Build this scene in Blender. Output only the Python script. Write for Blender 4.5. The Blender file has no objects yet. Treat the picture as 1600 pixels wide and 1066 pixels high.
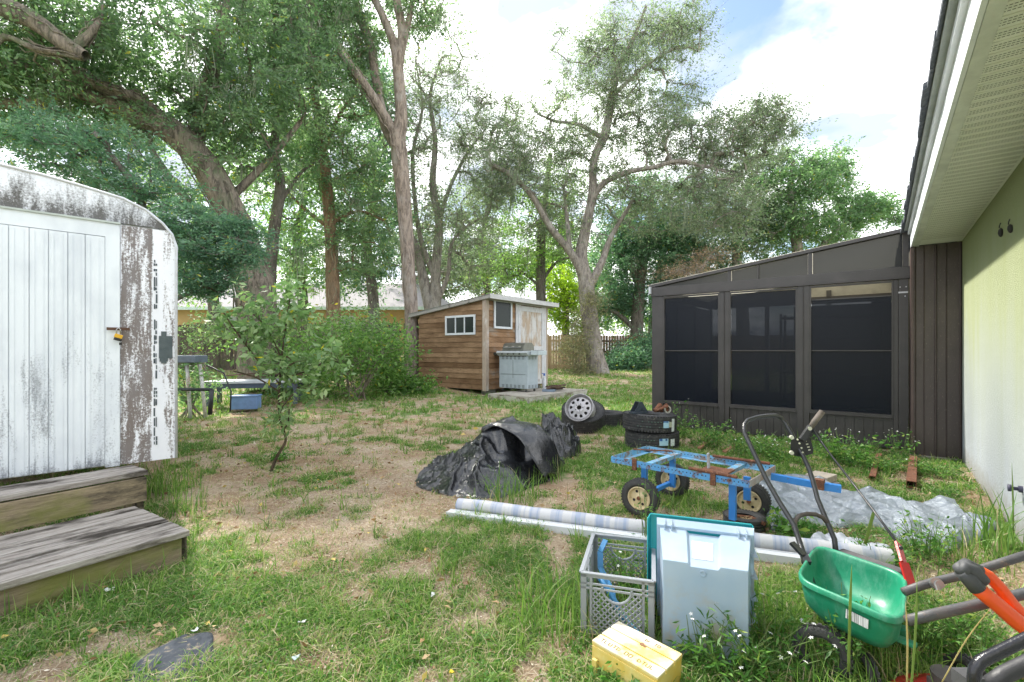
import bpy, bmesh, math, random
import numpy as np
from mathutils import Matrix, Vector, noise
R = math.radians
D_ = bpy.data
sc = bpy.context.scene
COL = sc.collection
rng = np.random.default_rng(7)
random.seed(7)

# ---------------------------------------------------------------- camera, sky, sun, exposure
H = 1.30          # eye height
F = 741.0         # focal length in pixels of the 1600 px wide photograph
HY = 548.0        # horizon row
cam = D_.cameras.new('camera'); camo = D_.objects.new('camera', cam); COL.objects.link(camo)
cam.sensor_width = 36; cam.lens = F/1600*36
cam.shift_y = (HY-533)/1600
cam.clip_start = 0.05; cam.clip_end = 2000
camo.location = (0, 0, H); camo.rotation_euler = (R(90), 0, 0)
sc.camera = camo
sc.render.engine = 'CYCLES'
sc.cycles.use_denoising = True
sc.cycles.max_bounces = 6; sc.cycles.transparent_max_bounces = 12
sc.cycles.diffuse_bounces = 3; sc.cycles.glossy_bounces = 3; sc.cycles.transmission_bounces = 4
sc.view_settings.view_transform = 'Standard'; sc.view_settings.look = 'None'
sc.view_settings.exposure = 2.25; sc.view_settings.gamma = 1

SUN_AZ, SUN_EL = R(-38), R(48)      # azimuth from +Y towards +X
sun = D_.lights.new('sun', 'SUN'); suno = D_.objects.new('sun', sun); COL.objects.link(suno)
sun.energy = 2.0; sun.angle = R(3); sun.color = (1, .95, .86)
sd = Vector((math.sin(SUN_AZ)*math.cos(SUN_EL), math.cos(SUN_AZ)*math.cos(SUN_EL), math.sin(SUN_EL)))
suno.rotation_euler = sd.to_track_quat('Z', 'Y').to_euler()
suno.location = (0, 0, 30)

world = D_.worlds.new('World'); sc.world = world; world.use_nodes = True
wn, wl = world.node_tree.nodes, world.node_tree.links
wn.clear()
def wnode(t, **k):
    n = wn.new(t)
    for a, b in k.items(): setattr(n, a, b)
    return n
wo = wnode('ShaderNodeOutputWorld'); sky = wnode('ShaderNodeTexSky')
sky.sky_type = 'NISHITA'; sky.sun_disc = False; sky.sun_elevation = SUN_EL; sky.sun_rotation = SUN_AZ
b1 = wnode('ShaderNodeBackground'); b1.inputs[1].default_value = 0.06
b2 = wnode('ShaderNodeBackground'); b2.inputs[1].default_value = 0.72
tc = wnode('ShaderNodeTexCoord'); sep = wnode('ShaderNodeSeparateXYZ')
wl.new(tc.outputs['Generated'], sep.inputs[0])
add = wnode('ShaderNodeMath', operation='ADD'); add.inputs[1].default_value = .25
wl.new(sep.outputs[2], add.inputs[0])
dv = wnode('ShaderNodeVectorMath', operation='DIVIDE'); wl.new(tc.outputs['Generated'], dv.inputs[0])
cb = wnode('ShaderNodeCombineXYZ')
for i in range(3): wl.new(add.outputs[0], cb.inputs[i])
wl.new(cb.outputs[0], dv.inputs[1])
mp = wnode('ShaderNodeMapping'); mp.inputs['Location'].default_value = (2.35, .75, 0); wl.new(dv.outputs[0], mp.inputs[0])
nz = wnode('ShaderNodeTexNoise'); nz.inputs['Scale'].default_value = 2.1; nz.inputs['Detail'].default_value = 7; nz.inputs['Roughness'].default_value = .55
nz.inputs['Distortion'].default_value = .25
wl.new(mp.outputs[0], nz.inputs['Vector'])
cr = wnode('ShaderNodeValToRGB'); cr.color_ramp.elements[0].position = .34; cr.color_ramp.elements[1].position = .52
wl.new(nz.outputs[0], cr.inputs[0])
nz2 = wnode('ShaderNodeTexNoise'); nz2.inputs['Scale'].default_value = 3.1; nz2.inputs['Detail'].default_value = 5
wl.new(mp.outputs[0], nz2.inputs['Vector'])
cr2 = wnode('ShaderNodeValToRGB'); cr2.color_ramp.elements[0].position = .40; cr2.color_ramp.elements[1].position = .55
cr2.color_ramp.elements[0].color = (.27, .30, .35, 1); cr2.color_ramp.elements[1].color = (1, 1, 1, 1)
wl.new(nz2.outputs[0], cr2.inputs[0]); wl.new(cr2.outputs[0], b2.inputs[0])
wl.new(sky.outputs[0], b1.inputs[0])
mx = wnode('ShaderNodeMixShader'); wl.new(cr.outputs[0], mx.inputs[0]); wl.new(b1.outputs[0], mx.inputs[1]); wl.new(b2.outputs[0], mx.inputs[2])
wl.new(mx.outputs[0], wo.inputs[0])

# ---------------------------------------------------------------- photograph geometry -> world points
def W(px, py, z=0.0):               # point at height z seen there
    Y = (H-z)*F/(py-HY); return Vector(((px-800)/F*Y, Y, z))
def P(px, py, Y):                   # point at distance Y seen there
    return Vector(((px-800)/F*Y, Y, H-(py-HY)/F*Y))
def onface(O, d, px, py):           # (t, z) on the vertical plane through O along d
    k = (px-800)/F
    t = (O[0]-k*O[1])/(k*d[1]-d[0]); Y = O[1]+t*d[1]
    return t, H-(py-HY)/F*Y
def sstep(a, b, x):
    t = min(1, max(0, (x-a)/(b-a))); return t*t*(3-2*t)
def sstep_np(a, b, x):
    t = np.clip((x-a)/(b-a), 0, 1); return t*t*(3-2*t)
def gz(x, y):                       # height of the ground
    x = np.asarray(x, float); y = np.asarray(y, float)
    z = .5*sstep_np(9, 17, y)*sstep_np(.5, -5, x) + .35*sstep_np(12, 24, y)
    z = z + .012*np.sin(x*2.1+y*.7)*np.cos(y*1.7-x*.4) + .008*np.sin(5.3*x+1)*np.sin(4.1*y)
    return z

# ---------------------------------------------------------------- object helpers
def T(o, label=None, cat=None, group=None, kind=None):
    if label: o['label'] = label
    if cat: o['category'] = cat
    if group: o['group'] = group
    if kind: o['kind'] = kind
    return o
MATS_OF = {}
def thing(name, loc, label, cat, rz=0, group=None, rx=0, ry=0):
    o = D_.objects.new(name, None); COL.objects.link(o)
    o.location = loc; o.rotation_euler = (rx, ry, rz); o.empty_display_size = .1
    MATS_OF[o.name] = Matrix.LocRotScale(Vector(loc), o.rotation_euler, None)
    return T(o, label, cat, group)
def TR(loc=(0, 0, 0), rx=0, ry=0, rz=0, s=None):
    from mathutils import Euler
    return Matrix.LocRotScale(Vector(loc), Euler((rx, ry, rz)), Vector(s) if s else None)
class MB:
    def __init__(s): s.v, s.f, s.m, s.cm = [], [], [], 0
    def add(s, vs, fs, M=None):
        n = len(s.v)
        for p in vs:
            p = Vector(p); s.v.append(M @ p if M is not None else p)
        for f in fs: s.f.append([n+i for i in f]); s.m.append(s.cm)
        return s
    def box(s, c, d, M=None, rz=0, rx=0, ry=0):
        x, y, z = d[0]/2, d[1]/2, d[2]/2
        L = TR(c, rx, ry, rz)
        if M is not None: L = M @ L
        return s.add([(-x,-y,-z),(x,-y,-z),(x,y,-z),(-x,y,-z),(-x,-y,z),(x,-y,z),(x,y,z),(-x,y,z)],
            [(3,2,1,0),(4,5,6,7),(0,1,5,4),(1,2,6,5),(2,3,7,6),(3,0,4,7)], L)
    def bar(s, a, b, w, t, up=(0, 0, 1)):          # rectangular bar from a to b
        a, b = Vector(a), Vector(b); d = b-a; L = d.length; d.normalize()
        x = d.cross(Vector(up))
        if x.length < 1e-4: x = Vector((1, 0, 0))
        x.normalize(); z = x.cross(d)
        M = Matrix((x, d, z)).transposed().to_4x4(); M.translation = (a+b)/2
        return s.box((0, 0, 0), (w, L, t), M)
    def tube(s, pts, r, n=8, cap=True, M=None, jit=0):
        pts = [Vector(p) for p in pts]; N = len(pts)
        rs = r if hasattr(r, '__len__') else [r]*N
        t0 = (pts[1]-pts[0]).normalized()
        a = Vector((0, 0, 1)) if abs(t0.z) < .9 else Vector((1, 0, 0))
        u = t0.cross(a).normalized(); vs = []; prev = t0
        for i, p in enumerate(pts):
            t = (pts[min(i+1, N-1)]-pts[max(i-1, 0)])
            t = t.normalized() if t.length > 1e-9 else prev
            u = u - t*u.dot(t); u = u.normalized() if u.length > 1e-6 else t.orthogonal().normalized()
            w = t.cross(u); prev = t
            for k in range(n):
                A = 2*math.pi*k/n; q = rs[i]*(1+(random.uniform(-jit, jit) if jit else 0))
                vs.append(p+u*math.cos(A)*q+w*math.sin(A)*q)
        fs = [(i*n+k, i*n+(k+1) % n, (i+1)*n+(k+1) % n, (i+1)*n+k) for i in range(N-1) for k in range(n)]
        if cap: fs += [tuple(range(n-1, -1, -1)), tuple((N-1)*n+k for k in range(n))]
        return s.add(vs, fs, M)
    def lathe(s, prof, n=32, M=None, close=False):  # profile of (r, z)
        N = len(prof)
        vs = [(r*math.cos(2*math.pi*k/n), r*math.sin(2*math.pi*k/n), z) for r, z in prof for k in range(n)]
        fs = [(i*n+k, i*n+(k+1) % n, (i+1)*n+(k+1) % n, (i+1)*n+k) for i in range(N-1) for k in range(n)]
        if close: fs += [((N-1)*n+k, (N-1)*n+(k+1) % n, (k+1) % n, k) for k in range(n)]
        return s.add(vs, fs, M)
    def disc(s, r, z=0, n=24, M=None):
        return s.add([(r*math.cos(2*math.pi*k/n), r*math.sin(2*math.pi*k/n), z) for k in range(n)], [tuple(range(n))], M)
    def cyl(s, r, z0, z1, n=24, M=None):
        s.lathe([(r, z0), (r, z1)], n, M); s.disc(r, z1, n, M)
        return s.add([(r*math.cos(2*math.pi*k/n), r*math.sin(2*math.pi*k/n), z0) for k in range(n)], [tuple(range(n-1, -1, -1))], M)
    def prism(s, poly, y0, y1, M=None):            # polygon in (x, z), extruded along y
        n = len(poly)
        vs = [(x, y0, z) for x, z in poly]+[(x, y1, z) for x, z in poly]
        fs = [tuple(range(n)), tuple(range(2*n-1, n-1, -1))]+[((i+1) % n, i, n+i, n+(i+1) % n) for i in range(n)]
        return s.add(vs, fs, M)
    def build(s, name, mat, parent=None, world=False, smooth=False, bevel=0, solid=0, sub=0, origin=None, auto=None):
        me = D_.meshes.new(name)
        V = s.v
        o = D_.objects.new(name, me)
        if parent is not None and world:
            pm_ = full_matrix(parent)
            Mi = pm_.inverted(); V = [Mi @ p for p in V]
        elif parent is None:
            if origin is None:
                xs = [p.x for p in V]; ys = [p.y for p in V]; zs = [p.z for p in V]
                origin = Vector(((min(xs)+max(xs))/2, (min(ys)+max(ys))/2, min(zs)))
            origin = Vector(origin); V = [p-origin for p in V]; o.location = origin
        me.from_pydata([tuple(p) for p in V], [], s.f)
        ms = mat if isinstance(mat, (list, tuple)) else [mat]
        for m in ms: me.materials.append(m)
        if len(ms) > 1: me.polygons.foreach_set('material_index', s.m)
        if smooth: me.polygons.foreach_set('use_smooth', [True]*len(me.polygons))
        if auto is not None:
            me.polygons.foreach_set('use_smooth', [True]*len(me.polygons)); me.set_sharp_from_angle(angle=R(auto))
        me.update(); COL.objects.link(o)
        if parent is not None: o.parent = parent
        if bevel:
            b = o.modifiers.new('b', 'BEVEL'); b.width = bevel; b.segments = 2; b.limit_method = 'ANGLE'
        if sub:
            b = o.modifiers.new('s', 'SUBSURF'); b.levels = sub; b.render_levels = sub
        if solid:
            b = o.modifiers.new('t', 'SOLIDIFY'); b.thickness = solid; b.offset = 0
        return o
def full_matrix(o):
    M = MATS_OF.get(o.name)
    if M is None: M = Matrix.LocRotScale(o.location, o.rotation_euler, None)
    return full_matrix(o.parent) @ M if o.parent else M
def mesh_np(name, V, Fq, mat, parent=None, rnd=None, origin=None, smooth=False, attr=None):
    V = np.asarray(V, np.float32).reshape(-1, 3); Fq = np.asarray(Fq, np.int32)
    if parent is not None:
        M = np.array(full_matrix(parent).inverted()); V = V @ M[:3, :3].T + M[:3, 3]
    elif origin is not None: V = V-np.array(origin)
    me = D_.meshes.new(name); k = Fq.shape[1]
    me.vertices.add(len(V)); me.vertices.foreach_set('co', V.astype(np.float32).ravel())
    me.loops.add(Fq.size); me.loops.foreach_set('vertex_index', Fq.ravel())
    me.polygons.add(len(Fq)); me.polygons.foreach_set('loop_start', np.arange(0, Fq.size, k, dtype=np.int32))
    me.polygons.foreach_set('loop_total', np.full(len(Fq), k, np.int32))
    if smooth: me.polygons.foreach_set('use_smooth', np.ones(len(Fq), bool))
    if rnd is not None:
        a = me.attributes.new('rnd', 'FLOAT', 'FACE'); a.data.foreach_set('value', np.asarray(rnd, np.float32))
    if attr is not None:
        a = me.attributes.new('green', 'FLOAT', 'POINT'); a.data.foreach_set('value', np.asarray(attr, np.float32))
    me.update(calc_edges=True)
    me.materials.append(mat)
    o = D_.objects.new(name, me); COL.objects.link(o)
    if parent is not None: o.parent = parent
    elif origin is not None: o.location = origin
    return o
def copy_tree(o, parent=None):
    c = o.copy(); COL.objects.link(c)
    if parent: c.parent = parent
    for ch in list(o.children): copy_tree(ch, c)
    if o.name in MATS_OF: MATS_OF[c.name] = MATS_OF[o.name]
    return c

# ---------------------------------------------------------------- materials
class NT:
    def __init__(s, name):
        s.m = D_.materials.new(name); s.m.use_nodes = True; s.t = s.m.node_tree; s.t.nodes.clear()
        s.out = s.n('ShaderNodeOutputMaterial')
    def n(s, t, **k):
        n = s.t.nodes.new(t)
        for a, b in k.items(): setattr(n, a, b)
        return n
    def l(s, a, b): s.t.links.new(a, b)
    def coords(s, scale=(1, 1, 1), kind='Object', loc=(0, 0, 0)):
        c = s.n('ShaderNodeTexCoord'); m = s.n('ShaderNodeMapping'); m.inputs['Scale'].default_value = scale; m.inputs['Location'].default_value = loc
        s.l(c.outputs[kind], m.inputs[0]); return m.outputs[0]
    def noise(s, vec, scale, detail=5, rough=.6, dist=0):
        n = s.n('ShaderNodeTexNoise'); n.inputs['Scale'].default_value = scale; n.inputs['Detail'].default_value = detail
        n.inputs['Roughness'].default_value = rough; n.inputs['Distortion'].default_value = dist; s.l(vec, n.inputs['Vector']); return n.outputs[0]
    def ramp(s, fac, stops):
        r = s.n('ShaderNodeValToRGB'); e = r.color_ramp.elements
        while len(e) < len(stops): e.new(.5)
        for i, (p, c) in enumerate(stops):
            e[i].position = p; e[i].color = (c, c, c, 1) if not hasattr(c, '__len__') else (*c[:3], 1)
        s.l(fac, r.inputs[0]); return r.outputs[0]
    def mix(s, fac, a, b, mode='MIX'):
        m = s.n('ShaderNodeMix', data_type='RGBA', blend_type=mode)
        for sk, v in ((0, fac), (6, a), (7, b)):
            if hasattr(v, 'links'): s.l(v, m.inputs[sk])
            elif hasattr(v, '__len__'): m.inputs[sk].default_value = (*v[:3], 1)
            else: m.inputs[sk].default_value = v
        return m.outputs[2]
    def math(s, op, a, b=0):
        m = s.n('ShaderNodeMath', operation=op)
        for i, v in enumerate((a, b)):
            if hasattr(v, 'links'): s.l(v, m.inputs[i])
            else: m.inputs[i].default_value = v
        return m.outputs[0]
    def bsdf(s, col, rough=.7, metal=0, bump=None, bs=.3, bd=.01, spec=.5, out=True):
        b = s.n('ShaderNodeBsdfPrincipled')
        if hasattr(col, 'links'): s.l(col, b.inputs['Base Color'])
        else: b.inputs['Base Color'].default_value = (*col, 1)
        if hasattr(rough, 'links'): s.l(rough, b.inputs['Roughness'])
        else: b.inputs['Roughness'].default_value = rough
        b.inputs['Metallic'].default_value = metal
        b.inputs['Specular IOR Level'].default_value = spec
        if bump is not None:
            q = s.n('ShaderNodeBump'); q.inputs['Strength'].default_value = bs; q.inputs['Distance'].default_value = bd
            s.l(bump, q.inputs['Height']); s.l(q.outputs[0], b.inputs['Normal'])
        if out: s.l(b.outputs[0], s.out.inputs[0])
        return b
def pm(name, c1, c2=None, scale=6, rough=.7, metal=0, bs=.25, bd=.01, stretch=(1, 1, 1), lo=.35, hi=.65, c3=None, s3=40, f3=.5, spec=.5):
    t = NT(name); v = t.coords(stretch); c2 = c2 or tuple(x*.75 for x in c1)
    nz = t.noise(v, scale, 6, .65); col = t.ramp(nz, [(lo, c1), (hi, c2)])
    n2 = t.noise(v, s3, 5, .7)
    if c3 is not None:
        m = t.ramp(n2, [(f3-.06, 0), (f3+.06, 1)]); col = t.mix(m, col, c3)
    t.bsdf(col, rough, metal, n2, bs, bd, spec); return t.m
def leafmat(name, stops, trans=.35, rough=.5, tboost=1.5):
    t = NT(name); a = t.n('ShaderNodeAttribute'); a.attribute_name = 'rnd'
    col = t.ramp(a.outputs['Fac'], stops)
    b = t.bsdf(col, rough, out=False, spec=.35)
    tr = t.n('ShaderNodeBsdfTranslucent'); g = t.n('ShaderNodeMix', data_type='RGBA', blend_type='MULTIPLY'); g.inputs[0].default_value = 1
    t.l(col, g.inputs[6]); g.inputs[7].default_value = (tboost*.95, tboost*1.15, tboost*.65, 1); t.l(g.outputs[2], tr.inputs[0])
    m = t.n('ShaderNodeMixShader'); m.inputs[0].default_value = trans
    t.l(b.outputs[0], m.inputs[1]); t.l(tr.outputs[0], m.inputs[2]); t.l(m.outputs[0], t.out.inputs[0]); return t.m
def leafy(name, dark, mid, light, yellow=(.35, .33, .06), y=.97, **k):
    return leafmat(name, [(0, dark), (.5, mid), (y-.07, light), (y, yellow)], **k)
def barkmat(name, c1, c2, c3):
    t = NT(name); v = t.coords((1, 1, .2)); n = t.noise(v, 12, 9, .78, .8); n1 = t.noise(t.coords((1, 1, .6)), 2.6, 5, .7)
    col = t.ramp(n, [(.41, c2), (.57, c1)]); m = t.ramp(n1, [(.50, 0), (.66, .8)]); col = t.mix(m, col, c3)
    t.bsdf(col, .9, 0, n, 1.0, .05, .2); return t.m
def woodmat(name, c1, c2, stain=(.05, .045, .04), axis='X', green=None, amt=.5):
    t = NT(name); st = {'X': (.10, 1, 1), 'Y': (1, .10, 1), 'Z': (1, 1, .10)}[axis]
    v = t.coords(st); n = t.noise(v, 48, 10, .8, .3); col = t.ramp(n, [(.36, c2), (.60, c1)])
    n1 = t.noise(t.coords(tuple(.35 if q < .5 else 1 for q in st)), 5, 6, .65); m = t.ramp(n1, [(amt, 0), (amt+.13, 1)]); col = t.mix(m, col, stain)
    if green:
        n2 = t.noise(t.coords((.5, .5, .8), loc=(3, 1, 2)), 4, 5); m = t.ramp(n2, [(.47, 0), (.62, .85)]); col = t.mix(m, col, green)
    t.bsdf(col, .85, 0, n, .6, .01, .2); return t.m
def plastic(name, c, rough=.45, trans=0, dirt=(.2, .17, .1), da=.62):
    t = NT(name); n = t.noise(t.coords(), 9, 6, .7); m = t.ramp(n, [(da, 0), (da+.14, .6)]); col = t.mix(m, c, dirt)
    b = t.bsdf(col, rough, 0, t.noise(t.coords(), 60, 3), .08, .004)
    if trans: b.inputs['Transmission Weight'].default_value = trans
    return t.m
def dirtywhite(name, stain, lo, hi, sx=9, sz=2.2, zb=None, base=(.78, .8, .84), smudge=.25):
    # weathered painted sheet: speckled stain with vertical runs; zb = (z0, z1): stain densest between
    t = NT(name); v = t.coords((1, 1, sz/sx)); n = t.noise(v, sx, 9, .72, .3); g = t.noise(t.coords(), 75, 5, .8)
    s = t.math('ADD', t.math('MULTIPLY', n, .62), t.math('MULTIPLY', g, .38))
    if zb:
        c = t.n('ShaderNodeTexCoord'); q = t.n('ShaderNodeSeparateXYZ'); t.l(c.outputs['Object'], q.inputs[0])
        r = t.ramp(t.math('ADD', t.math('MULTIPLY', q.outputs[zb[0]], zb[1]), zb[2]), zb[3]); s = t.math('ADD', s, t.math('MULTIPLY', t.math('SUBTRACT', r, .5), .36))
    m = t.ramp(s, [(lo, 0), (hi, 1)]); col = t.mix(m, base, stain)
    m2 = t.ramp(t.noise(t.coords((1, 1, .5)), 4, 4), [(.45, 0), (.75, smudge)]); col = t.mix(m2, col, (.38, .42, .5))
    t.bsdf(col, .6, 0, g, .15, .003, .3); return t.m
# ---------------------------------------------------------------- ground
def vn(x, y, s, seed):
    r = np.random.default_rng(seed).random((64, 64)); x = np.asarray(x)*s+seed*3.17; y = np.asarray(y)*s+seed*1.31
    xi = np.floor(x).astype(int); yi = np.floor(y).astype(int); fx = x-xi; fy = y-yi; fx = fx*fx*(3-2*fx); fy = fy*fy*(3-2*fy)
    g = lambda a, b: r[a % 64, b % 64]
    return (g(xi, yi)*(1-fx)+g(xi+1, yi)*fx)*(1-fy)+(g(xi, yi+1)*(1-fx)+g(xi+1, yi+1)*fx)*fy
def fbm(x, y, s, seed): return (vn(x, y, s, seed)+.55*vn(x, y, s*2.1, seed+1)+.35*vn(x, y, s*4.3, seed+2)+.2*vn(x, y, s*9, seed+3))/2.1
BARE = [(-1.6, 5.0, 1.5, 1.0, .75), (-2.4, 6.6, 1.6, 1.2, .7), (-1.45, 3.5, .75, .6, .75), (.15, 4.35, .7, .5, .85), (3.6, 4.75, 1.0, .55, 1.0), (-.3, 3.0, .4, .2, .4),
        (-.9, 8.6, 1.6, 1.3, .55), (-4.6, 8.2, 2.0, 2.2, .6), (-.25, 1.85, .4, .15, .45), (-1.3, 2.15, .5, .22, .45), (-1.0, 1.75, .4, .12, .3), (2.9, 6.6, .9, .4, .3), (4.4, 5.4, .4, .5, .6), (-3.2, 3.9, .9, 1.0, .5)]
LUSH = [(1.6, 11.5, 1.9, 2.4, .5), (1.3, 1.7, .9, .5, .5), (2.1, 3.0, 1.2, .6, .2), (5, 9, 3, 3, .3), (2.4, 5.6, 1.2, .5, .35)]
def green(x, y):
    g = .55+1.6*(fbm(x, y, 1.3, 3)-.5)+.9*(vn(x, y, 4.5, 9)-.5)+1.0*(vn(x, y, 9, 14)-.5)
    for a in BARE: g = g-.55*a[4]*np.exp(-((x-a[0])/a[2])**2-((y-a[1])/a[3])**2)
    for a in LUSH: g = g+a[4]*np.exp(-((x-a[0])/a[2])**2-((y-a[1])/a[3])**2)
    return np.clip(g*1.15, .03, 1)
xs = np.concatenate([-np.geomspace(300, 8.1, 24), np.linspace(-8, 9, 240), np.geomspace(9.1, 300, 24)])
ys = np.concatenate([-np.geomspace(60, 3.2, 8), np.linspace(-3, 20, 300), np.geomspace(20.3, 500, 26)])
X, Y = np.meshgrid(xs, ys); nx, ny = len(xs), len(ys)
V = np.stack([X, Y, gz(X, Y)], -1).reshape(-1, 3)
i = (np.arange(ny-1)[:, None]*nx+np.arange(nx-1)[None, :]).ravel()
t = NT('lawn_soil'); v = t.coords(kind='Object')
a = t.n('ShaderNodeAttribute'); a.attribute_name = 'green'
lit = t.ramp(t.noise(v, 24, 10, .85, 1.2), [(.28, (.13, .09, .065)), (.42, (.34, .265, .20)), (.54, (.50, .425, .335)), (.68, (.66, .59, .48))])
big = t.ramp(t.noise(v, 1.3, 4), [(.42, (1, .96, .9)), (.60, (.74, .62, .50))]); lit = t.mix(1, lit, big, 'MULTIPLY')
grn = t.ramp(t.noise(v, 45, 8, .8), [(.3, (.06, .11, .03)), (.52, (.15, .25, .07)), (.7, (.32, .36, .17))])
fac = t.ramp(t.math('ADD', a.outputs['Fac'], t.math('MULTIPLY', t.math('SUBTRACT', t.noise(v, 14, 6, .75), .5), .9)), [(.42, 0), (.78, 1)])
t.bsdf(t.mix(fac, lit, grn), .95, 0, t.noise(v, 60, 8, .8), .9, .02, .1)
ground = mesh_np('ground', V, np.stack([i, i+1, i+nx+1, i+nx], 1), t.m, smooth=True, attr=green(V[:, 0], V[:, 1]))
T(ground, 'patchy back yard ground of sandy litter and thin grass', 'ground', kind='structure')

# ---------------------------------------------------------------- house on the right
U = Vector((.614, .789, 0)); N = Vector((-.789, .614, 0))     # along the house wall / out of it
C = Vector((5.26, 5.54, 0)); SOF = 2.578
def LF(O, ex=U, ey=N):       # local frame matrix
    M = Matrix((ex, ey, Vector((0, 0, 1)))).transposed().to_4x4(); M.translation = Vector(O); return M
RZU = math.atan2(U.y, U.x)
house = thing('house', C, 'pale green stucco house wall with white vented eave overhead', 'house', RZU)
t = NT('stucco'); v = t.coords(); c = t.n('ShaderNodeTexCoord'); q = t.n('ShaderNodeSeparateXYZ'); t.l(c.outputs['Object'], q.inputs[0])
nn = t.noise(t.coords((1, 1, .12)), 3.2, 6, .6, .5)
hgt = t.math('ADD', t.math('MULTIPLY', q.outputs[2], .36), t.math('MULTIPLY', t.math('SUBTRACT', nn, .5), .55))
col = t.ramp(hgt, [(.05, (.44, .48, .52)), (.38, (.41, .45, .40)), (.62, (.38, .42, .26)), (.85, (.34, .38, .20))])
dr = t.ramp(t.noise(v, 30, 8, .8), [(.56, 0), (.72, .5)]); col = t.mix(dr, col, (.22, .24, .17)); sp_l = t.ramp(t.math('ADD', q.outputs[2], t.math('MULTIPLY', t.noise(v, 9, 7, .8), .5)), [(.22, .75), (.48, 0)]); col = t.mix(sp_l, col, (.26, .22, .16))
t.bsdf(col, .9, 0, t.noise(v, 45, 8, .85), 1.0, .02, .2)
# local axes of the house: x along wall (away from camera), y outwards, z up
m = MB(); m.box((-3.2, -.1, 1.28), (12.4, .2, 2.76)); m.box((1.0+3, -.1-2, 1.28), (6.0, .2, 2.76), rz=R(90))
m.box((-9.4, -3.2, 1.28), (.2, 6.0, 2.76)); m.box((-3.2, -6.3, 1.28), (12.4, .2, 2.76))
m.v = [p for p in m.v]
wall = m.build('wall', t.m, house)
# eave: vented soffit made of ribbed strips
t = NT('vinyl_soffit'); v = t.coords()
col = t.mix(t.ramp(t.noise(v, 2.0, 5), [(.4, 0), (.7, 1)]), (.86, .87, .80), (.80, .82, .73))
t.bsdf(col, .5, 0, None)
sofm = t.m
holem = pm('soffit_hole', (.10, .11, .07), rough=1)
m = MB(); x = -7.4
OV = .44
while x < .02:
    w = min(.1, .02-x)
    m.box((x+w*.5-.004, OV/2, SOF+.012), (w-.012, OV, .010)); m.box((x+w-.006, OV/2, SOF+.0205), (.012, OV, .009)); x += w+.0
m.build('soffit', sofm, house)
m = MB(); hv, hf = [], []
for k in range(75):
    x0 = -7.4+k*.1
    if x0 > -.3: continue
    for j in range(30):
        y0 = .025+j*.0137
        for s_ in (.022, .042, .062):
            n0 = len(hv); a, b = .0026, .0048
            hv += [(x0+s_-a, y0-b, 0), (x0+s_+a, y0-b, 0), (x0+s_+a, y0+b, 0), (x0+s_-a, y0+b, 0)]; hf.append((n0+3, n0+2, n0+1, n0))
m.add([(p[0], p[1], SOF+.0055) for p in hv], hf)
m.build('soffit_vents', holem, house)
trimw = dirtywhite('fascia_paint', (.35, .37, .36), .56, .8, sx=5, base=(.74, .77, .80), smudge=.3)
m = MB(); m.box((-3.7, OV+.012, SOF+.075), (7.5, .02, .17)); m.box((-3.7, OV+.03, SOF+.185), (7.5, .035, .05))
m.build('fascia', trimw, house)
m = MB(); m.box((-3.7, OV-.028, SOF-.001), (7.5, .055, .014)); m.build('soffit_channel', pm('channel_grey', (.72, .74, .68), rough=.5), house)
m = MB(); m.box((-3.7, OV+.055, SOF+.222), (7.52, .05, .02)); m.build('drip_edge', pm('drip', (.42, .45, .43), (.3, .33, .33), rough=.5), house)
shing = pm('shingle', (.07, .085, .11), (.16, .17, .19), scale=30, rough=.95, bs=.9, bd=.02)
m = MB(); x = -7.5
while x < 5:
    w = random.uniform(.22, .34); y0 = OV+.108+random.uniform(-.010, .014)
    L = 4.2; s_ = .38
    m.add([(x, y0, SOF+.222), (x+w-.006, y0, SOF+.222), (x+w-.006, y0-L, SOF+.236+L*s_), (x, y0-L, SOF+.236+L*s_),
           (x, y0, SOF+.262), (x+w-.006, y0, SOF+.262), (x+w-.006, y0-L, SOF+.262+L*s_), (x, y0-L, SOF+.262+L*s_)],
          [(3,2,1,0),(4,5,6,7),(0,1,5,4),(1,2,6,5),(2,3,7,6),(3,0,4,7)]); x += w
m.box((3.0-.2, -2.0, SOF+.14), (4.4, 4.7, .02))
m.build('roof', shing, house)
for px, py, tl in ((1567, 358, 0), (1582, 352, .3)):       # small dark hooks hanging high on the wall
    tt, z = onface(C, U, px, py); m = MB()
    M = TR((tt, .012, z), 0, tl)
    m.tube([(0, 0, .05), (0, .006, .03), (.004, .008, .01)], .0035, 6, M=M); m.lathe([(.001, .012), (.014, -.005), (.017, -.03), (.009, -.055), (.001, -.062)], 10, M)
    m.build('hanging_bracket', pm('dark_iron', (.03, .028, .025), rough=.8), house, smooth=True)
m = MB(); tt, z = onface(C, U, 1598, 765); M = TR((tt, 0, z), R(-90)); m.cyl(.022, -.03, .02, 14, M); m.lathe([(.012, 0), (.012, .05), (.024, .055), (.024, .07), (0, .07)], 12, M)
m.build('hose_tap', pm('tap_metal', (.05, .05, .09), rough=.5), house, smooth=True)
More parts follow.
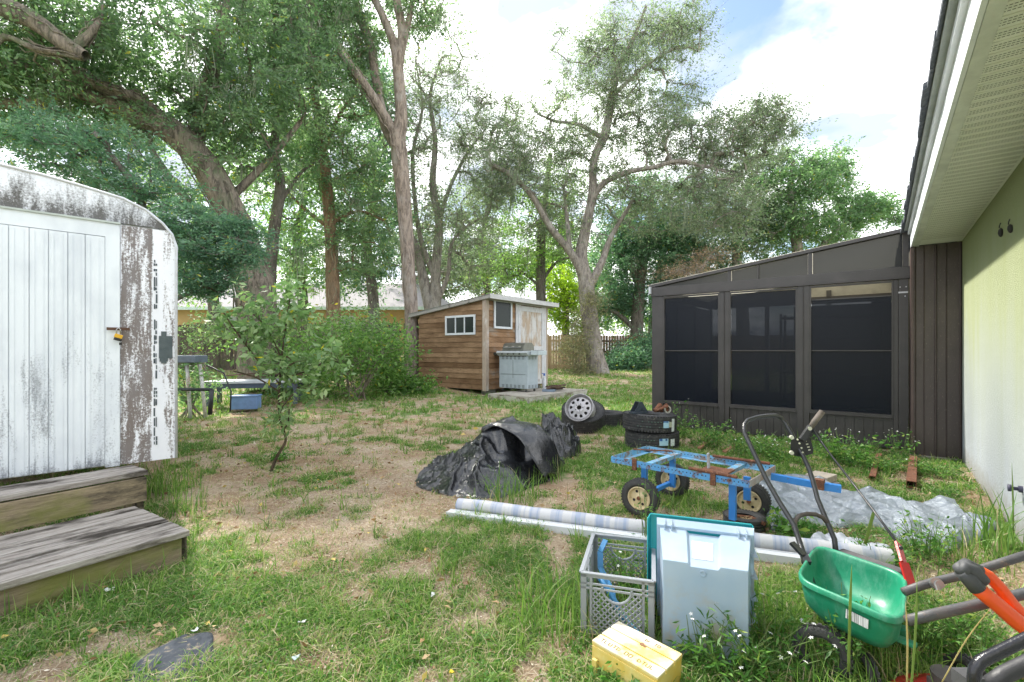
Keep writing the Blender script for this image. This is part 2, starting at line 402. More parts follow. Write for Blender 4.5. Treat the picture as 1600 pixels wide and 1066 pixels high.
# brown ribbed metal sheet closing the wall between house and screened room
brown = pm('brown_steel', (.046, .034, .031), (.070, .053, .048), scale=4, rough=.42, c3=(.16, .13, .11), s3=55, f3=.66, stretch=(1, 1, .5))
panel = thing('metal_sheet', C, 'dark brown ribbed metal sheet between green wall and screened room', 'metal sheet', RZU)
m = MB(); prof = []; y = 0
ribs = [0, .012, .024, .13, .14, .145, .22, .23, .235, .245, .33, .34, .345, .41, .425, OV]
offs = [0, .018, 0, 0, .006, 0, 0, .02, .02, 0, 0, .006, 0, 0, .018, .018]
for a, b in zip(ribs, offs): prof.append((a, b))
vs = []; 
for a, b in prof: vs += [(-b, a, .03), (-b, a, SOF-.004)]
m.add(vs, [(2*k, 2*k+1, 2*k+3, 2*k+2) for k in range(len(prof)-1)])
m.build('ribbed_sheet', brown, panel, solid=.004)
m = MB(); m.box((.25, OV+.01, 1.3), (.55, .02, 2.55)); m.box((-.015, OV+.008, 1.3), (.03, .024, 2.55)); m.build('corner_trim', pm('trim_brown', (.09, .055, .05), (.06, .04, .035), rough=.4), panel)
m = MB(); m.box((.02, OV/2, .0), (.12, OV+.06, .06)); m.build('footing', pm('concrete', (.34, .31, .27), (.22, .2, .17), scale=14, rough=.95), panel)

# ---------------------------------------------------------------- screened room
SR = Vector((5.10, 6.10, 0)); 
def st(px): return onface(SR, N, px, 600)[0]
sroom = thing('screened_room', SR, 'dark bronze screened room with sloping roof and three big mesh windows', 'screened room', math.atan2(N.y, N.x))
# local x runs left along the front (N), local y = -U side (towards camera)... depth is -y
bronze = pm('bronze_aluminium', (.040, .036, .035), (.060, .054, .052), scale=3, rough=.42, bs=.05, c3=(.09, .085, .08), s3=70, f3=.68)
L = st(1020); tp = [st(p) for p in (1404, 1396, 1265, 1246, 1140, 1125, 1037, 1021)]
ysgn = -1                                             # inward direction in local y
BW = .06
m = MB()
def post(m, a, b, z0, z1, y=0, d=.07): m.box(((a+b)/2, -y*1.0, (z0+z1)/2), (abs(b-a), d, z1-z0))
post(m, 0, tp[0], .04, 2.24); post(m, tp[0]+.002, tp[1], .04, 2.24, d=.05); post(m, tp[2], tp[3], .04, 2.24); post(m, tp[4], tp[5], .04, 2.24); post(m, tp[6], L, .04, 2.24)
for a, b in ((tp[2], tp[3]), (tp[4], tp[5])): m.box(((a+b)/2, .042, 1.13), (.012, .016, 2.18))
m.build('frame_posts', bronze, sroom, bevel=.004)
m = MB(); m.box((L/2, .002, 2.31), (L+.04, .09, .14)); m.box((L/2, .012, 2.232), (L+.02, .09, .016)); m.build('header_beam', bronze, sroom, bevel=.004)
def roofz(x): return 2.86-(x/L)*(2.86-2.40)
m = MB(); m.bar((-.02, 0, 2.86), (L+.05, 0, 2.40), .1, .05); m.build('roof_edge', bronze, sroom, bevel=.004)
m = MB()
for px, w in ((1266, .05), (1140, .045)):
    x = st(px); m.box((x, 0, (2.38+roofz(x)-.02)/2), (w, .06, roofz(x)-.02-2.38))
x = st(1185); m.box((x, .0, (2.38+roofz(x)-.02)/2), (.016, .05, roofz(x)-.02-2.38)); m.box((.03, 0, 2.6), (.06, .06, .43))
m.build('gable_posts', bronze, sroom)
def meshmat(name, c, a):
    t = NT(name); b = t.bsdf(c, .3, out=False, spec=.2); tr = t.n('ShaderNodeBsdfTransparent'); tr.inputs[0].default_value = (.62, .64, .66, 1)
    x = t.n('ShaderNodeMixShader'); x.inputs[0].default_value = a; t.l(tr.outputs[0], x.inputs[1]); t.l(b.outputs[0], x.inputs[2]); t.l(x.outputs[0], t.out.inputs[0]); return t.m
scr = meshmat('window_mesh', (.007, .010, .017), .80)
scr2 = meshmat('gable_mesh', (.030, .031, .031), .93)
for k, (a, b) in enumerate(((tp[1], tp[2]), (tp[3], tp[4]), (tp[5], tp[6]))):
    fr = MB()
    m0, z0, z1 = .02, .42, 2.215
    for xx in (a+m0/2, b-m0/2): fr.box((xx, .01, (z0+z1)/2), (m0, .04, z1-z0))
    fr.box(((a+b)/2, .01, z1-.012), (b-a-2*m0, .04, .024)); fr.box(((a+b)/2, .014, z0+.02), (b-a-2*m0, .06, .045))
    fr.box(((a+b)/2, .004, 1.3), (b-a-2*m0, .02, .014))
    w = fr.build('window_frame', bronze, sroom)
    p = MB(); zt = z1-.03 if k else 2.02
    p.box(((a+b)/2, -.004, (1.308+zt)/2), (b-a-2*m0-.004, .002, zt-1.308)); p.box(((a+b)/2, -.010, (z0+.044+1.292)/2), (b-a-2*m0-.004, .002, 1.292-z0-.044))
    p.build('window_screen', scr, w)
    if k == 0:
        p = MB(); p.box(((a+b)/2, -.004, 2.02), (b-a-2*m0-.004, .018, .016)); p.build('sash_rail', bronze, w)
    q = MB(); n = 9
    for i_ in range(n):
        xa = a+(b-a)*i_/n; q.box((xa+(b-a)/n/2, -.012, .225), ((b-a)/n-.008, .012, .37))
    q.box(((a+b)/2, -.022, .225), (b-a, .01, .37))
    q.build('kick_panel', bronze, sroom)
xsg = [.07, st(1266)-.03, st(1266)+.03, st(1140)-.03, st(1140)+.03, L-.02]
for a, b in ((0, 1), (2, 3), (4, 5)):
    a, b = xsg[a], xsg[b]; m = MB(); z1, z2 = roofz(a)-.03, roofz(b)-.03
    m.add([(a, -.01, 2.385), (b, -.01, 2.385), (b, -.01, max(z2, 2.387)), (a, -.01, z1)], [(0, 1, 2, 3)]); m.build('gable_screen', scr2, sroom)
# far sides, roof and inside
DP = 3.4
m = MB()
for yy in (-1.1, -2.2, -DP): m.box((L-.03, yy*-ysgn*-1 if False else yy, 1.2), (.07, .07, 2.35))
m.box((L-.03, -DP/2, 2.31), (.06, DP, .14)); m.box((L-.03, -DP/2, 1.3), (.03, DP, .02)); m.box((L-.03, -DP/2, .22), (.03, DP, .4))
for xx in (.02, 1.1, 2.2): m.box((xx, -DP, 1.25), (.08, .06, 2.5))
m.box((L/2, -DP, 2.31), (L, .06, .14)); m.box((L/2, -DP, .22), (L, .03, .4)); m.box((L/2, -DP, 1.3), (L, .03, .03))
m.build('rear_frame', bronze, sroom)
m = MB(); 
m.add([(-.02, .05, 2.885), (L+.1, .05, 2.425), (L+.1, -DP-.1, 2.425), (-.02, -DP-.1, 2.885)], [(0, 1, 2, 3)]); rp = NT('translucent_roof'); b_ = rp.bsdf((.60, .57, .48), .6, out=False); tl = rp.n('ShaderNodeBsdfTranslucent'); tl.inputs[0].default_value = (.70, .66, .54, 1); x_ = rp.n('ShaderNodeMixShader'); x_.inputs[0].default_value = .5; rp.l(b_.outputs[0], x_.inputs[1]); rp.l(tl.outputs[0], x_.inputs[2]); rp.l(x_.outputs[0], rp.out.inputs[0]); m.build('roof_panel', rp.m, sroom)
m = MB(); m.box((L/2, -DP-.04, 2.62), (L, .03, .5)); m.build('rear_gable', pm('beige_wall', (.42, .40, .34), rough=.8), sroom)
m = MB(); m.box((L-.045, -DP/2, 1.3), (.002, DP-.1, 1.8)); m.box((.9, -DP+.03, 1.3), (1.6, .002, 1.8)); m.build('rear_screen', scr, sroom)
m = MB(); m.box((L/2, -DP/2, .035), (L-.05, DP-.05, .03)); m.build('floor_slab', pm('slab', (.12, .12, .12), rough=.8), sroom)
m = MB(); m.box((L+.02, .05, 2.33), (.03, .1, .12)); m.build('gutter_end', pm('white_cap', (.7, .72, .75), rough=.5), sroom)
m = MB(); tb = st(1411); m.box((tb, .04, 2.05), (.1, .004, .02))
for a_, z_ in ((-.03, 2.12), (.03, 2.12), (-.02, 2.0)): m.cyl(.008, 0, .008, 8, TR((tb+a_, .036, z_), R(-90)))
m.build('bracket', pm('screw_white', (.6, .6, .62), rough=.4), sroom)
# things kept inside it
inside = thing('storage_shelf', SR+N*1.0-(-U)*2.2, 'dark shelving unit standing inside the screened room', 'shelf', math.atan2(N.y, N.x))
m = MB()
for z_ in (.3, .9, 1.5, 1.9): m.box((0, 0, z_), (1.5, .5, .03))
m.build('shelf_board', pm('shelf_dark', (.03, .03, .035)), inside)
m = MB()
pdk = pm('post_dark', (.02, .02, .022))
for a_ in (-.73, .73):
    for b_ in (-.23, .23): m = MB(); m.box((a_, b_, 1.0), (.04, .04, 1.95)); m.build('shelf_post', pdk, inside)

# ---------------------------------------------------------------- shed
K = Vector((-.772, 13.3, .15))
shed = thing('shed', K, 'weathered brown clapboard shed with slanting roof and peeling white door', 'shed', RZU)
# local: x = along front (U), y = along left side (N)
wf = onface(K, U, 853, 600)[0]; ws = onface(K, N, 655, 600)[0]
hf_, hb_ = 2.62, 2.30
cedar = woodmat('cedar_siding', (.42, .28, .17), (.25, .16, .095), (.10, .055, .035), 'Y', amt=.62)
cedar2 = woodmat('cedar_front', (.46, .29, .17), (.32, .20, .12), (.38, .33, .28), 'X', amt=.52)
_t = cedar.node_tree; 
def boardvar(mt):
    nt = mt.node_tree; b = [n for n in nt.nodes if n.type == 'BSDF_PRINCIPLED'][0]; src = b.inputs['Base Color'].links[0].from_socket
    c = nt.nodes.new('ShaderNodeTexCoord'); q = nt.nodes.new('ShaderNodeSeparateXYZ'); nt.links.new(c.outputs['Object'], q.inputs[0])
    m1 = nt.nodes.new('ShaderNodeMath'); m1.operation = 'SUBTRACT'; m1.inputs[1].default_value = .05; nt.links.new(q.outputs[2], m1.inputs[0])
    m2 = nt.nodes.new('ShaderNodeMath'); m2.operation = 'DIVIDE'; m2.inputs[1].default_value = .15; nt.links.new(m1.outputs[0], m2.inputs[0])
    m3 = nt.nodes.new('ShaderNodeMath'); m3.operation = 'FLOOR'; nt.links.new(m2.outputs[0], m3.inputs[0])
    w = nt.nodes.new('ShaderNodeTexWhiteNoise'); w.noise_dimensions = '1D'; nt.links.new(m3.outputs[0], w.inputs['W'])
    r = nt.nodes.new('ShaderNodeValToRGB'); r.color_ramp.elements[0].color = (.55, .5, .45, 1); r.color_ramp.elements[1].color = (1.0, 1.0, 1.0, 1); nt.links.new(w.outputs[0], r.inputs[0])
    n2 = nt.nodes.new('ShaderNodeTexNoise'); n2.inputs['Scale'].default_value = 1.1; n2.inputs['Detail'].default_value = 6; cm = nt.nodes.new('ShaderNodeCombineXYZ'); nt.links.new(q.outputs[0], cm.inputs[0]); nt.links.new(q.outputs[1], cm.inputs[1]); nt.links.new(m3.outputs[0], cm.inputs[2]); nt.links.new(cm.outputs[0], n2.inputs['Vector'])
    r2 = nt.nodes.new('ShaderNodeValToRGB'); r2.color_ramp.elements[0].position = .4; r2.color_ramp.elements[1].position = .62; r2.color_ramp.elements[0].color = (.5, .45, .4, 1); nt.links.new(n2.outputs[0], r2.inputs[0])
    x1 = nt.nodes.new('ShaderNodeMix'); x1.data_type = 'RGBA'; x1.blend_type = 'MULTIPLY'; x1.inputs[0].default_value = 1; nt.links.new(src, x1.inputs[6]); nt.links.new(r.outputs[0], x1.inputs[7])
    x2 = nt.nodes.new('ShaderNodeMix'); x2.data_type = 'RGBA'; x2.blend_type = 'MULTIPLY'; x2.inputs[0].default_value = .7; nt.links.new(x1.outputs[2], x2.inputs[6]); nt.links.new(r2.outputs[0], x2.inputs[7]); nt.links.new(x2.outputs[2], b.inputs['Base Color'])
boardvar(cedar); boardvar(cedar2)
def htop(y): return hf_-(y/ws)*(hf_-hb_)
m = MB(); z = .05
while z < hf_:
    z2 = z+.155
    # left side board, wedge profile, clipped under the sloping roof
    yend = ws if z2 < hb_ else max(.1, (hf_-z2)/(hf_-hb_)*ws)
    m.add([(-.03, 0, z), (0-.004, 0, z), (-.004, yend, z), (-.03, yend, z), (-.012, 0, z2), (-.004, 0, z2), (-.004, yend, z2), (-.012, yend, z2)],
          [(3,2,1,0),(4,5,6,7),(0,1,5,4),(1,2,6,5),(2,3,7,6),(3,0,4,7)]); z += .15
m.add([(0, 0, .05), (0, ws, .05), (0, ws, hb_), (0, 0, hf_)], [(0, 1, 2, 3)])
m.add([(0, ws, .05), (wf, ws, .05), (wf, ws, hb_), (0, ws, hb_)], [(0, 1, 2, 3)])
m.add([(wf, 0, .05), (wf, ws, .05), (wf, ws, hb_), (wf, 0, hf_)], [(0, 1, 2, 3)])
m.build('side_wall', cedar, shed)
m = MB(); z = .05
while z < hf_-.1:
    m.add([(0, .03, z), (wf, .03, z), (wf, .004, z), (0, .004, z), (0, .012, z+.155), (wf, .012, z+.155), (wf, .004, z+.155), (0, .004, z+.155)],
          [(0,1,2,3),(7,6,5,4),(4,5,1,0),(5,6,2,1),(6,7,3,2),(7,4,0,3)], TR((0, -.034, 0), s=(1, 1, 1)) @ Matrix.Scale(1, 4)); z += .15
for i_ in range(len(m.v)): m.v[i_].y = -(m.v[i_].y+.034)
m.build('front_wall', cedar2, shed)
oldwhite = dirtywhite('peeling_white', (.30, .24, .19), .52, .60, sx=14, sz=3, base=(.60, .60, .62))
palew = woodmat('pale_board', (.52, .42, .33), (.38, .29, .22), (.60, .59, .58), 'Z', amt=.46)
cpm = woodmat('corner_paint', (.46, .38, .31), (.34, .27, .22), (.6, .57, .54), 'Z', amt=.53)
m = MB(); m.box((-.035, -.03, hf_/2), (.03, .13, hf_-.04)); m.build('corner_board', cpm, shed); m = MB(); m.box((.05, -.045, hf_/2), (.14, .03, hf_-.04)); m.build('corner_board', cpm, shed); m = MB(); m.box((wf-.03, -.045, hf_/2), (.09, .03, hf_-.04)); m.build('corner_board', cpm, shed)
m = MB(); ro = .32
rv = [(-.12, -ro, hf_+.09), (wf+.25, -ro, hf_+.09), (wf+.25, ws+.55, hb_-.02), (-.12, ws+.55, hb_-.02)]
m.add(rv+[(p[0], p[1], p[2]-.10) for p in rv], [(0, 1, 2, 3), (7, 6, 5, 4), (0, 4, 5, 1), (1, 5, 6, 2), (2, 6, 7, 3), (3, 7, 4, 0)])
roofp = m.build('roof', woodmat('roof_edge_wood', (.42, .40, .37), (.26, .25, .24), (.12, .11, .10), 'X', amt=.55), shed)
m = MB(); rv2 = [(p[0]+(.0 if 0 else (-.02 if p[0] < 0 else .02)), p[1]+(-.02 if p[1] < 0 else .02), p[2]+.012) for p in rv]
m.add(rv2+[(p[0], p[1], p[2]-.01) for p in rv2], [(0, 1, 2, 3), (7, 6, 5, 4), (0, 4, 5, 1), (1, 5, 6, 2), (2, 6, 7, 3), (3, 7, 4, 0)])
m.build('roof_sheet', pm('roof_felt', (.30, .33, .30), (.2, .22, .2), rough=.8), roofp)
m = MB(); m.box(((wf+.13)/2, -ro-.014, hf_+.03), (wf+.41, .02, .125)); m.build('roof_fascia', woodmat('white_fascia_wood', (.60, .60, .60), (.42, .41, .40), (.25, .23, .21), 'X', amt=.6), roofp)
glass = NT('window_glass'); b_ = glass.bsdf((.02, .028, .026), .25, spec=.25); glass = glass.m
def rect(a, b, side):
    O, d = (K, U) if side == 'f' else (K, N)
    (t0, z0), (t1, z1) = onface(O, d, *a), onface(O, d, *b)
    return min(t0, t1), max(t0, t1), min(z0, z1)-.15, max(z0, z1)-.15
def shwin(a, b, side, nm):
    x0, x1, z0, z1 = rect(a, b, side); m = MB(); g = MB(); w = .06
    def bx(mm, xa, xb, za, zb, dpt, out):
        if side == 'f': mm.box(((xa+xb)/2, -out, (za+zb)/2), (xb-xa, dpt, zb-za))
        else: mm.box((-out, (xa+xb)/2, (za+zb)/2), (dpt, xb-xa, zb-za))
    for q in ((x0-w, x0, z0-w, z1+w), (x1, x1+w, z0-w, z1+w), (x0, x1, z0-w, z0), (x0, x1, z1, z1+w)): bx(m, *q, .03, .05)
    for q in range(1, nm): xm = x0+(x1-x0)*q/nm; bx(m, xm-.018, xm+.018, z0, z1, .03, .046)
    f = m.build('window', dirtywhite('window_paint', (.25, .2, .16), .56, .7, sx=14, base=(.66, .69, .72)), shed); bx(g, x0, x1, z0, z1, .006, .038); g.build('pane', glass, f); return f
shwin((700, 521), (742, 495), 's', 3); shwin((772, 510), (796, 474), 'f', 1)
x0, x1, z0, z1 = rect((807, 600), (848, 481), 'f'); z0 = .06
m = MB(); w = .1
for q in ((x0-w, x0, z0, z1+w), (x1, x1+w, z0, z1+w), (x0, x1, z1, z1+w)): m.box(((q[0]+q[1])/2, -.05, (q[2]+q[3])/2), (q[1]-q[0], .03, q[3]-q[2]))
m.build('door_frame', oldwhite, shed)
m = MB(); nb = 4
for k in range(nb): m.box((x0+.14+(x1-x0-.28)*(k+.5)/nb, -.04, (z0+z1)/2), ((x1-x0-.28)/nb-.012, .02, z1-z0-.05))
dd = m.build('door', palew, shed)
m = MB()
for xx in (x0+.075, x1-.075): m.box((xx, -.058, (z0+z1)/2), (.13, .02, z1-z0-.02))
for zz in (z0+.1, z1-.11, (z0+z1)/2-.1): m.box(((x0+x1)/2, -.0585, zz), (x1-x0-.29, .018, .16))
m.build('door_rail', oldwhite, dd)
m = MB()
for a_ in (.4, wf-.4):
    for b_ in (.2, ws-.2, ws/2): m.box((a_, b_, -.03), (.4, .2, .17))
m.build('block_foundation', pm('block', (.3, .29, .27), rough=.95), shed)
# platform in front of it
DK = Vector((.43, 11.6, 0)); deck = thing('wooden_platform', DK, 'low grey wooden platform in front of the shed door', 'platform', RZU)
greyw = woodmat('grey_plank', (.46, .43, .38), (.30, .27, .23), (.12, .10, .08), 'Y', amt=.56)
m = MB()
for k in range(19): m.box((k*.15+.07, .66, .155), (.138, 1.36, .03))
m.build('deck_board', greyw, deck)
m = MB(); m.box((1.42, -.0, .07), (2.84, .04, .14)); m.box((-.0, .68, .07), (.04, 1.3, .139)); m.box((1.42, 1.3, .07), (2.84, .04, .138)); m.build('rim_board', woodmat('rim_w', (.52, .50, .45), (.38, .35, .30), (.2, .16, .12), 'X'), deck)

# ---------------------------------------------------------------- trailer on the left, steps
TD = Vector((.73, .68, 0)).normalized(); TN = Vector((TD.y, -TD.x, 0)); T0 = Vector((-3.0, 3.8, 0))
trailer = thing('camper_trailer', T0, 'white weathered camper trailer with rounded roof and stained end wall', 'camper trailer', math.atan2(TD.y, TD.x))
# local x along its end wall, y away from the camera, z up
pr = [onface(T0, TD, *p) for p in ((275, 408), (275.5, 387), (268.5, 367), (253, 349), (228, 329), (192.5, 311), (126.7, 291), (63, 273), (0, 258))]
tr_ = pr[0][0]; tcn = tr_-1.06
zb = .405
half = [(tr_, zb)]+[(a, b) for a, b in pr]; half = [(a, b) for a, b in half if a > tcn+.02]
apex = (tcn, half[-1][1]+.035); prof = half+[apex]+[(2*tcn-a, b) for a, b in reversed(half)]
mold = (.11, .105, .10)
upm = dirtywhite('upper_sheet', mold, .47, .60, zb=(2, 2.2, -4.55, [(0, 1), (.5, .80), (1, .45)]), base=(.80, .82, .88))
rightm = dirtywhite('corner_sheet', (.19, .16, .15), .50, .56, sx=16, sz=2.4, base=(.82, .83, .89), zb=(0, 3.0, .45, [(0, .1), (.08, .2), (.16, .64), (.70, .66), (.80, .12), (.9, .3), (1, .50)]))
doorm = dirtywhite('door_sheet', (.20, .21, .24), .54, .66, sx=10, sz=1.5, zb=(2, .52, -.2, [(0, .9), (.05, .62), (.10, .50), (.42, .54), (.60, .30), (1, .12)]), base=(.75, .79, .84), smudge=.4)
m = MB(); n = len(prof)
# body shell behind the end wall
vs = [(a, .012, b) for a, b in prof]+[(a, 4.6, b) for a, b in prof]
m.add(vs, [((i_+1) % n, i_, n+i_, n+(i_+1) % n) for i_ in range(n)]+[tuple(range(n))[::-1], tuple(range(n, 2*n))])
m.build('body', dirtywhite('trailer_side', mold, .54, .66, base=(.7, .72, .76)), trailer, auto=40)
(dt, dz) = onface(T0, TD, 186, 352); zl = dz+.004
(sx, _) = onface(T0, TD, 188, 400); 
def clip_poly(poly, ax, v, keep_hi):
    o = []
    for i_ in range(len(poly)):
        a, b = poly[i_], poly[(i_+1) % len(poly)]; ia = (a[ax] >= v) == keep_hi; ib = (b[ax] >= v) == keep_hi
        if ia: o.append(a)
        if ia != ib: t_ = (v-a[ax])/(b[ax]-a[ax]); o.append((a[0]+(b[0]-a[0])*t_, a[1]+(b[1]-a[1])*t_))
    return o
up = clip_poly(prof, 1, zl+.012, True); lo = clip_poly(prof, 1, zl, False)
rt = clip_poly(lo, 0, sx, True); lf = clip_poly(lo, 0, sx, False)
m = MB(); m.prism(up, -.012, .008); m.build('upper_panel', upm, trailer)
m = MB(); m.prism(rt, -.008, .008); m.build('corner_panel', rightm, trailer)
m = MB(); m.prism(clip_poly(lf, 0, sx-1.75, False), -.008, .008); m.build('corner_panel', rightm, trailer)
ed = MB(); pts = [(a, -.012, b) for a, b in prof]
ed.tube(pts[:], .011, 6, cap=True); ed.build('edge_moulding', pm('moulding', (.66, .69, .76), (.5, .5, .52), scale=12, rough=.45), trailer, smooth=True)
# door: flat frame and ribbed leaf
w = MB(); fx1 = sx-.004; fx0 = sx-1.74; jx = onface(T0, TD, 164, 500)[0]
w.box(((jx+fx1)/2, -.012, (zb-.01+zl)/2+.0), (fx1-jx, .02, zl-zb)); w.box(((fx0+jx)/2, -.012, zl-.055), (jx-fx0, .02, .11)); w.box((fx0+.05, -.012, (zb+zl)/2-.06), (.1, .02, zl-zb-.13))
w.build('door_frame', doorm, trailer)
w = MB(); x = jx-.006; edges = [164, 133, 106, 76, 46, 14]; ex = [onface(T0, TD, p, 500)[0] for p in edges]; rib = ex[0]-ex[1]
while ex[-1] > fx0+.25: ex.append(ex[-1]-rib)
for a, b in zip(ex[:-1], ex[1:]):
    w.box(((a+b)/2+.0, -.020, (zb+.012+zl-.115)/2), (a-b-.006, .012, zl-.115-zb-.012)); w.box((b+.020, -.028, (zb+zl-.115)/2), (.014, .006, zl-.115-zb-.03))
    w.box(((a+b)/2+rib*.2, -.0275, (zb+zl-.115)/2), (.004, .004, zl-.115-zb-.03))
w.box(((ex[0]+ex[-1])/2, -.010, (zb+.012+zl-.115)/2), (ex[0]-ex[-1], .012, zl-.115-zb-.012))
w.build('door', doorm, trailer)
w = MB(); w.box(((fx0+sx)/2, -.02, zl+.004), (sx-fx0, .03, .014)); w.build('rain_strip', pm('strip', (.50, .55, .52), rough=.5), trailer)
lat = MB(); (lx0, lz), (lx1, _) = onface(T0, TD, 166, 514), onface(T0, TD, 202, 514)
lat.box(((lx0+lx1)/2, -.045, lz), (lx1-lx0, .008, .022)); lat.build('latch', pm('rust', (.11, .055, .035), rough=.8), trailer)
tapem = pm('duct_tape', (.055, .075, .085), (.08, .1, .11), scale=20, rough=.45)
def onT(px, py): return onface(T0, TD, px, py)
tape = MB()
for (a, b), o_ in ((((248, 525), (269, 560)), .0), (((251.5, 518), (260, 568)), .001), (((249, 552), (262, 565)), .002)):
    (xa, za), (xb, zc) = onT(*a), onT(*b); tape.box(((xa+xb)/2, -.011-o_, (za+zc)/2), (abs(xb-xa), .003, abs(za-zc)))
tape.build('tape_patch', tapem, trailer)
st_ = MB(); (xa, za), (xb, zc) = onT(239.5, 410), onT(245.5, 695)
z = zc; random.seed(4)
while z < za:
    h_ = random.uniform(.02, .09)
    for q in (0, 1):
        if random.random() < .8: st_.box((xa+(xb-xa)*(.25+.5*q)+random.uniform(-.002, .002), -.0105-q*.001, z+h_/2), ((xb-xa)*random.uniform(.2, .42), .003, h_*random.uniform(.6, 1)))
    z += h_
st_.build('worn_strip', pm('gasket', (.035, .05, .065), (.07, .09, .1), rough=.6, scale=30), trailer)
# padlock hangs from the latch
lp = T0+TD*((lx0+lx1)/2+.0); lp = lp+TN*.058; lk = thing('padlock', (lp.x, lp.y, lz-.075), 'small yellow and black padlock hanging on trailer door latch', 'padlock', math.atan2(TD.y, TD.x))
m = MB(); m.box((0, 0, .018), (.05, .022, .03), ry=R(18)); m.build('lock_body', pm('yellow_lock', (.75, .42, .02), rough=.4), lk, bevel=.003)
m = MB(); m.box((-.004, 0, -.006), (.05, .0225, .022), ry=R(18)); m.cyl(.009, -.05, -.03, 10, TR((.012, 0, 0))); m.build('lock_base', pm('black_lock', (.02, .02, .02), rough=.4), lk, bevel=.003)
m = MB(); m.tube([(-.012, 0, .03), (-.012, 0, .07), (0, 0, .083), (.012, 0, .07), (.012, 0, .035)], .004, 8); m.build('shackle', pm('steel', (.5, .5, .5), rough=.3, metal=1), lk, smooth=True)
# steps
SD = Vector((.55, .836, 0)).normalized(); SB = Vector((-SD.y, SD.x, 0)); S0 = Vector((-1.975, 2.91, 0))
steps = thing('wooden_steps', S0, 'two weathered grey wooden steps in front of the trailer door', 'steps', math.atan2(SD.y, SD.x))
# local x along nosing (to the right/away), y back towards the trailer
oldw = woodmat('step_wood', (.42, .39, .36), (.17, .145, .125), (.045, .038, .032), 'X', amt=.50)
risw = woodmat('riser_wood', (.33, .27, .18), (.16, .125, .085), (.04, .036, .03), 'X', green=(.20, .21, .06), amt=.49)
m = MB(); LL = 2.6; nb = 6; bd = .85/nb
for k in range(nb): m.box((-LL/2+random.uniform(-.006, .004), bd*(k+.5), .183+random.uniform(-.005, .004)), (LL, bd-.016, .036))
m.build('lower_tread', oldw, steps, bevel=.004)
m = MB(); m.box((-LL/2-.03, .055, .078), (LL, .036, .16)); m.build('lower_riser', risw, steps, bevel=.003)
m = MB(); m.box((-.03, .44, .08), (.04, .79, .16)); m.box((-.035, .07, .08), (.07, .05, .168)); m.build('stringer', woodmat('dark_w', (.14, .12, .09), (.07, .06, .05), axis='Y'), steps)
ux = .10; y2 = .90
m = MB(); m.box((ux-LL/2-.012, y2+.02, .288), (LL, .04, .175)); m.build('upper_riser', risw, steps, bevel=.003)
m = MB()
for k in range(2): m.box((ux-LL/2, y2+.02+.15*(k+.42), .403), (LL, .144, .036))
m.build('upper_tread', oldw, steps, bevel=.004)
m = MB(); m.box((ux-.04, y2+.16, .2), (.04, .26, .36)); m.build('upper_stringer', risw, steps)

# ---------------------------------------------------------------- fences, neighbour's house
def fence(name, A, B, h, mat, label, bw=.14, gap=.012, dog=True):
    A, B = Vector(A), Vector(B); d = (B-A); Ln = math.hypot(d.x, d.y); o = thing(name, A, label, 'fence', math.atan2(d.y, d.x)); m = MB(); x = 0; dz = d.z/Ln
    while x < Ln:
        hh = h+random.uniform(-.03, .03); z = dz*x; yj = random.uniform(-.008, .008); w = bw-gap
        if random.random() > .02:
            m.add([(x, yj, z), (x+w, yj, z), (x+w, yj, z+hh-.04), (x+w*.75, yj, z+hh), (x+w*.25, yj, z+hh), (x, yj, z+hh-.04)]+[(x, yj+.018, z), (x+w, yj+.018, z), (x+w, yj+.018, z+hh-.04), (x+w*.75, yj+.018, z+hh), (x+w*.25, yj+.018, z+hh), (x, yj+.018, z+hh-.04)],
                  [(0,1,2,3,4,5), (11,10,9,8,7,6)]+[((i_+1) % 6, i_, 6+i_, 6+(i_+1) % 6) for i_ in range(6)])
        x += bw
    m.build('fence_boards', mat, o)
    m = MB(); 
    for zz in (.3, h*.55, h-.3): m.bar((0, .045, zz), (Ln, .045, zz+d.z), .04, .09)
    m.build('fence_rail', mat, o)
    x = 0
    while x <= Ln+.01: m = MB(); m.box((x, .1, h/2+dz*x-.1), (.09, .09, h+.1)); m.build('fence_post', mat, o); x += 2.4
    return o
darkf = woodmat('dark_fence', (.16, .13, .11), (.085, .07, .06), (.04, .035, .03), 'Z', green=(.08, .09, .05), amt=.52)
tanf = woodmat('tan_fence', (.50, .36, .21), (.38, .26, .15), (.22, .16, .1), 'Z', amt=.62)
fence('wooden_fence', (-14, 16.2, .38), (-2.4, 17.8, .50), 1.82, darkf, 'old dark wooden board fence behind the leafy shrubs on the left')
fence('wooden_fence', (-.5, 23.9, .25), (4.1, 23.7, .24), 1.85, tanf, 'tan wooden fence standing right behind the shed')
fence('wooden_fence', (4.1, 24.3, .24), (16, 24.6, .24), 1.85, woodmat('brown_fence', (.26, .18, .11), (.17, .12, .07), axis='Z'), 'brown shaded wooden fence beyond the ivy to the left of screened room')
NB = Vector((-23, 30, 1.05)); nh = thing('neighbour_house', NB, 'low yellow house with grey roof beyond the dark fence', 'house')
yel = pm('yellow_wall', (.50, .35, .17), (.42, .29, .14), scale=2, rough=.9)
m = MB(); m.box((9.5, 3, 1.45), (19, 6, 2.9)); m.build('wall', yel, nh)
m = MB(); m.add([(-.6, -.7, 2.95), (19.6, -.7, 2.95), (19.6, 6.7, 2.95), (-.6, 6.7, 2.95), (3.0, 3, 4.9), (16.4, 3, 4.9)], [(0, 1, 5, 4), (1, 2, 5), (2, 3, 4, 5), (3, 0, 4), (3, 2, 1, 0)]); m.build('roof', pm('grey_roof', (.34, .32, .33), (.26, .25, .26), scale=10, rough=.95), nh)
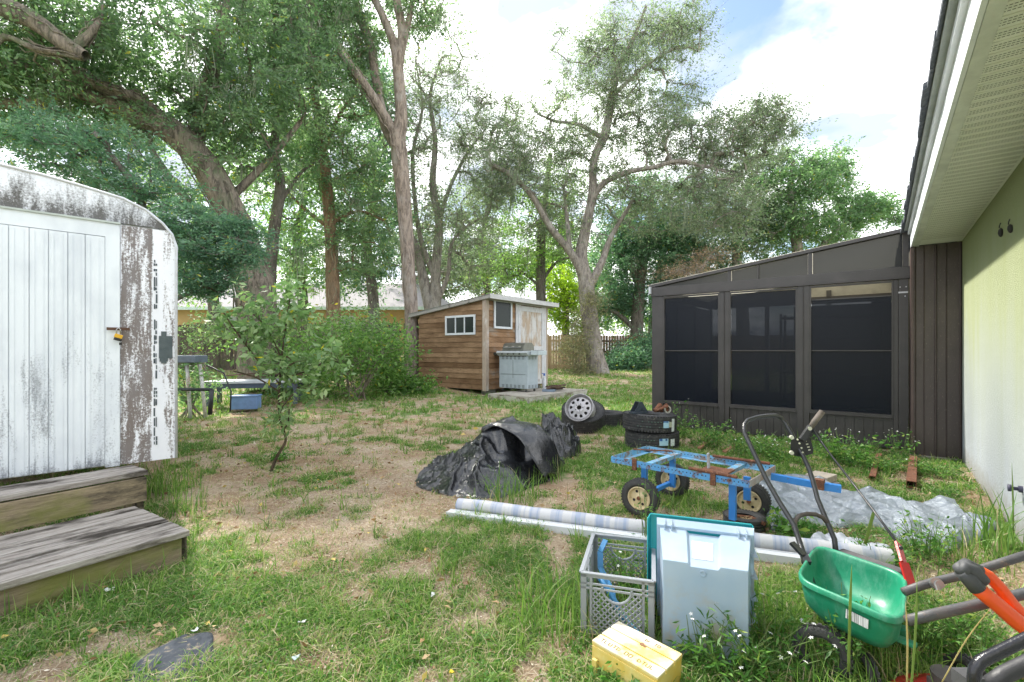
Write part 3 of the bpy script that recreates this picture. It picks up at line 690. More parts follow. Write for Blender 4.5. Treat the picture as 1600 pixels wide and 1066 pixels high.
m = MB(); m.box((9.5, -.72, 2.87), (20.2, .05, .2)); m.build('fascia', pm('nfascia', (.62, .74, .74), rough=.5), nh)
for xx, w_ in ((5.0, 1.4), (12.6, 1.0)):
    m = MB(); m.box((xx, -.02, 1.9), (w_, .06, 1.1)); f = m.build('window', pm('win_white', (.6, .63, .6), rough=.5), nh); m = MB(); m.box((xx, -.055, 1.9), (w_-.16, .01, .94)); m.build('pane', pm('curtain', (.30, .36, .32), rough=.2), f)
# ---------------------------------------------------------------- grill on the platform
G0 = Vector((.415, 12.8, .17)); grill = thing('gas_grill', G0, 'grey gas grill cart with closed lid on the platform beside the shed door', 'grill', RZU)
# local x = depth (U), y = width to the left (N); its front faces -x
gm = pm('grill_grey', (.40, .46, .50), (.34, .40, .44), scale=5, rough=.45, c3=(.2, .2, .2), s3=50, f3=.7)
gw, gd, gh = .98, .5, 1.02
dk = pm('grill_dark', (.045, .05, .045), (.07, .07, .06), rough=.4)
m = MB(); m.box((gd/2, gw/2, gh/2+.04), (gd, gw, gh-.1)); m.build('cart', gm, grill, bevel=.008)
m = MB()
for a in range(6):
    for b in (0, 1, 2):
        for z in (.12, .9): m.box((-.002, .14+a*.14, z+b*.03), (.006, .08, .012))
for a in range(3):
    for b in (0, 1, 2):
        for z in (.12, .9): m.box((.09+a*.15, -.002, z+b*.03), (.08, .006, .012))
m.box((-.002, gw/2, gh-.03), (.01, gw-.06, .04)); m.build('vents', dk, grill)
m = MB(); m.box((-.003, gw/2, .62), (.008, .006, .5)); m.box((-.004, gw/2, .48), (.008, .84, .006)); m.build('door_seam', dk, grill)
m = MB(); m.prism([(-.10, gh+.05), (-.02, gh-.03), (gd, gh-.03), (gd, gh+.10), (-.06, gh+.10)], -.04, gw+.04); m.build('control_panel', pm('panel_grey', (.48, .52, .54), rough=.3), grill, bevel=.005)
m = MB()
for a in range(4): m.cyl(.022, 0, .03, 12, TR((-.085, .2+a*.2, gh+.03), 0, R(-120)))
m.build('knobs', dk, grill)
m = MB(); m.prism([(-.02, gh+.10), (-.0, gh+.22), (.05, gh+.30), (.15, gh+.33), (.38, gh+.33), (.48, gh+.26), (.5, gh+.10)], .12, gw-.12); m.build('lid', pm('lid_metal', (.20, .20, .17), (.13, .13, .11), rough=.35, metal=.5), grill, bevel=.01)
m = MB(); m.tube([(-.05, .2, gh+.2), (-.05, gw-.2, gh+.2)], .013, 10); m.box((-.02, .24, gh+.2), (.06, .02, .02)); m.box((-.02, gw-.24, gh+.2), (.06, .02, .02)); m.build('handle', pm('steelg', (.5, .5, .5), rough=.3, metal=.8), grill)
m = MB()
for a in (0, 1, 2): m.box((-.0, .26+a*.23, gh+.2), (.004, .08, .06))
m.build('lid_badge', pm('badge', (.5, .46, .4), rough=.4), grill)
m = MB(); m.box((.25, gw+.14, gh+.02), (.42, .24, .09)); m.build('side_shelf', dk, grill, bevel=.01)
m = MB(); m.box((.25, -.2, gh+.05), (.40, .26, .12)); m.build('side_shelf', pm('shelf_g', (.55, .62, .66), rough=.4), grill, bevel=.012)
m = MB(); m.box((.25, -.2, gh+.115), (.26, .16, .012)); m.build('shelf_burner', dk, grill)
m = MB(); 
for a, b in ((.06, .08), (.06, gw-.08), (.44, .08), (.44, gw-.08)): m.cyl(.035, -.015, .015, 14, TR((a, b, .035), R(90)))
m.build('caster', dk, grill)
# junk on the platform
q = LF(DK); 
def onP(x, y, z=.17): return q @ Vector((x, y, z))
p = onP(1.55, .45); j = thing('plastic_tray', p, 'small blue grey plastic tray lying on the platform right of the grill', 'tray', RZU+.4)
m = MB(); m.box((0, 0, .03), (.30, .34, .05)); m.box((0, 0, .058), (.24, .28, .008)); m.build('tray_body', pm('bluegrey', (.20, .26, .34), rough=.5), j, bevel=.008)
p = onP(1.95, .5); j = thing('scrap_wood_pile', p, 'dark brown scrap lumber pieces heaped on the platform right end', 'scrap wood', RZU); m = MB()
for k in range(7): m.box((random.uniform(-.25, .25), random.uniform(-.2, .2), .03+k*.022), (random.uniform(.3, .75), .09, .035), rz=random.uniform(-.7, .7))
m.build('boards', woodmat('scrapw', (.15, .10, .07), (.08, .055, .04)), j)
p = onP(2.05, .95); j = thing('spray_bottle', p, 'small white and blue bottle standing by the shed door post', 'bottle', 0); m = MB(); m.lathe([(0, 0), (.05, 0), (.055, .03), (.055, .3), (.02, .36), (.02, .4), (0, .4)], 14)
m.build('bottle_body', pm('wht', (.7, .72, .75), rough=.4), j, smooth=True); m = MB(); m.cyl(.028, .40, .47, 12); m.box((-.03, 0, .46), (.09, .02, .02)); m.build('bottle_cap', pm('bluecap', (.05, .14, .5), rough=.4), j)

# ---------------------------------------------------------------- tyres
rub = pm('tyre_rubber', (.028, .028, .030), (.05, .05, .052), scale=12, rough=.75, bs=.35, c3=(.13, .12, .11), s3=22, f3=.62)
def tyre_mesh(Rr, ri, w, n=56, grooves=4):
    m = MB(); h = w/2; prof = [(ri, -h*.62), (ri+.01, -h*.8), (ri+(Rr-ri)*.3, -h*.98), (ri+(Rr-ri)*.62, -h*1.0), (Rr*.955, -h*.86), (Rr*.985, -h*.74)]
    gw_ = 1.48*h/(grooves+1); z = -h*.74
    for g in range(grooves+1):
        a, b = z+g*gw_, z+(g+1)*gw_
        cr_ = Rr*(1-.012*abs((g-grooves/2)/(grooves/2))**2)
        prof += [(cr_, a+.006 if g else a), (cr_, b-.006 if g < grooves else b)]
        if g < grooves: prof += [(cr_-.012, b-.004), (cr_-.012, b+.004)]
    prof += [(Rr*.985, h*.74), (Rr*.955, h*.86), (ri+(Rr-ri)*.62, h), (ri+(Rr-ri)*.3, h*.98), (ri+.01, h*.8), (ri, h*.62), (ri+.012, h*.55), (ri+.03, 0), (ri+.012, -h*.55)]
    m.lathe(prof, n, close=True)
    # shoulder lugs
    for k in range(n):
        for s in (-1, 1):
            m.box((0, 0, 0), (.010, 2*math.pi*Rr/n*.55, h*.26), Matrix.Rotation(2*math.pi*(k+.5)/n, 4, 'Z') @ TR((Rr*.972, 0, s*h*.80), 0, s*.35))
    return m
stt = W(1015, 706); stt = Vector((1.86, 6.42, 0))
def stickers(par, Rr, z, items):
    for a0, w_, zc, h_, c in items:
        m = MB(); n = 8
        vs = [((Rr+.004)*math.cos(a0+w_*k/n), (Rr+.004)*math.sin(a0+w_*k/n), z+zc+s*h_/2) for k in range(n+1) for s in (-1, 1)]
        m.add(vs, [(2*k, 2*k+2, 2*k+3, 2*k+1) for k in range(n)]); m.build('sticker', c, par, smooth=True)
whs = pm('label_white', (.68, .72, .74), (.45, .5, .52), scale=60, rough=.5, lo=.5, hi=.6); bls = pm('label_blue', (.03, .12, .36), rough=.4); lbs = pm('label_light_blue', (.30, .52, .68), (.42, .6, .7), scale=30, rough=.5); yls = pm('label_cream', (.55, .52, .38), (.35, .4, .3), scale=70, rough=.5)
for k in range(2):
    rr = .355; zc = .115+k*.232
    tz = thing('tyre', stt+Vector((.035*(1-k), .01, .0+k*.232)), ('lower tyre of the stack of two in front of the screened room', 'upper tyre of the stack of two with sticker labels and scrap on top')[k], 'tyre', .3*k, group='stacked car tyres', ry=R(2.0)*k)
    tyre_mesh(rr, .205, .225).build('tyre_carcass', rub, tz, auto=40)
    for ch in tz.children: ch.location.z = .115
    b = -math.pi/2-.3*k
    its = ([(b-.02, .34, .01, .09, lbs), (b-.01, .10, .04, .03, bls), (b+.42, .20, .0, .09, whs), (b+.2, .08, .04, .025, bls)] if not k else [(b+.22, .24, .0, .085, lbs), (b+.22, .2, .035, .022, bls), (b+.47, .12, .0, .07, yls), (b+.60, .17, -.01, .165, whs)])
    stickers(tz, rr, .115, its)
    m = MB()   # faint white lettering ring on the tread: dashes of print
    for a in range(22):
        if random.random() < .8: m.box((0, 0, 0), (.002, .014, .012), Matrix.Rotation(-math.pi/2-.75+a*.055-.3*k, 4, 'Z') @ TR((rr+.0015, 0, .115+(-.035 if a % 2 else .03))))
    m.build('tread_print', pm('print_green', (.10, .17, .14), rough=.6), tz)
zt = .464
rust = pm('rust_iron', (.20, .075, .035), (.10, .045, .03), scale=25, rough=.9, c3=(.34, .17, .1), s3=60, f3=.6)
o = thing('metal_bracket', stt+Vector((-.16, -.08, zt)), 'dark folded metal bracket standing on the left of the tyre stack', 'bracket', .3)
m = MB(); m.prism([(-.11, 0), (-.02, .15), (.02, .15), (.12, 0), (.06, 0), (.01, .07), (-.04, 0)], -.05, -.04); m.prism([(-.11, 0), (-.02, .15), (.02, .15), (.12, 0)], .06, .07); m.box((0, .01, .148), (.04, .12, .006)); m.box((-.03, -.03, .012), (.22, .12, .02)); m.build('bracket_plate', pm('dkblue', (.05, .065, .09), rough=.45, metal=.4), o)
o = thing('rusty_scrap', stt+Vector((.10, -.10, zt)), 'rusty brown lump of cast parts on the right of the tyre stack', 'scrap metal', -.3)
m = MB(); random.seed(3)
for k in range(9): m.tube([(random.uniform(-.12, .10), random.uniform(-.06, .08), random.uniform(.015, .04)), (random.uniform(-.08, .12), random.uniform(-.06, .08), random.uniform(.04, .12))], [random.uniform(.012, .03), random.uniform(.015, .035)], 9)
m.cyl(.05, -.02, .02, 16, TR((.10, .0, .06), R(80), 0, .5)); m.build('rusty_casting', rust, o, auto=35)
m = MB(); m.lathe([(.03, -.02), (.05, -.02), (.05, .02), (.03, .02)], 18, TR((.10, -.03, .06), R(85), 0, .5), close=True); m.build('bearing_ring', pm('alu', (.45, .43, .42), rough=.35, metal=.8), o, auto=40)
# leaning tyre with a bare rim resting on it, another tyre behind
ty = thing('tyre', Vector((1.14, 7.62, .265)), 'worn tyre lying tilted with a bare silver rim leaning on it', 'tyre', -.2, rx=R(27), ry=R(4))
tyre_mesh(.345, .20, .24).build('tyre_carcass', rub, ty, auto=40)
for ch in ty.children: ch.location.z = .0
t2 = thing('tyre', Vector((1.62, 8.25, 0)), 'flat lying tyre half hidden to the right behind the tilted tyre', 'tyre', .2)
tyre_mesh(.33, .19, .24).build('tyre_carcass', rub, t2, auto=40)
for ch in t2.children: ch.location.z = .12
alu = pm('rim_alloy', (.42, .41, .42), (.30, .29, .30), scale=20, rough=.42, metal=.55, c3=(.2, .18, .17), s3=40, f3=.66)
def M_face(loc, n, roll=0):
    return Matrix.Translation(Vector(loc)) @ Vector(n).to_track_quat('Z', 'Y').to_matrix().to_4x4() @ Matrix.Rotation(roll, 4, 'Z')
rc = P(905, 637, 7.36); rim = thing('wheel_rim', rc, 'bare silver wheel rim with round holes leaning on the tilted tyre', 'wheel rim')
rim.location = rc; Mr = Matrix.Rotation(0, 4, 'Z') @ M_face((0, 0, 0), (-.38, -.85, .45))
m = MB(); rr = .222
m.lathe([(rr, 0), (rr+.004, .012), (rr-.006, .016), (rr-.014, .002), (rr-.03, -.02), (rr-.034, -.12), (rr-.006, -.15), (rr+.0, -.16), (rr-.02, -.15), (rr-.045, -.12), (rr-.04, -.02)], 44, Mr)
m.build('rim_barrel', alu, rim, auto=35)
m = MB(); nh_ = 10; ns = 120; rings = [(.036, .0), (.062, .006), (.085, -.004), (.108, -.012), (.150, -.02), (.165, -.024), (.186, -.03)]
def hole(r, a):
    k = round(a/(2*math.pi/nh_))*(2*math.pi/nh_); da = (a-k+math.pi) % (2*math.pi)-math.pi
    return ((r-.135)/.024)**2+(da*.135/.024)**2 < 1
rs_ = np.linspace(.036, .188, 26); vs = []; zf = lambda r: float(np.interp(r, [p_[0] for p_ in rings], [p_[1] for p_ in rings]))
for r in rs_:
    for k in range(ns): a = 2*math.pi*k/ns; vs.append((r*math.cos(a), r*math.sin(a), zf(r)))
fs = []
for i_ in range(25):
    for k in range(ns):
        if not hole((rs_[i_]+rs_[i_+1])/2, 2*math.pi*(k+.5)/ns): fs.append((i_*ns+k, i_*ns+(k+1) % ns, (i_+1)*ns+(k+1) % ns, (i_+1)*ns+k))
m.add(vs, fs, Mr); m.build('rim_disc', alu, rim, smooth=True, solid=.006)
m = MB(); m.disc(.19, -.09, 40, Mr); m.build('rim_back', pm('hub_dark', (.05, .045, .04), rough=.8), rim)
m = MB()
for k in range(5): a = 2*math.pi*k/5; m.cyl(.008, -.002, .0075, 10, Mr @ TR((.06*math.cos(a), .06*math.sin(a), .002)))
m.build('bolt_hole', pm('hole_dark', (.01, .01, .01), rough=1), rim)

# ---------------------------------------------------------------- blue trolley
TP = W(955, 713, .42); ang = math.atan2(-.694, .72)
tro = thing('flat_trolley', (TP.x, TP.y, 0), 'rusty blue metal trolley frame on cream wheels', 'trolley', ang)
bl = pm('blue_paint', (.075, .28, .60), (.12, .36, .64), scale=6, rough=.5, c3=(.16, .07, .04), s3=16, f3=.55, bs=.4)
bl2 = pm('blue_worn', (.22, .45, .62), (.12, .36, .62), scale=9, rough=.6, c3=(.24, .17, .13), s3=14, f3=.55, bs=.3)
bl3 = pm('blue_leg', (.03, .20, .58), (.05, .24, .62), scale=6, rough=.4, c3=(.15, .08, .05), s3=20, f3=.68)
TLn, TWd, TZ = 1.08, .60, .42
def angle(m, a, b, inward, w=.05):
    a, b = Vector(a), Vector(b); m.bar(a-Vector((0, 0, w/2)), b-Vector((0, 0, w/2)), .005, w); iv = Vector(inward)*w/2
    m.bar(a+iv-Vector((0, 0, w-.002)), b+iv-Vector((0, 0, w-.002)), w, .005)
for (a, b, iv, mt) in (((0, 0, TZ), (TLn, 0, TZ), (0, 1, 0), bl), ((0, TWd, TZ), (TLn, TWd, TZ), (0, -1, 0), bl2), ((.003, .0, TZ), (.003, TWd, TZ), (1, 0, 0), bl2), ((TLn-.003, 0, TZ), (TLn-.003, TWd, TZ), (-1, 0, 0), pm('grey_worn', (.38, .38, .40), (.3, .2, .15), rough=.6, scale=9))):
    m = MB(); angle(m, a, b, iv); m.build('side_rail', mt, tro)
m = MB()
for xx in (.30, .84): m.box((xx, TWd/2, TZ-.035), (.05, TWd-.02, .03))
m.build('cross_member', bl2, tro)
hm = pm('hole_black', (.02, .02, .025), rough=1); m = MB()
for k in range(38):
    x_ = .03+k*.028
    if not (.2 < x_ < .28 or .8 < x_ < .86): m.cyl(.0045, 0, .001, 8, TR((x_, -.0030, TZ-.02), R(90))); 
    m.cyl(.0045, 0, .001, 8, TR((x_, TWd-.0035, TZ-.022), R(90)))
m.build('rail_holes', hm, tro)
m = MB(); 
for xx, yy in ((.22, -.008), (.84, -.008)): m = MB(); m.box((xx, yy, TZ-.03), (.035, .02, .09)); m.build('rusty_clamp', rust, tro)
m = MB()
m.box((.82, .10, TZ+.005), (.19, .20, .012)); m.tube([(.66, -.0, TZ+.016), (1.0, .0, TZ+.010)], .012, 8); m.build('rusty_plate', rust, tro); m = MB(); m.tube([(.62, .56, TZ+.01), (1.04, .60, TZ+.008)], .012, 6); m.build('rusty_rod', rust, tro); m = MB(); m.tube([(.0, .36, TZ+.004), (.30, .50, TZ+.01)], .007, 6); m.build('rusty_rod', rust, tro)
m = MB(); m.bar((.76, .12, TZ), (.755, .12, TZ+.12), .03, .012, up=(1, 0, 0)); m.build('upright_tab', pm('tab', (.45, .5, .55), (.3, .22, .18), scale=18, rough=.6), tro)
m = MB()
for xx, yy, zb_ in ((.25, .10, .14), (.30, TWd-.10, .12), (.94, .09, .10), (.97, .30, .20)): m = MB(); m.box((xx, yy, (zb_+TZ-.05)/2), (.045, .03, TZ-.05-zb_)); m.build('leg', bl3, tro)
m = MB(); m.box((.27, TWd/2, .145), (.035, TWd+.0, .03)); m.build('axle', bl3, tro)
m = MB(); m.bar((TLn, TWd-.12, TZ-.06), (TLn+.30, TWd-.05, TZ-.085), .045, .045); m.bar((TLn+.30, TWd-.05, TZ-.085), (TLn+.42, TWd-.02, TZ-.09), .05, .05); m.build('drawbar', bl3, tro)
m = MB(); m.box((TLn+.3, TWd-.07, TZ-.07), (.06, .06, .07)); m.tube([(.86, .25, .07), (.98, .35, .06), (1.1, .25, .07)], .014, 8); m.tube([(.9, .1, .06), (1.05, .3, .05)], .012, 8); m.build('rusty_linkage', rust, tro)
cream = pm('cream_rim', (.66, .55, .34), (.58, .46, .27), scale=9, rough=.5, c3=(.22, .11, .05), s3=24, f3=.62)
rub2 = pm('trolley_rubber', (.035, .035, .037), (.06, .058, .055), scale=25, rough=.7, bs=.4)
def tr_wheel(loc, rz, tilt=0):
    # wheel axis along local y
    M = TR(loc, R(90)+tilt, 0, rz); r = .146
    w = tyre_mesh(r, .088, .085, n=40, grooves=2); w.v = [M @ p for p in w.v]; tw = w.build('wheel', rub2, tro, auto=40)
    m = MB(); m.lathe([(.090, .038), (.084, .040), (.078, .022), (.070, .012), (.045, .014), (.030, .018), (.024, .026), (.018, .032), (0, .032)], 36, M); m.lathe([(.090, .038), (.090, -.038), (.07, -.03), (0, -.02)], 36, M); m.build('rim', cream, tw, auto=40)
    m = MB()
    for k in range(4): a = 2*math.pi*(k+.3)/4; m.cyl(.011, .0, .0155, 12, M @ TR((.052*math.cos(a), .052*math.sin(a), .0)))
    m.build('rim_hole', hm, tw)
    m = MB(); m.cyl(.016, .03, .04, 10, M); m.build('hub_cap', rust, tw)
tr_wheel((.285, -.03, .146), .12); tr_wheel((.24, TWd+.02, .146), -.05); tr_wheel((.90, TWd-.02, .12), .1, .1)
# loose tyre on the ground, straw in its hole
lt = W(1163, 822); o = thing('trolley_tyre', (lt.x, lt.y, 0), 'small black tyre lying flat in the grass filled with dry straw', 'tyre')
tyre_mesh(.145, .075, .08, n=40, grooves=2).build('tyre_carcass', rub2, o, auto=40)
for ch in o.children: ch.location.z = .045
m = MB(); straw = pm('straw', (.62, .48, .28), (.42, .30, .17), scale=40, rough=.9); random.seed(8)
for k in range(260):
    a = random.uniform(0, 6.28); r_ = .085*math.sqrt(random.random()); L_ = random.uniform(.015, .05); b = random.uniform(0, 3.14); c_ = Vector((r_*math.cos(a), r_*math.sin(a), .045+random.uniform(0, .035)*(1-r_/.085))); d_ = Vector((math.cos(b), math.sin(b), random.uniform(-.4, .4)))*L_/2
    m.bar(c_-d_, c_+d_, .003, .002)
m.build('straw_fill', straw, o)

# ---------------------------------------------------------------- long roll and board
RA, RB = W(716, 790, .06), W(1392, 872, .06)
d_ = (RB-RA).normalized(); nrm = Vector((-d_.y, d_.x, 0))
t = NT('striped_roll'); c = t.n('ShaderNodeTexCoord'); q = t.n('ShaderNodeSeparateXYZ'); t.l(c.outputs['Object'], q.inputs[0])
wv = t.n('ShaderNodeTexNoise'); wv.noise_dimensions = '1D'; wv.inputs['Scale'].default_value = 22; wv.inputs['Detail'].default_value = 2; t.l(q.outputs[0], wv.inputs['W'])
s_ = t.math('ABSOLUTE', t.math('SUBTRACT', t.math('FRACT', t.math('ADD', t.math('MULTIPLY', q.outputs[0], 6.2), t.math('MULTIPLY', wv.outputs[0], .8))), .5))
col = t.ramp(s_, [(.08, (.30, .35, .47)), (.10, (.38, .41, .49)), (.26, (.42, .44, .51)), (.28, (.52, .52, .54))])
col = t.mix(t.ramp(t.noise(t.coords(), 60, 5), [(.55, 0), (.7, .5)]), col, (.42, .4, .37)); t.bsdf(col, .6, 0, t.noise(t.coords(), 30, 4), .2, .004)
o = thing('vinyl_roll', (RA.x, RA.y, 0), 'long blue and white striped roll lying in the grass', 'roll', math.atan2(d_.y, d_.x))
m = MB(); LL = (RB-RA).length; m.tube([(LL*k/14, .012*math.sin(k*.9), .062+.004*math.sin(k*1.7)) for k in range(15)], .055, 20); m.build('roll', t.m, o, auto=50)
m = MB(); m.tube([(-.012, 0, .062), (.004, 0, .062)], .030, 16); m.build('roll_core', pm('core', (.3, .3, .3)), o)
SA = RA-nrm*.115-d_*.03; o = thing('white_board', (SA.x, SA.y, 0), 'long white painted board lying in front of the striped roll', 'board', math.atan2(d_.y, d_.x)-.008)
m = MB(); m.box((LL*.48, 0, .045), (LL*.96, .075, .012)); m.box((LL*.48, -.035, .03), (LL*.96, .008, .05)); m.box((LL*.48, .035, .03), (LL*.96, .008, .05)); m.build('channel', dirtywhite('board_white', (.35, .33, .3), .62, .8, base=(.60, .62, .65)), o)
o2 = W(1310, 868); o = thing('crumpled_liner', (o2.x, o2.y, 0), 'crumpled white plastic liner piece right of the green hopper', 'plastic sheet', 0)

# ---------------------------------------------------------------- sheets (tarps)
def resample(pts, n):
    pts = [Vector((p[0], p[1], 0)) for p in pts]; d = [0]
    for a, b in zip(pts, pts[1:]): d.append(d[-1]+(b-a).length)
    out = []
    for k in range(n):
        s = d[-1]*k/(n-1); i_ = max(i for i in range(len(d)) if d[i] <= s+1e-9); i_ = min(i_, len(pts)-2)
        out.append(pts[i_].lerp(pts[i_+1], (s-d[i_])/max(1e-9, d[i_+1]-d[i_])))
    return out
def crease(x, y, s, seed=0):
    d, _ = noise.voronoi(Vector((x*s+noise.noise(Vector((x*s*.7, y*s*.7, seed)))*.6, y*s, seed)))
    return min(.5, d[1]-d[0])
def sheet(top, bot, nu, nv, hf, edge=.12):
    a, b = resample(top, nu), resample(bot, nu); m = MB(); vs = []
    for i_ in range(nu):
        for j_ in range(nv):
            v = j_/(nv-1); u = i_/(nu-1); p = b[i_].lerp(a[i_], v)
            e = min(1, min(v, 1-v)/edge)*min(1, min(u, 1-u)/(edge*.5)); e = e**.6
            wob = .012*noise.noise(Vector((p.x*9, p.y*9, 5)))
            g = float(gz(p.x, p.y)); vs.append((p.x+wob, p.y+wob, g+.006+hf(p.x, p.y, u, v)*e))
    m.add(vs, [(i_*nv+j_, (i_+1)*nv+j_, (i_+1)*nv+j_+1, i_*nv+j_+1) for i_ in range(nu-1) for j_ in range(nv-1)]); return m
gt = NT('grey_tarp'); n1 = gt.noise(gt.coords(), 3.5, 5); col = gt.ramp(n1, [(.35, (.19, .22, .26)), (.6, (.28, .32, .37))]); col = gt.mix(gt.ramp(gt.noise(gt.coords(), 12, 6, .75), [(.55, 0), (.7, .6)]), col, (.36, .39, .42))
gt.bsdf(col, .30, .25, gt.noise(gt.coords(), 11, 6, .65, 2.5), .7, .03, .8); gt = gt.m
top = [W(*p) for p in ((1178, 775), (1205, 752), (1250, 748), (1300, 772), (1322, 782), (1395, 784), (1440, 792), (1488, 790), (1500, 815), (1545, 816), (1562, 822))]
bot = [W(*p) for p in ((1180, 782), (1205, 828), (1222, 830), (1250, 822), (1300, 828), (1340, 828), (1380, 832), (1430, 858), (1475, 866), (1530, 846), (1560, 828))]
def fold(x, y, s, a, seed, w=1.0, p=1.6):
    q = noise.noise(Vector((x*s*.22+seed, y*s*.22, seed*1.7)))*w*5+noise.noise(Vector((x*s*.6, y*s*.6, seed)))*w
    return (1-abs(math.sin((x*math.cos(a)+y*math.sin(a))*s*.5+q)))**p
def hg(x, y, u, v):
    b = .03+.13*math.exp(-((u-.12)/.13)**2)+.05*math.exp(-((u-.62)/.2)**2)
    return .68*(b*.7+.07*fold(x, y, 4.0, .6, 1, .7, 1.4)*(.35+noise.noise(Vector((x*2, y*2, 1)))+.5)+.05*fold(x, y, 8, 1.9, 2, .8, 1.6)+.022*fold(x, y, 17, 1.2, 3)+.14*crease(x, y, 3.0, 2))
g_ = sheet(top, bot, 230, 90, hg).build('grey_tarp', gt, smooth=True); T(g_, 'crumpled silvery grey tarp spread on the ground by the green house wall', 'tarp')
wl_t = [W(*p) for p in ((1262, 846), (1290, 845), (1330, 850), (1372, 852), (1395, 862))]; wl_b = [W(*p) for p in ((1262, 862), (1300, 874), (1340, 892), (1380, 894), (1400, 876))]
lm = sheet(wl_t, wl_b, 60, 30, lambda x, y, u, v: .02+.05*fold(x, y, 13, .5, 7)+.04*crease(x, y, 8, 8)); Mi = full_matrix(o).inverted()
lm.build('liner', pm('liner_white', (.50, .52, .57), (.36, .39, .45), scale=16, rough=.5), o, world=True, smooth=True)
bt = NT('black_tarp'); n1 = bt.noise(bt.coords(), 3, 6, .7); col = bt.ramp(n1, [(.4, (.010, .011, .013)), (.7, (.032, .034, .040))]); col = bt.mix(bt.ramp(bt.noise(bt.coords(), 18, 7, .8), [(.58, 0), (.76, .4)]), col, (.22, .21, .2))
rgh = bt.ramp(bt.noise(bt.coords(), 7, 5), [(.35, .14), (.7, .32)]); bt.bsdf(col, rgh, 0, bt.noise(bt.coords(), 11, 5, .6, 1.5), .25, .02, .7); bt = bt.m
# heap of black plastic: low wrinkled flank on the left, tall folded tent on the right
def smooth3(pts, n):
    d = [0]
    for a, b in zip(pts, pts[1:]): d.append(d[-1]+(b-a).length)
    out = []
    for k in range(n):
        s_ = d[-1]*k/(n-1); i_ = min(len(pts)-2, max(i for i in range(len(d)) if d[i] <= s_+1e-9)); t_ = (s_-d[i_])/max(1e-9, d[i_+1]-d[i_])
        p0, p1, p2, p3 = pts[max(0, i_-1)], pts[i_], pts[i_+1], pts[min(len(pts)-1, i_+2)]
        out.append(.5*((2*p1)+(p2-p0)*t_+(2*p0-5*p1+4*p2-p3)*t_*t_+(3*p1-p0-3*p2+p3)*t_**3))
    return out
def tent(x, y, cx, cy, hh, sx_, sy_, a, p=1.0):
    dx, dy = x-cx, y-cy; u_ = dx*math.cos(a)+dy*math.sin(a); v_ = -dx*math.sin(a)+dy*math.cos(a)
    return hh*max(0, 1-(abs(u_/sx_)**p+abs(v_/sy_)**p)**(1/p))
top = [W(*p) for p in ((648, 752), (668, 738), (700, 722), (728, 700), (745, 690), (800, 682), (850, 690), (880, 712))]
bot = [W(*p) for p in ((650, 760), (668, 768), (700, 778), (745, 784), (790, 778), (830, 762), (872, 748), (884, 730))]
pk = Vector((.02, 4.95)); 
CP = [(800, 660, 5.0), (770, 664, 5.0), (840, 672, 5.0), (862, 700, 4.95), (874, 738, 4.9), (745, 690, 4.95), (720, 712, 4.85), (690, 735, 4.7), (655, 757, 4.6), (720, 748, 4.42), (760, 742, 4.38), (698, 777, 4.2), (745, 782, 4.12), (795, 776, 4.22), (803, 738, 4.5), (795, 722, 4.72), (822, 735, 4.70), (846, 756, 4.60), (868, 752, 4.55), (820, 722, 4.9), (765, 700, 4.75)]
cp = [tuple(P(*p)) for p in CP]+[(-1.0, 5.1, .02), (-.5, 5.3, .06), (.0, 5.45, .1), (.35, 5.4, .05), (.6, 5.1, 0), (-.2, 5.2, .38), (.1, 5.2, .42), (-1.1, 4.6, 0)]
A_ = np.array(cp); nA = len(A_)
def tps(r2): return np.where(r2 > 1e-12, r2*np.log(np.maximum(r2, 1e-12)), 0)
K_ = tps(((A_[:, None, :2]-A_[None, :, :2])**2).sum(-1))+np.eye(nA)*.004; Pm = np.hstack([np.ones((nA, 1)), A_[:, :2]]); sol = np.linalg.solve(np.block([[K_, Pm], [Pm.T, np.zeros((3, 3))]]), np.concatenate([A_[:, 2], np.zeros(3)]))
def hb(x, y, u, v):
    b = float((tps((A_[:, 0]-x)**2+(A_[:, 1]-y)**2)*sol[:nA]).sum()+sol[nA]+sol[nA+1]*x+sol[nA+2]*y)
    b = max(.01, b); lf = 1-sstep(-.35, -.05, x)
    b -= .10*math.exp(-((x+.18)/.09)**2-((y-4.72)/.22)**2)
    return max(.0, b)+(.03+.06*lf)*fold(x, y, 9, .3, 11, 1, 2.2)+(.012+.02*lf)*fold(x, y, 19, 1.3, 12, 1.2, 2)+.004*fold(x, y, 48, 2.2, 13)+.05*crease(x, y, 3.2, 3)
btm = sheet(top, bot, 260, 150, hb, .10); bc = W(770, 760)
b_ = thing('black_tarp', (bc.x, bc.y, 0), 'big heap of black plastic sheeting draped into a tent fold', 'tarp')
btm.build('crumpled_sheet', bt, b_, world=True, smooth=True)
fa = smooth3([P(*p) for p in ((757, 668, 5.02), (776, 661, 5.05), (800, 658, 5.08), (826, 660, 5.08), (845, 667, 5.05), (862, 684, 5.0), (871, 706, 4.95), (875, 728, 4.88), (872, 742, 4.8))], 40)
fb = smooth3([P(*p) for p in ((752, 676, 4.98), (771, 667, 4.92), (788, 671, 4.82), (803, 679, 4.72), (815, 690, 4.66), (824, 705, 4.62), (835, 721, 4.58), (845, 738, 4.55), (852, 746, 4.55))], 40)
m = MB(); vs = []
for k in range(40):
    for j in range(14):
        v = j/13; p = fa[k].lerp(fb[k], v); q = .035*math.sin(math.pi*v)+.010*noise.noise(Vector((k*.16, v*2.2, 4)))+.012*fold(k*.03, v*.5, 12, 1.1, 5)*v; vs.append(p+Vector((-.25, -.5, .8))*q)
m.add(vs, [(k*14+j, (k+1)*14+j, (k+1)*14+j+1, k*14+j+1) for k in range(39) for j in range(13)]); m.build('folded_flap', bt, b_, world=True, smooth=True, solid=.003)
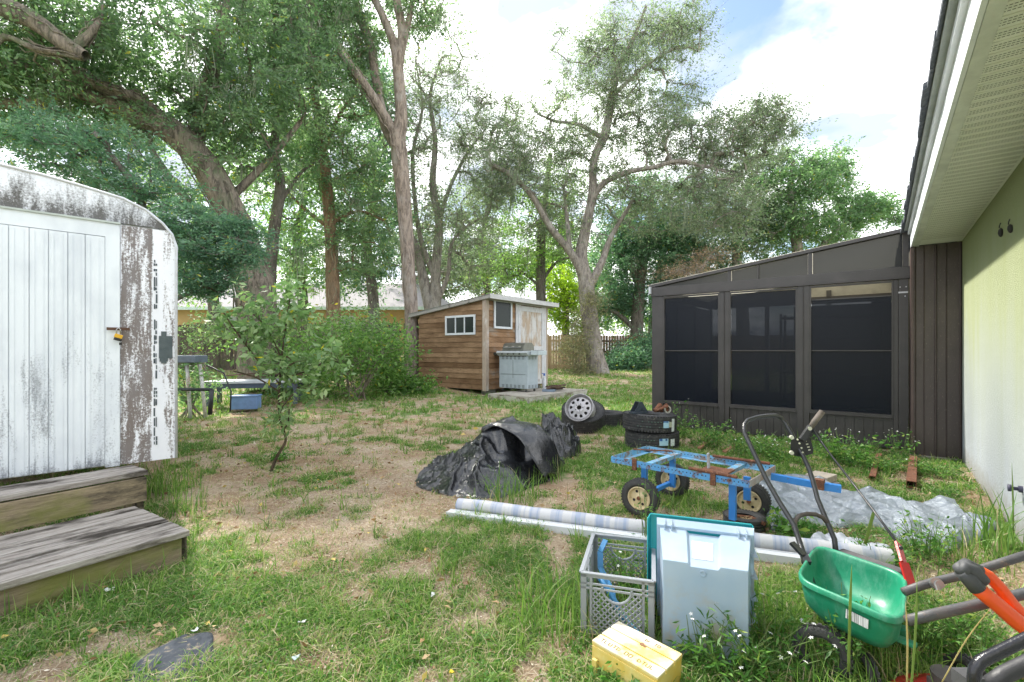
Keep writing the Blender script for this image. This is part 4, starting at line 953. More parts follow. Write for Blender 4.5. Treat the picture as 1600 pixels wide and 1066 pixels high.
o = thing('pipe', W(738, 718), 'short black pipe sticking out of the black plastic heap', 'pipe'); o.location = (0, 0, 0); MATS_OF[o.name] = Matrix.Identity(4)
pA, pB = P(741, 690, 4.72), P(765, 703, 4.8); o.location = pA; MATS_OF[o.name] = Matrix.Translation(pA)
m = MB(); m.tube([pA, pB], .022, 14); m.build('pipe_body', pm('pipeb', (.03, .035, .04), rough=.35), o, world=True)
top = [W(*p) for p in ((842, 705), (855, 690), (875, 690), (900, 700), (908, 706))]; bot = [W(*p) for p in ((846, 716), (860, 724), (880, 722), (898, 718), (908, 712))]
b2_ = sheet(top, bot, 90, 80, lambda x, y, u, v: tent(x, y, .46, 5.95, .42, .62, .6, .2, 2.2)+.09*fold(x, y, 14, .8, 21)+.06*fold(x, y, 26, 2.1, 22)+.03*crease(x, y, 16, 2), .15).build('black_bag', bt, smooth=True); T(b2_, 'small shiny crumpled black plastic bag behind the black heap', 'plastic bag')
top = [W(*p) for p in ((205, 1050), (235, 1020), (285, 995), (330, 992))]; bot = [W(*p) for p in ((190, 1075), (240, 1085), (300, 1080), (345, 1040))]
s_ = sheet(top, bot, 60, 40, lambda x, y, u, v: .008+.02*crease(x, y, 7, 31)+.01*crease(x, y, 18, 32)).build('ground_sheet', pm('dark_sheet', (.045, .052, .065), (.08, .09, .105), scale=9, rough=.7, c3=(.3, .25, .18), s3=18, f3=.62, spec=.1), smooth=True); T(s_, 'torn flat dark plastic sheet half buried in grass at bottom left', 'plastic sheet')

# ---------------------------------------------------------------- milk crate
CR = Vector((.318, 2.18, 0)); crate = thing('milk_crate', CR, 'grey plastic milk crate with lattice sides left of the clear bin', 'milk crate', R(-16.5))
cg = plastic('crate_grey', (.27, .29, .32), .5, dirt=(.2, .18, .14))
cw, cd, ch_ = .32, .475, .28
def cside(O, d, L):                   # lattice side from O along d
    m = MB(); d = Vector(d)
    def q(x, z): return O+d*x+Vector((0, 0, z))
    nn = Vector((-d.y, d.x, 0)); tt = .006
    def bb(a, b, w, t_=tt): m.bar(a, b, t_, w, up=(0, 0, 1)) if abs((b-a).normalized().z) < .9 else m.box(((a+b)/2), (w if abs(d.x) > .5 else t_, t_ if abs(d.x) > .5 else w, (b-a).length))
    for z_ in (.272, .235, .215): bb(q(0, z_), q(L, z_), .016 if z_ > .25 else .008)
    bb(q(0, .012), q(L, .012), .024)
    for x_ in (.012, L-.012, .045, L-.045): bb(q(x_, 0), q(x_, ch_), .012 if .02 < x_ < L-.02 else .024)
    s = .0; z0_, z1_ = .024, .21; hgt_ = z1_-z0_; x_ = .045; x9 = L-.045; stp = .027
    k = -hgt_
    while k < x9-x_:
        a_, b_ = max(0, k), min(x9-x_, k+hgt_)
        if b_ > a_:
            for mir in (0, 1):
                pa, pb = ((a_, z0_+(a_-k)), (b_, z0_+(b_-k)))
                if mir: pa, pb = (x9-x_-pa[0], pa[1]), (x9-x_-pb[0], pb[1])
                # leave the handle opening free
                n_ = 6
                for z in range(n_):
                    A = (pa[0]+(pb[0]-pa[0])*z/n_, pa[1]+(pb[1]-pa[1])*z/n_); B = (pa[0]+(pb[0]-pa[0])*(z+1)/n_, pa[1]+(pb[1]-pa[1])*(z+1)/n_)
                    mx_ = (A[0]+B[0])/2-(x9-x_)/2; mz_ = (A[1]+B[1])/2-.225
                    if (mx_/.065)**2+(mz_/.065)**2 > 1: m.bar(q(x_+A[0], A[1]), q(x_+B[0], B[1]), tt, .005)
        k += stp
    pts = [q(L/2+.065*math.cos(a), .225+.065*math.sin(a)) for a in [math.pi+math.pi*i/10 for i in range(11)]]; m.tube(pts, .006, 6)
    return m
cside(Vector((0, 0, 0)), (1, 0, 0), cw).build('side_panel', cg, crate); cside(Vector((0, cd, 0)), (1, 0, 0), cw).build('side_panel', cg, crate)
cside(Vector((0, 0, 0)), (0, 1, 0), cd).build('side_panel', cg, crate); cside(Vector((cw, 0, 0)), (0, 1, 0), cd).build('side_panel', cg, crate)
m = MB()
for a, b, l in (((0, 0), (cw, 0), 0), ((0, cd), (cw, cd), 0), ((0, 0), (0, cd), 0), ((cw, 0), (cw, cd), 0)): m.bar((a[0], a[1], .282), (b[0], b[1], .282), .02, .008)
m.build('rim', cg, crate, bevel=.002)
m = MB()
for k in range(12): m.box((cw*(k+.5)/12, cd/2, .006), (.006, cd, .006))
for k in range(17): m.box((cw/2, cd*(k+.5)/17, .0065), (cw, .006, .006))
m.build('crate_floor', cg, crate)
bluep = plastic('blue_strap', (.04, .20, .42), .5)
o = thing('blue_scoop', crate.matrix_world @ Vector((0, 0, 0)), 'blue plastic strap and handle lying inside the grey milk crate', 'plastic scoop'); CM = full_matrix(crate)
oo = CM @ Vector((.12, .3, .012)); o.location = oo; MATS_OF[o.name] = Matrix.Translation(oo)
m = MB(); pp = [CM @ Vector(p) for p in ((.07, .44, .27), (.045, .40, .22), (.05, .36, .15), (.09, .30, .11), (.12, .24, .10), (.13, .18, .07), (.20, .10, .03), (.25, .04, .02))]
for a, b in zip(pp, pp[1:]): m.bar(a, b, .030, .006)
m.build('strap', bluep, o, world=True); m = MB(); m.tube([CM @ Vector(p) for p in ((.06, .16, .20), (.10, .12, .17), (.16, .10, .10), (.19, .05, .05))], .012, 10); m.build('grip', bluep, o, world=True, smooth=True)

# ---------------------------------------------------------------- storage bin on its end, teal lid
BA, BB = Vector((.657, 2.06, 0)), Vector((.97, 1.95, 0)); bx_ = (BB-BA).normalized(); by_ = Vector((-bx_.y, bx_.x, 0)); bz = math.atan2(bx_.y, bx_.x)
tub = thing('storage_bin', BA, 'translucent whitish storage tub standing on its end with teal lid behind', 'storage bin', bz)
t = NT('clear_plastic'); n1 = t.noise(t.coords(), 4, 5); c = t.n('ShaderNodeTexCoord'); q = t.n('ShaderNodeSeparateXYZ'); t.l(c.outputs['Object'], q.inputs[0])
col = t.ramp(n1, [(.35, (.66, .73, .80)), (.65, (.50, .62, .76))])
low = t.ramp(q.outputs[2], [(.10, 1), (.34, 0)]); sm = t.ramp(t.noise(t.coords(loc=(2, 0, 4)), 7, 6, .7), [(.50, 0), (.62, .7)]); col = t.mix(t.math('MULTIPLY', low, sm), col, (.70, .44, .15))
b = t.bsdf(col, .38, 0, t.noise(t.coords(), 25, 4), .08, .004, out=False); tl = t.n('ShaderNodeBsdfTranslucent'); tl.inputs[0].default_value = (.62, .78, .92, 1); tp_ = t.n('ShaderNodeBsdfTransparent'); tp_.inputs[0].default_value = (.8, .9, .95, 1)
x1_ = t.n('ShaderNodeMixShader'); x1_.inputs[0].default_value = .45; t.l(b.outputs[0], x1_.inputs[1]); t.l(tl.outputs[0], x1_.inputs[2]); x2_ = t.n('ShaderNodeMixShader'); x2_.inputs[0].default_value = .10; t.l(x1_.outputs[0], x2_.inputs[1]); t.l(tp_.outputs[0], x2_.inputs[2]); t.l(x2_.outputs[0], t.out.inputs[0]); clr = t.m
bw, bh, bdp = .332, .392, .335
# front = base of the tub (x 0..bw, z 0..bh), widening to the rim at y = bdp
def fr(y):
    k = y/bdp; e = .028*k; return (-e, bw+.055*k, -.0, bh+.055*k)
m = MB(); levels = [0, bdp*.93]
x0, x1, z0, z1 = fr(0); X0, X1, Z0, Z1 = fr(bdp)
# top side has a stepped recess in the middle, like the photo
def tp(u, y): a = fr(y); return a[0]+(a[1]-a[0])*u
cols = [0, .30, .33, .66, .69, 1]; drop = [0, 0, .014, .014, 0, 0]
vs = []
for u, d in zip(cols, drop): vs += [(tp(u, 0), 0, z1-d), (tp(u, bdp*.8), bdp*.8, fr(bdp*.8)[3]-d)]
f_ = [(2*i, 2*i+2, 2*i+3, 2*i+1) for i in range(5)]; m.add(vs, f_)
fb = [(tp(u, 0), 0, 0) for u in cols]; ft = [(tp(u, 0), 0, z1-d) for u, d in zip(cols, drop)]; m.add(fb+ft, [(i, i+1, 7+i, 6+i) for i in range(5)])
a8 = fr(bdp*.8)
m.add([(x0, 0, 0), (x0, 0, z1), (a8[0], bdp*.8, a8[3]), (a8[0], bdp*.8, 0)], [(0, 1, 2, 3)]); m.add([(x1, 0, 0), (x1, 0, z1), (a8[1], bdp*.8, a8[3]), (a8[1], bdp*.8, 0)], [(3, 2, 1, 0)]); m.add([(x0, 0, .002), (x1, 0, .002), (a8[1], bdp*.8, .002), (a8[0], bdp*.8, .002)], [(3, 2, 1, 0)])
for u, d in ((.0, 0), (1, 0)): pass
m.build('tub_shell', clr, tub, solid=.003, bevel=.0)
m = MB(); e = .012; a9 = fr(bdp*.8)
m.add([(a9[0], bdp*.8, 0), (a9[1], bdp*.8, 0), (a9[1], bdp*.8, a9[3]), (a9[0], bdp*.8, a9[3]), (a9[0]-e, bdp*.8, -.0), (a9[1]+e, bdp*.8, -.0), (a9[1]+e, bdp*.8, a9[3]+e), (a9[0]-e, bdp*.8, a9[3]+e)], [(0, 1, 5, 4), (1, 2, 6, 5), (2, 3, 7, 6), (3, 0, 4, 7)])
m.add([(a9[0]-e, bdp*.8, 0), (a9[1]+e, bdp*.8, 0), (a9[1]+e, bdp*.8, a9[3]+e), (a9[0]-e, bdp*.8, a9[3]+e), (X0-e, bdp, 0), (X1+e, bdp, 0), (X1+e, bdp, Z1+e), (X0-e, bdp, Z1+e)], [(0, 1, 5, 4), (1, 2, 6, 5), (2, 3, 7, 6), (3, 0, 4, 7)])
for u in (.06, .14, .86, .94): xx = tp(u, bdp*.9); m.box((xx, bdp*.86, Z1+.001), (.004, .09, .024))
for zz in (.06, .16, .26, .36): m.box((X1+.003, bdp*.86, zz), (.024, .09, .004))
m.build('tub_rim', clr, tub, solid=.003)
m = MB(); pa = [Vector((tp(.36, .06), .06, 0)), Vector((tp(.60, .06), .06, 0)), Vector((tp(.60, .20), .20, 0)), Vector((tp(.36, .20), .20, 0))]
m.add([(p.x, p.y, fr(p.y)[3]-.011) for p in pa], [(0, 1, 2, 3)]); m.build('paper_label', pm('paper', (.74, .75, .76), (.66, .67, .68), scale=20, rough=.8), tub, solid=.001)
m = MB(); random.seed(12)
for r_ in range(5):
    x_ = .42
    while x_ < .56:
        w_ = random.uniform(.008, .02); yy = .085+r_*.02
        if random.random() < .6: m.box((tp(x_+w_/2, yy), yy, fr(yy)[3]-.0098), (w_*bw, .004, .0008))
        x_ += w_+.006
m.build('label_print', pm('print_grey', (.45, .5, .5)), tub)
m = MB(); m.lathe([(.014, 0), (.014, .004), (.009, .004), (.008, .001), (0, .001)], 20, TR((bw*.48, -.002, bh-.035), R(90))); m.build('moulded_stud', clr, tub, smooth=True)
teal = plastic('teal_lid', (.03, .42, .46), .4, dirt=(.1, .3, .3))
lid = thing('bin_lid', BA+by_*(bdp+.02), 'teal plastic lid leaning upright behind the translucent tub', 'lid', bz+.0, rx=R(-3))
m = MB(); x0_, x1_, zt_ = X0-.045, X1+.006, Z1+.016
m.box(((x0_+x1_)/2, .006, zt_/2), (x1_-x0_, .006, zt_)); 
m.build('lid_panel', teal, lid, bevel=.002)
m = MB(); hh_ = .045
m.add([(x0_, 0, 0), (x0_, 0, zt_), (x0_-.012, -hh_*1.3, zt_-.01), (x0_-.012, -hh_*1.3, 0)], [(0, 1, 2, 3)]); m.add([(x0_, 0, zt_), (x1_, 0, zt_), (x1_, -.022, zt_+.004), (x0_, -.022, zt_+.004)], [(0, 1, 2, 3)]); m.add([(x1_, 0, 0), (x1_, 0, zt_), (x1_+.004, -.03, zt_), (x1_+.004, -.03, 0)], [(0, 1, 2, 3)])
m.build('lid_lip', teal, lid, solid=.004)
# ---------------------------------------------------------------- yellow slatted step
YA = W(923, 1000, .12); yb = thing('yellow_step', (YA.x, YA.y, 0), 'dirty yellow plastic step box with worn lettering in the grass below the crate', 'step box', R(-45.5), ry=R(2))
yp = NT('yellow_plastic'); n1 = yp.noise(yp.coords(), 9, 6, .7); col = yp.ramp(n1, [(.35, (.72, .48, .07)), (.6, (.74, .60, .22))]); c = yp.n('ShaderNodeTexCoord'); q = yp.n('ShaderNodeSeparateXYZ'); yp.l(c.outputs['Object'], q.inputs[0])
col = yp.mix(yp.math('MULTIPLY', yp.ramp(q.outputs[2], [(.11, 0), (.118, 1)]), yp.ramp(yp.noise(yp.coords(), 6, 6), [(.38, 0), (.55, .9)])), col, (.78, .72, .58)); yp.bsdf(col, .55, 0, yp.noise(yp.coords(), 50, 5), .2, .004); yp = yp.m
m = MB(); yl, yw = .292, .20
for k in range(3): m.box((yl/2, .033+k*.067, .112), (yl, .060, .018))
m.box((yl/2, yw/2, .100), (yl-.01, yw-.01, .010)); m.build('top_slats', yp, yb, bevel=.003)
m = MB(); m.box((yl/2, .006, .062), (yl-.006, .010, .08)); m.box((yl/2, yw-.006, .062), (yl-.006, .010, .08)); m.box((yl-.006, yw/2, .056), (.010, yw-.03, .095)); m.box((.006, yw/2, .056), (.010, yw-.03, .095))
m.box((.03, -.016, .03), (.02, .012, .07)); m.build('skirt', yp, yb, bevel=.002)
m = MB(); random.seed(5)
def scrib(m, x0, y0, n, s, gap):
    x = x0
    for k in range(n):
        c_ = random.choice('IOLDTU')
        st_ = {'I': [((0, 0), (0, 1))], 'L': [((0, 0), (0, 1)), ((0, 0), (.6, 0))], 'O': [((0, 0), (0, 1)), ((0, 1), (.6, 1)), ((.6, 1), (.6, 0)), ((.6, 0), (0, 0))], 'D': [((0, 0), (0, 1)), ((0, 1), (.6, .7)), ((.6, .7), (.6, .2)), ((.6, .2), (0, 0))], 'T': [((0, 1), (.7, 1)), ((.35, 0), (.35, 1))], 'U': [((0, 0), (0, 1)), ((0, 0), (.6, 0)), ((.6, 0), (.6, 1))]}[c_]
        if random.random() < .85:
            for a, b in st_: m.bar((x+a[0]*s, y0+a[1]*s, .1222), (x+b[0]*s, y0+b[1]*s, .1222), .0016, .0012)
        x += s*.95
        if k in gap: x += s*.8
scrib(m, .025, .022, 7, .020, (4,)); scrib(m, .175, .022, 5, .019, ()); scrib(m, .15, .158, 4, .015, (1,))
m.build('worn_lettering', pm('ochre_print', (.20, .13, .04), rough=.8), yb)
m = MB(); m.cyl(.010, 0, .002, 9, TR((.155, .128, .1215))); m.cyl(.006, 0, .002, 7, TR((.168, .124, .1215))); m.build('mud_spot', pm('mud', (.25, .13, .06)), yb)

# ---------------------------------------------------------------- green spreader
rimz = .36; Q = [W(1245, 902, rimz), W(1277, 851, rimz), W(1415, 898, rimz), W(1409, 972, rimz)]
sp0 = sum(Q, Vector())/4; sp = thing('spreader', (sp0.x, sp0.y, 0), 'green seed spreader with black push handle and red lever', 'spreader')
grn = NT('green_plastic'); n1 = grn.noise(grn.coords(), 7, 5, .7); col = grn.ramp(n1, [(.35, (.012, .20, .105)), (.7, (.02, .27, .15))]); col = grn.mix(grn.ramp(grn.noise(grn.coords((1, 1, .3)), 14, 8, .8), [(.48, 0), (.66, .55)]), col, (.15, .36, .27)); grn.bsdf(col, .38, 0, grn.noise(grn.coords(), 50, 4), .06, .003); grn = grn.m
def rounded(Q, k, n=5):
    out = []
    for i_ in range(4):
        a, b, c_ = Q[i_-1], Q[i_], Q[(i_+1) % 4]; p1, p2 = b.lerp(a, k), b.lerp(c_, k)
        for j in range(n+1): s_ = j/n; out.append((p1.lerp(b, s_)).lerp(b.lerp(p2, s_), s_))
    return out
cen = sp0.copy()
def ring(scale, z, k=.22, dx=0, dy=0):
    return [Vector((cen.x+(p.x-cen.x)*scale[0]+dx, cen.y+(p.y-cen.y)*scale[0]+dy, z)) for p in rounded(Q, k)]
m = MB(); rings = [ring((1.045,), rimz-.022), ring((1.05,), rimz-.004), ring((1.03,), rimz+.002), ring((.985,), rimz), ring((.965,), rimz-.01), ring((.95,), rimz-.04), ring((.90,), rimz-.10, .26), ring((.72,), rimz-.145, .3, .01), ring((.5,), rimz-.155, .35, .02)]
n = len(rings[0]); vs = sum(rings, [])
m.add(vs, [(i_*n+k, i_*n+(k+1) % n, (i_+1)*n+(k+1) % n, (i_+1)*n+k) for i_ in range(len(rings)-1) for k in range(n)]+[tuple((len(rings)-1)*n+k for k in range(n))])
ro = [ring((1.045,), rimz-.022), ring((1.0,), rimz-.024), ring((.985,), rimz-.05), ring((.94,), rimz-.11, .26), ring((.76,), rimz-.165, .3, .01), ring((.45,), rimz-.18, .35, .02)]
vs = sum(ro, []); m.add(vs, [(i_*n+(k+1) % n, i_*n+k, (i_+1)*n+k, (i_+1)*n+(k+1) % n) for i_ in range(len(ro)-1) for k in range(n)]+[tuple((len(ro)-1)*n+n-1-k for k in range(n))])
m.build('hopper', grn, sp, world=True, smooth=True)
ax = (Q[2]-Q[1]).normalized(); ay = (Q[1]-Q[0]).normalized()
m = MB(); c0 = cen+ax*.08+Vector((0, 0, rimz-.143-cen.z))
m.bar(c0-ax*.08-ay*.02, c0+ax*.11+ay*.02, .045, .03); m.bar(c0-ax*.11-ay*.07, c0+ax*.14-ay*.06, .03, .02); m.build('agitator_ridge', grn, sp, world=True, bevel=.006)
m = MB(); m.bar(c0-ax*.10-ay*.015+Vector((0, 0, .01)), c0-ax*.085-ay*.015+Vector((0, 0, .01)), .03, .03); m.build('dark_plug', pm('plug', (.04, .045, .04)), sp, world=True)
m = MB(); e_ = (Q[3]-Q[0]).normalized(); s0 = Q[0].lerp(Q[3], .52)+Vector((0, 0, -.055)); on = Vector((e_.y, -e_.x, 0)); 
if on.y > 0: on = -on
s0 = s0+on*.005; m.bar(s0, s0+e_*.075+Vector((0, 0, -.004)), .003, .034); m.build('barcode_label', NTM if False else pm('barcode', (.62, .63, .64), (.1, .1, .1), scale=5, stretch=(60, 60, .5), lo=.5, hi=.56, rough=.5), sp, world=True)
blk = pm('black_tube', (.018, .019, .022), (.03, .031, .034), scale=9, rough=.28, c3=(.12, .11, .1), s3=60, f3=.68)
yh = lambda py: 2.20+(867-py)/218*.55
hp = [(1257, 880), (1256, 867), (1241, 821), (1218, 785), (1197.5, 749), (1178, 708), (1163, 676), (1163, 664), (1168, 657), (1183, 652), (1198, 650), (1212, 649.5), (1220, 653), (1227, 661), (1236, 676), (1246, 697), (1256, 715), (1264, 732), (1270, 751), (1278, 781), (1291, 812), (1304, 843), (1306, 862)]
h3 = [P(x_, y_, yh(y_)+(.10 if i_ > 12 else .10*max(0, min(1, (i_-8)/4)))) for i_, (x_, y_) in enumerate(hp)]
m = MB(); m.tube(h3, .0125, 12); m.build('handle', blk, sp, world=True, smooth=True)
m = MB(); lp_ = [P(x_, y_, yh(y_)+o_) for x_, y_, o_ in ((1241, 826, 0), (1242, 814, .02), (1249, 806, .04), (1261, 803, .06), (1275, 804, .08), (1286, 809, .09), (1295, 820, .1))]; m.tube(lp_, .011, 10); m.build('brace', pm('rusty_black', (.05, .045, .045), (.10, .07, .055), rough=.6), sp, world=True, smooth=True)
m = MB(); m.bar(P(1237, 848, 2.2), P(1256, 868, 2.15), .03, .012); m.bar(P(1256, 868, 2.16), P(1262, 880, 2.12), .03, .02); m.build('handle_clamp', blk, sp, world=True)
m = MB(); yq = 2.72; quad = [(1250, 684), (1262, 676), (1268, 690), (1271, 703), (1270, 709), (1252, 714), (1235, 711), (1235, 700), (1236, 688)]
a_ = [P(x_, y_, yq-.012) for x_, y_ in quad]; b__ = [P(x_, y_, yq+.012) for x_, y_ in quad]; nq = len(quad)
m.add(a_+b__, [tuple(range(nq)), tuple(range(2*nq-1, nq-1, -1))]+[((i_+1) % nq, i_, nq+i_, nq+(i_+1) % nq) for i_ in range(nq)]); m.build('setting_dial', pm('dial', (.015, .015, .017), rough=.45), sp, world=True)
m = MB()
for k, (x_, y_) in enumerate(((1256, 683), (1258.5, 690), (1261, 694.5), (1263, 699), (1264.5, 703.5))): m.bar(P(x_-1.6, y_, yq-.0135), P(x_+1.8, y_-.6, yq-.0135), .002, .006)
for (x_, y_) in ((1246, 687), (1249, 693), (1252, 700), (1254, 707), (1257, 712)): m.cyl(.005, 0, .004, 8, M_face(P(x_, y_, yq-.03), (0, -1, 0)))
m.build('dial_marks', pm('mark', (.62, .62, .5), rough=.5), sp, world=True)
for (x_, y_) in ((1236, 683), (1236, 707), (1264, 669)): m = MB(); m.cyl(.011, 0, .02, 10, M_face(P(x_, y_, yq-.014), (-.3, -1, 0))); m.build('bolt', D_.materials['mark'], sp, world=True)
m = MB(); m.tube([P(1265, 671, 2.70), P(1272, 660, 2.70), P(1285, 643, 2.70)], [.014, .0165, .0165], 12); m.build('lever_grip', pm('worn_grip', (.09, .075, .06), (.16, .13, .11), scale=18, rough=.7), sp, world=True, smooth=True)
m = MB(); m.bar(P(1253, 688, 2.70), P(1268, 667, 2.70), .02, .035); m.build('lever', blk, sp, world=True)
m = MB(); m.tube([P(1270, 672, 2.69), P(1296, 708, 2.6), P(1330, 752, 2.45), P(1365, 798, 2.25), P(1403, 850, 2.05)], .0055, 8); m.build('control_rod', blk, sp, world=True, smooth=True)
red = pm('red_paint', (.42, .015, .015), (.5, .025, .02), scale=8, rough=.35, c3=(.2, .06, .04), s3=40, f3=.68)
m = MB(); m.bar(P(1403, 849, 2.05), P(1412, 880, 1.98), .034, .010, up=(0, 1, .2)); m.bar(P(1412, 879, 1.98), P(1425, 918, 1.93), .036, .010, up=(0, 1, .2)); m.build('red_arm', red, sp, world=True)
m = MB(); m.cyl(.008, -.01, .012, 10, M_face(P(1405, 855, 2.03), (0, -1, 0))); m.build('bolt', blk, sp, world=True)
m = MB(); m.tube([P(1256, 872, 2.2), cen+Vector((0, 0, .12-cen.z))-ax*.1, cen+Vector((0, 0, .10-cen.z))], .012, 8); m.tube([cen-ay*.22-cen.z*Vector((0, 0, 1))+Vector((0, 0, .1)), cen+ay*.22-cen.z*Vector((0, 0, 1))+Vector((0, 0, .1))], .008, 8); m.build('axle_frame', blk, sp, world=True)
for s in (-1, 1):
    c1 = Vector((cen.x, cen.y, .10))+ay*.21*s-ax*.08; m = MB(); MW = M_face(c1, ay)
    w = tyre_mesh(.10, .06, .045, n=28, grooves=2); w.v = [MW @ p for p in w.v]; ww = w.build('wheel', rub2, sp, world=True, auto=40)
m = MB(); m.box(Vector((cen.x, cen.y, .0))+ax*.02+ay*.33+Vector((0, 0, rimz-.05)), (.26, .12, .03), rz=math.atan2(ax.y, ax.x)); m.build('rear_deflector', pm('dark_plate', (.10, .095, .10), rough=.6), sp, world=True, bevel=.008)

# ---------------------------------------------------------------- push mower with folded handle, trimmer grip, black handle
mo = Vector((1.42, 1.66, 0)); mow = thing('lawn_mower', (1.50, 1.56, 0), 'red lawn mower deck sunk in weeds with grey tube handles running right', 'lawn mower')
tubeg = pm('tube_grey', (.055, .058, .065), (.09, .085, .085), scale=14, rough=.5, c3=(.16, .11, .08), s3=34, f3=.63)
m = MB(); m.tube([P(1412, 925, 1.72), P(1440, 915, 1.72), P(1465, 908, 1.71), P(1500, 900, 1.70), P(1560, 881, 1.68), P(1640, 856, 1.64)], .0145, 12); m.build('handle_tube', tubeg, mow, world=True, smooth=True)
m = MB(); m.tube([P(1417, 970, 1.56), P(1460, 960, 1.55), P(1520, 947, 1.54), P(1600, 928, 1.52), P(1660, 912, 1.5)], .0165, 12); m.build('handle_tube', tubeg, mow, world=True, smooth=True)
m = MB(); m.cyl(.013, -.03, .03, 12, M_face(P(1462, 912, 1.70), (-.3, -1, .4))); m.cyl(.02, .0, .01, 12, M_face(P(1462, 912, 1.69), (-.3, -1, .4))); m.tube([P(1462, 912, 1.67), P(1466, 922, 1.66)], .006, 8); m.build('wing_nut', pm('nut', (.4, .4, .4), rough=.3, metal=.8), mow, world=True)
m = MB(); md = Vector((1.5, 1.62, 0))
prof = [(.0, .15), (.12, .15), (.15, .12), (.2, .11), (.225, .09), (.235, .05), (.23, .045), (.21, .09)]; m.lathe(prof, 28, TR((1.56, 1.66, -.035), 0, 0, 0, (.9, .8, .9))); m.build('deck', red, mow, world=True, smooth=True)
m = MB(); m.cyl(.06, .09, .15, 18, TR((1.56, 1.68, 0))); m.box((1.56, 1.66, .10), (.12, .12, .05)); m.build('engine', pm('engine', (.05, .045, .05), (.12, .1, .09), rough=.5), mow, world=True, bevel=.006)
for sx_, sy_ in ((-1, -1), (-1, 1), (1, -1), (1, 1)):
    w = tyre_mesh(.07, .04, .035, n=24, grooves=1); MW = M_face((1.56+sx_*.19, 1.66+sy_*.17, .05), (sx_, .2, 0)); w.v = [MW @ p for p in w.v]; w.build('wheel', rub2, mow, world=True, auto=40)
# trimmer: loop of orange with black end grip
oran = plastic('orange_plastic', (.80, .09, .012), .35, dirt=(.45, .08, .02), da=.66); Yt = 1.50
tri = thing('hedge_trimmer', P(1600, 975, Yt), 'bright orange loop handle with black rubber end on the mower tubes', 'power tool')
def Pt(px, py, dy=0): return P(px, py, Yt+dy)
m = MB(); m.tube([Pt(1504, 898, -.06), Pt(1508, 886, -.06), Pt(1520, 892, -.06), Pt(1534, 908, -.06)], [.014, .019, .021, .021], 14); m.tube([Pt(1504, 898, -.06), Pt(1500, 889, -.05), Pt(1510, 882, -.03), Pt(1530, 891, -.02)], [.014, .018, .018, .016], 14)
m.tube([Pt(1500, 892, -.055), Pt(1512, 902, -.06), Pt(1528, 921, -.07)], [.018, .022, .022], 14); m.tube([Pt(1506, 884, -.05), Pt(1520, 896, -.045)], [.02, .022], 14)
m.build('rubber_grip', pm('rubber_dark', (.045, .05, .055), (.07, .07, .075), rough=.6), tri, world=True, smooth=True)
m = MB(); m.tube([Pt(1528, 890, -.02), Pt(1545, 900, -.02), Pt(1562, 918, -.025), Pt(1580, 943, -.03), Pt(1596, 962, -.035), Pt(1625, 990, -.04)], [.015, .017, .018, .019, .021, .024], 14); m.build('loop_bar', oran, tri, world=True, smooth=True)
m = MB(); m.tube([Pt(1526, 919, -.07), Pt(1540, 930, -.07), Pt(1562, 948, -.07), Pt(1585, 968, -.07), Pt(1608, 985, -.07), Pt(1650, 1008, -.07)], [.021, .022, .022, .023, .025, .027], 14); m.build('loop_bar', oran, tri, world=True, smooth=True)
m = MB(); m.tube([Pt(1610, 988, -.055), Pt(1680, 1020, -.055), Pt(1740, 1050, -.055)], [.03, .05, .045], 14); m.build('motor_housing', oran, tri, world=True, smooth=True)
# black handle of some unidentified equipment in the corner
Yb = 1.05
bh_ = thing('equipment_handle', P(1560, 1060, Yb), 'glossy black squared tube loop in the bottom right corner', 'garden tool')
gb = pm('gloss_black', (.012, .012, .016), (.02, .02, .024), rough=.18); m = MB()
m.tube([P(1523, 1095, Yb), P(1522, 1060, Yb), P(1524, 1045, Yb), P(1532, 1034, Yb), P(1545, 1027, Yb), P(1600, 1000, Yb-.01), P(1680, 962, Yb-.02)], .0125, 14); m.build('loop', gb, bh_, world=True, smooth=True)
m = MB(); m.tube([P(1540, 1075, Yb+.03), P(1570, 1054, Yb+.03), P(1620, 1030, Yb+.03), P(1680, 1000, Yb+.02)], .017, 14); m.build('inner_bar', pm('matt_black', (.03, .03, .034), rough=.5), bh_, world=True, smooth=True)
m = MB(); m.box(P(1512, 1062, Yb+.04), (.04, .04, .03)); m.build('bracket', pm('grey_br', (.06, .06, .065), rough=.6), bh_, world=True)

# ---------------------------------------------------------------- rusty channels, boards, blocks, litter
def channel(A, B, w, label, cat='metal channel'):
    A, B = Vector(A), Vector(B); o = thing('steel_channel', A, label, cat, math.atan2((B-A).y, (B-A).x)); L = (B-A).length; m = MB()
    m.box((L/2, 0, .012), (L, w, .006)); m.box((L/2, w/2, w/2), (L, .005, w)); m.box((L/2, -w/2, w/2), (L, .005, w)); m.box((L/2, 0, w), (L, w, .006)); m.build('channel_body', rust, o); return o
channel(W(1363, 752), W(1374, 715), .05, 'short rusty steel channel poking from weeds below the screened room')
channel(W(1424, 764), W(1427, 722), .07, 'larger rusty steel channel on sand at the foot of the brown sheet')
for a, b, l in (((1092, 706), (1116, 690), 'thin rusty board lying left by the weeds beside the tyre stack'), ((1132, 712), (1150, 700), 'shorter rusty board in the weeds right of the thin one')):
    A, B = W(*a), W(*b); o = thing('thin_board', A, l, 'board', math.atan2((B-A).y, (B-A).x)); m = MB(); m.box(((B-A).length/2, 0, .045), ((B-A).length, .05, .02)); m.build('plank', woodmat('rustboard', (.33, .18, .1), (.2, .11, .07)), o)
o = thing('stacked_pavers', W(1284, 762), 'small pale pavers stacked at the edge of the grey tarp', 'pavers', .5); m = MB(); m.box((0, 0, .03), (.24, .2, .06)); m.box((.01, .01, .095), (.22, .19, .06), rz=.12); m.build('paver_blocks', pm('paver', (.44, .38, .32), (.32, .28, .24), scale=20, rough=.95), o, bevel=.005)
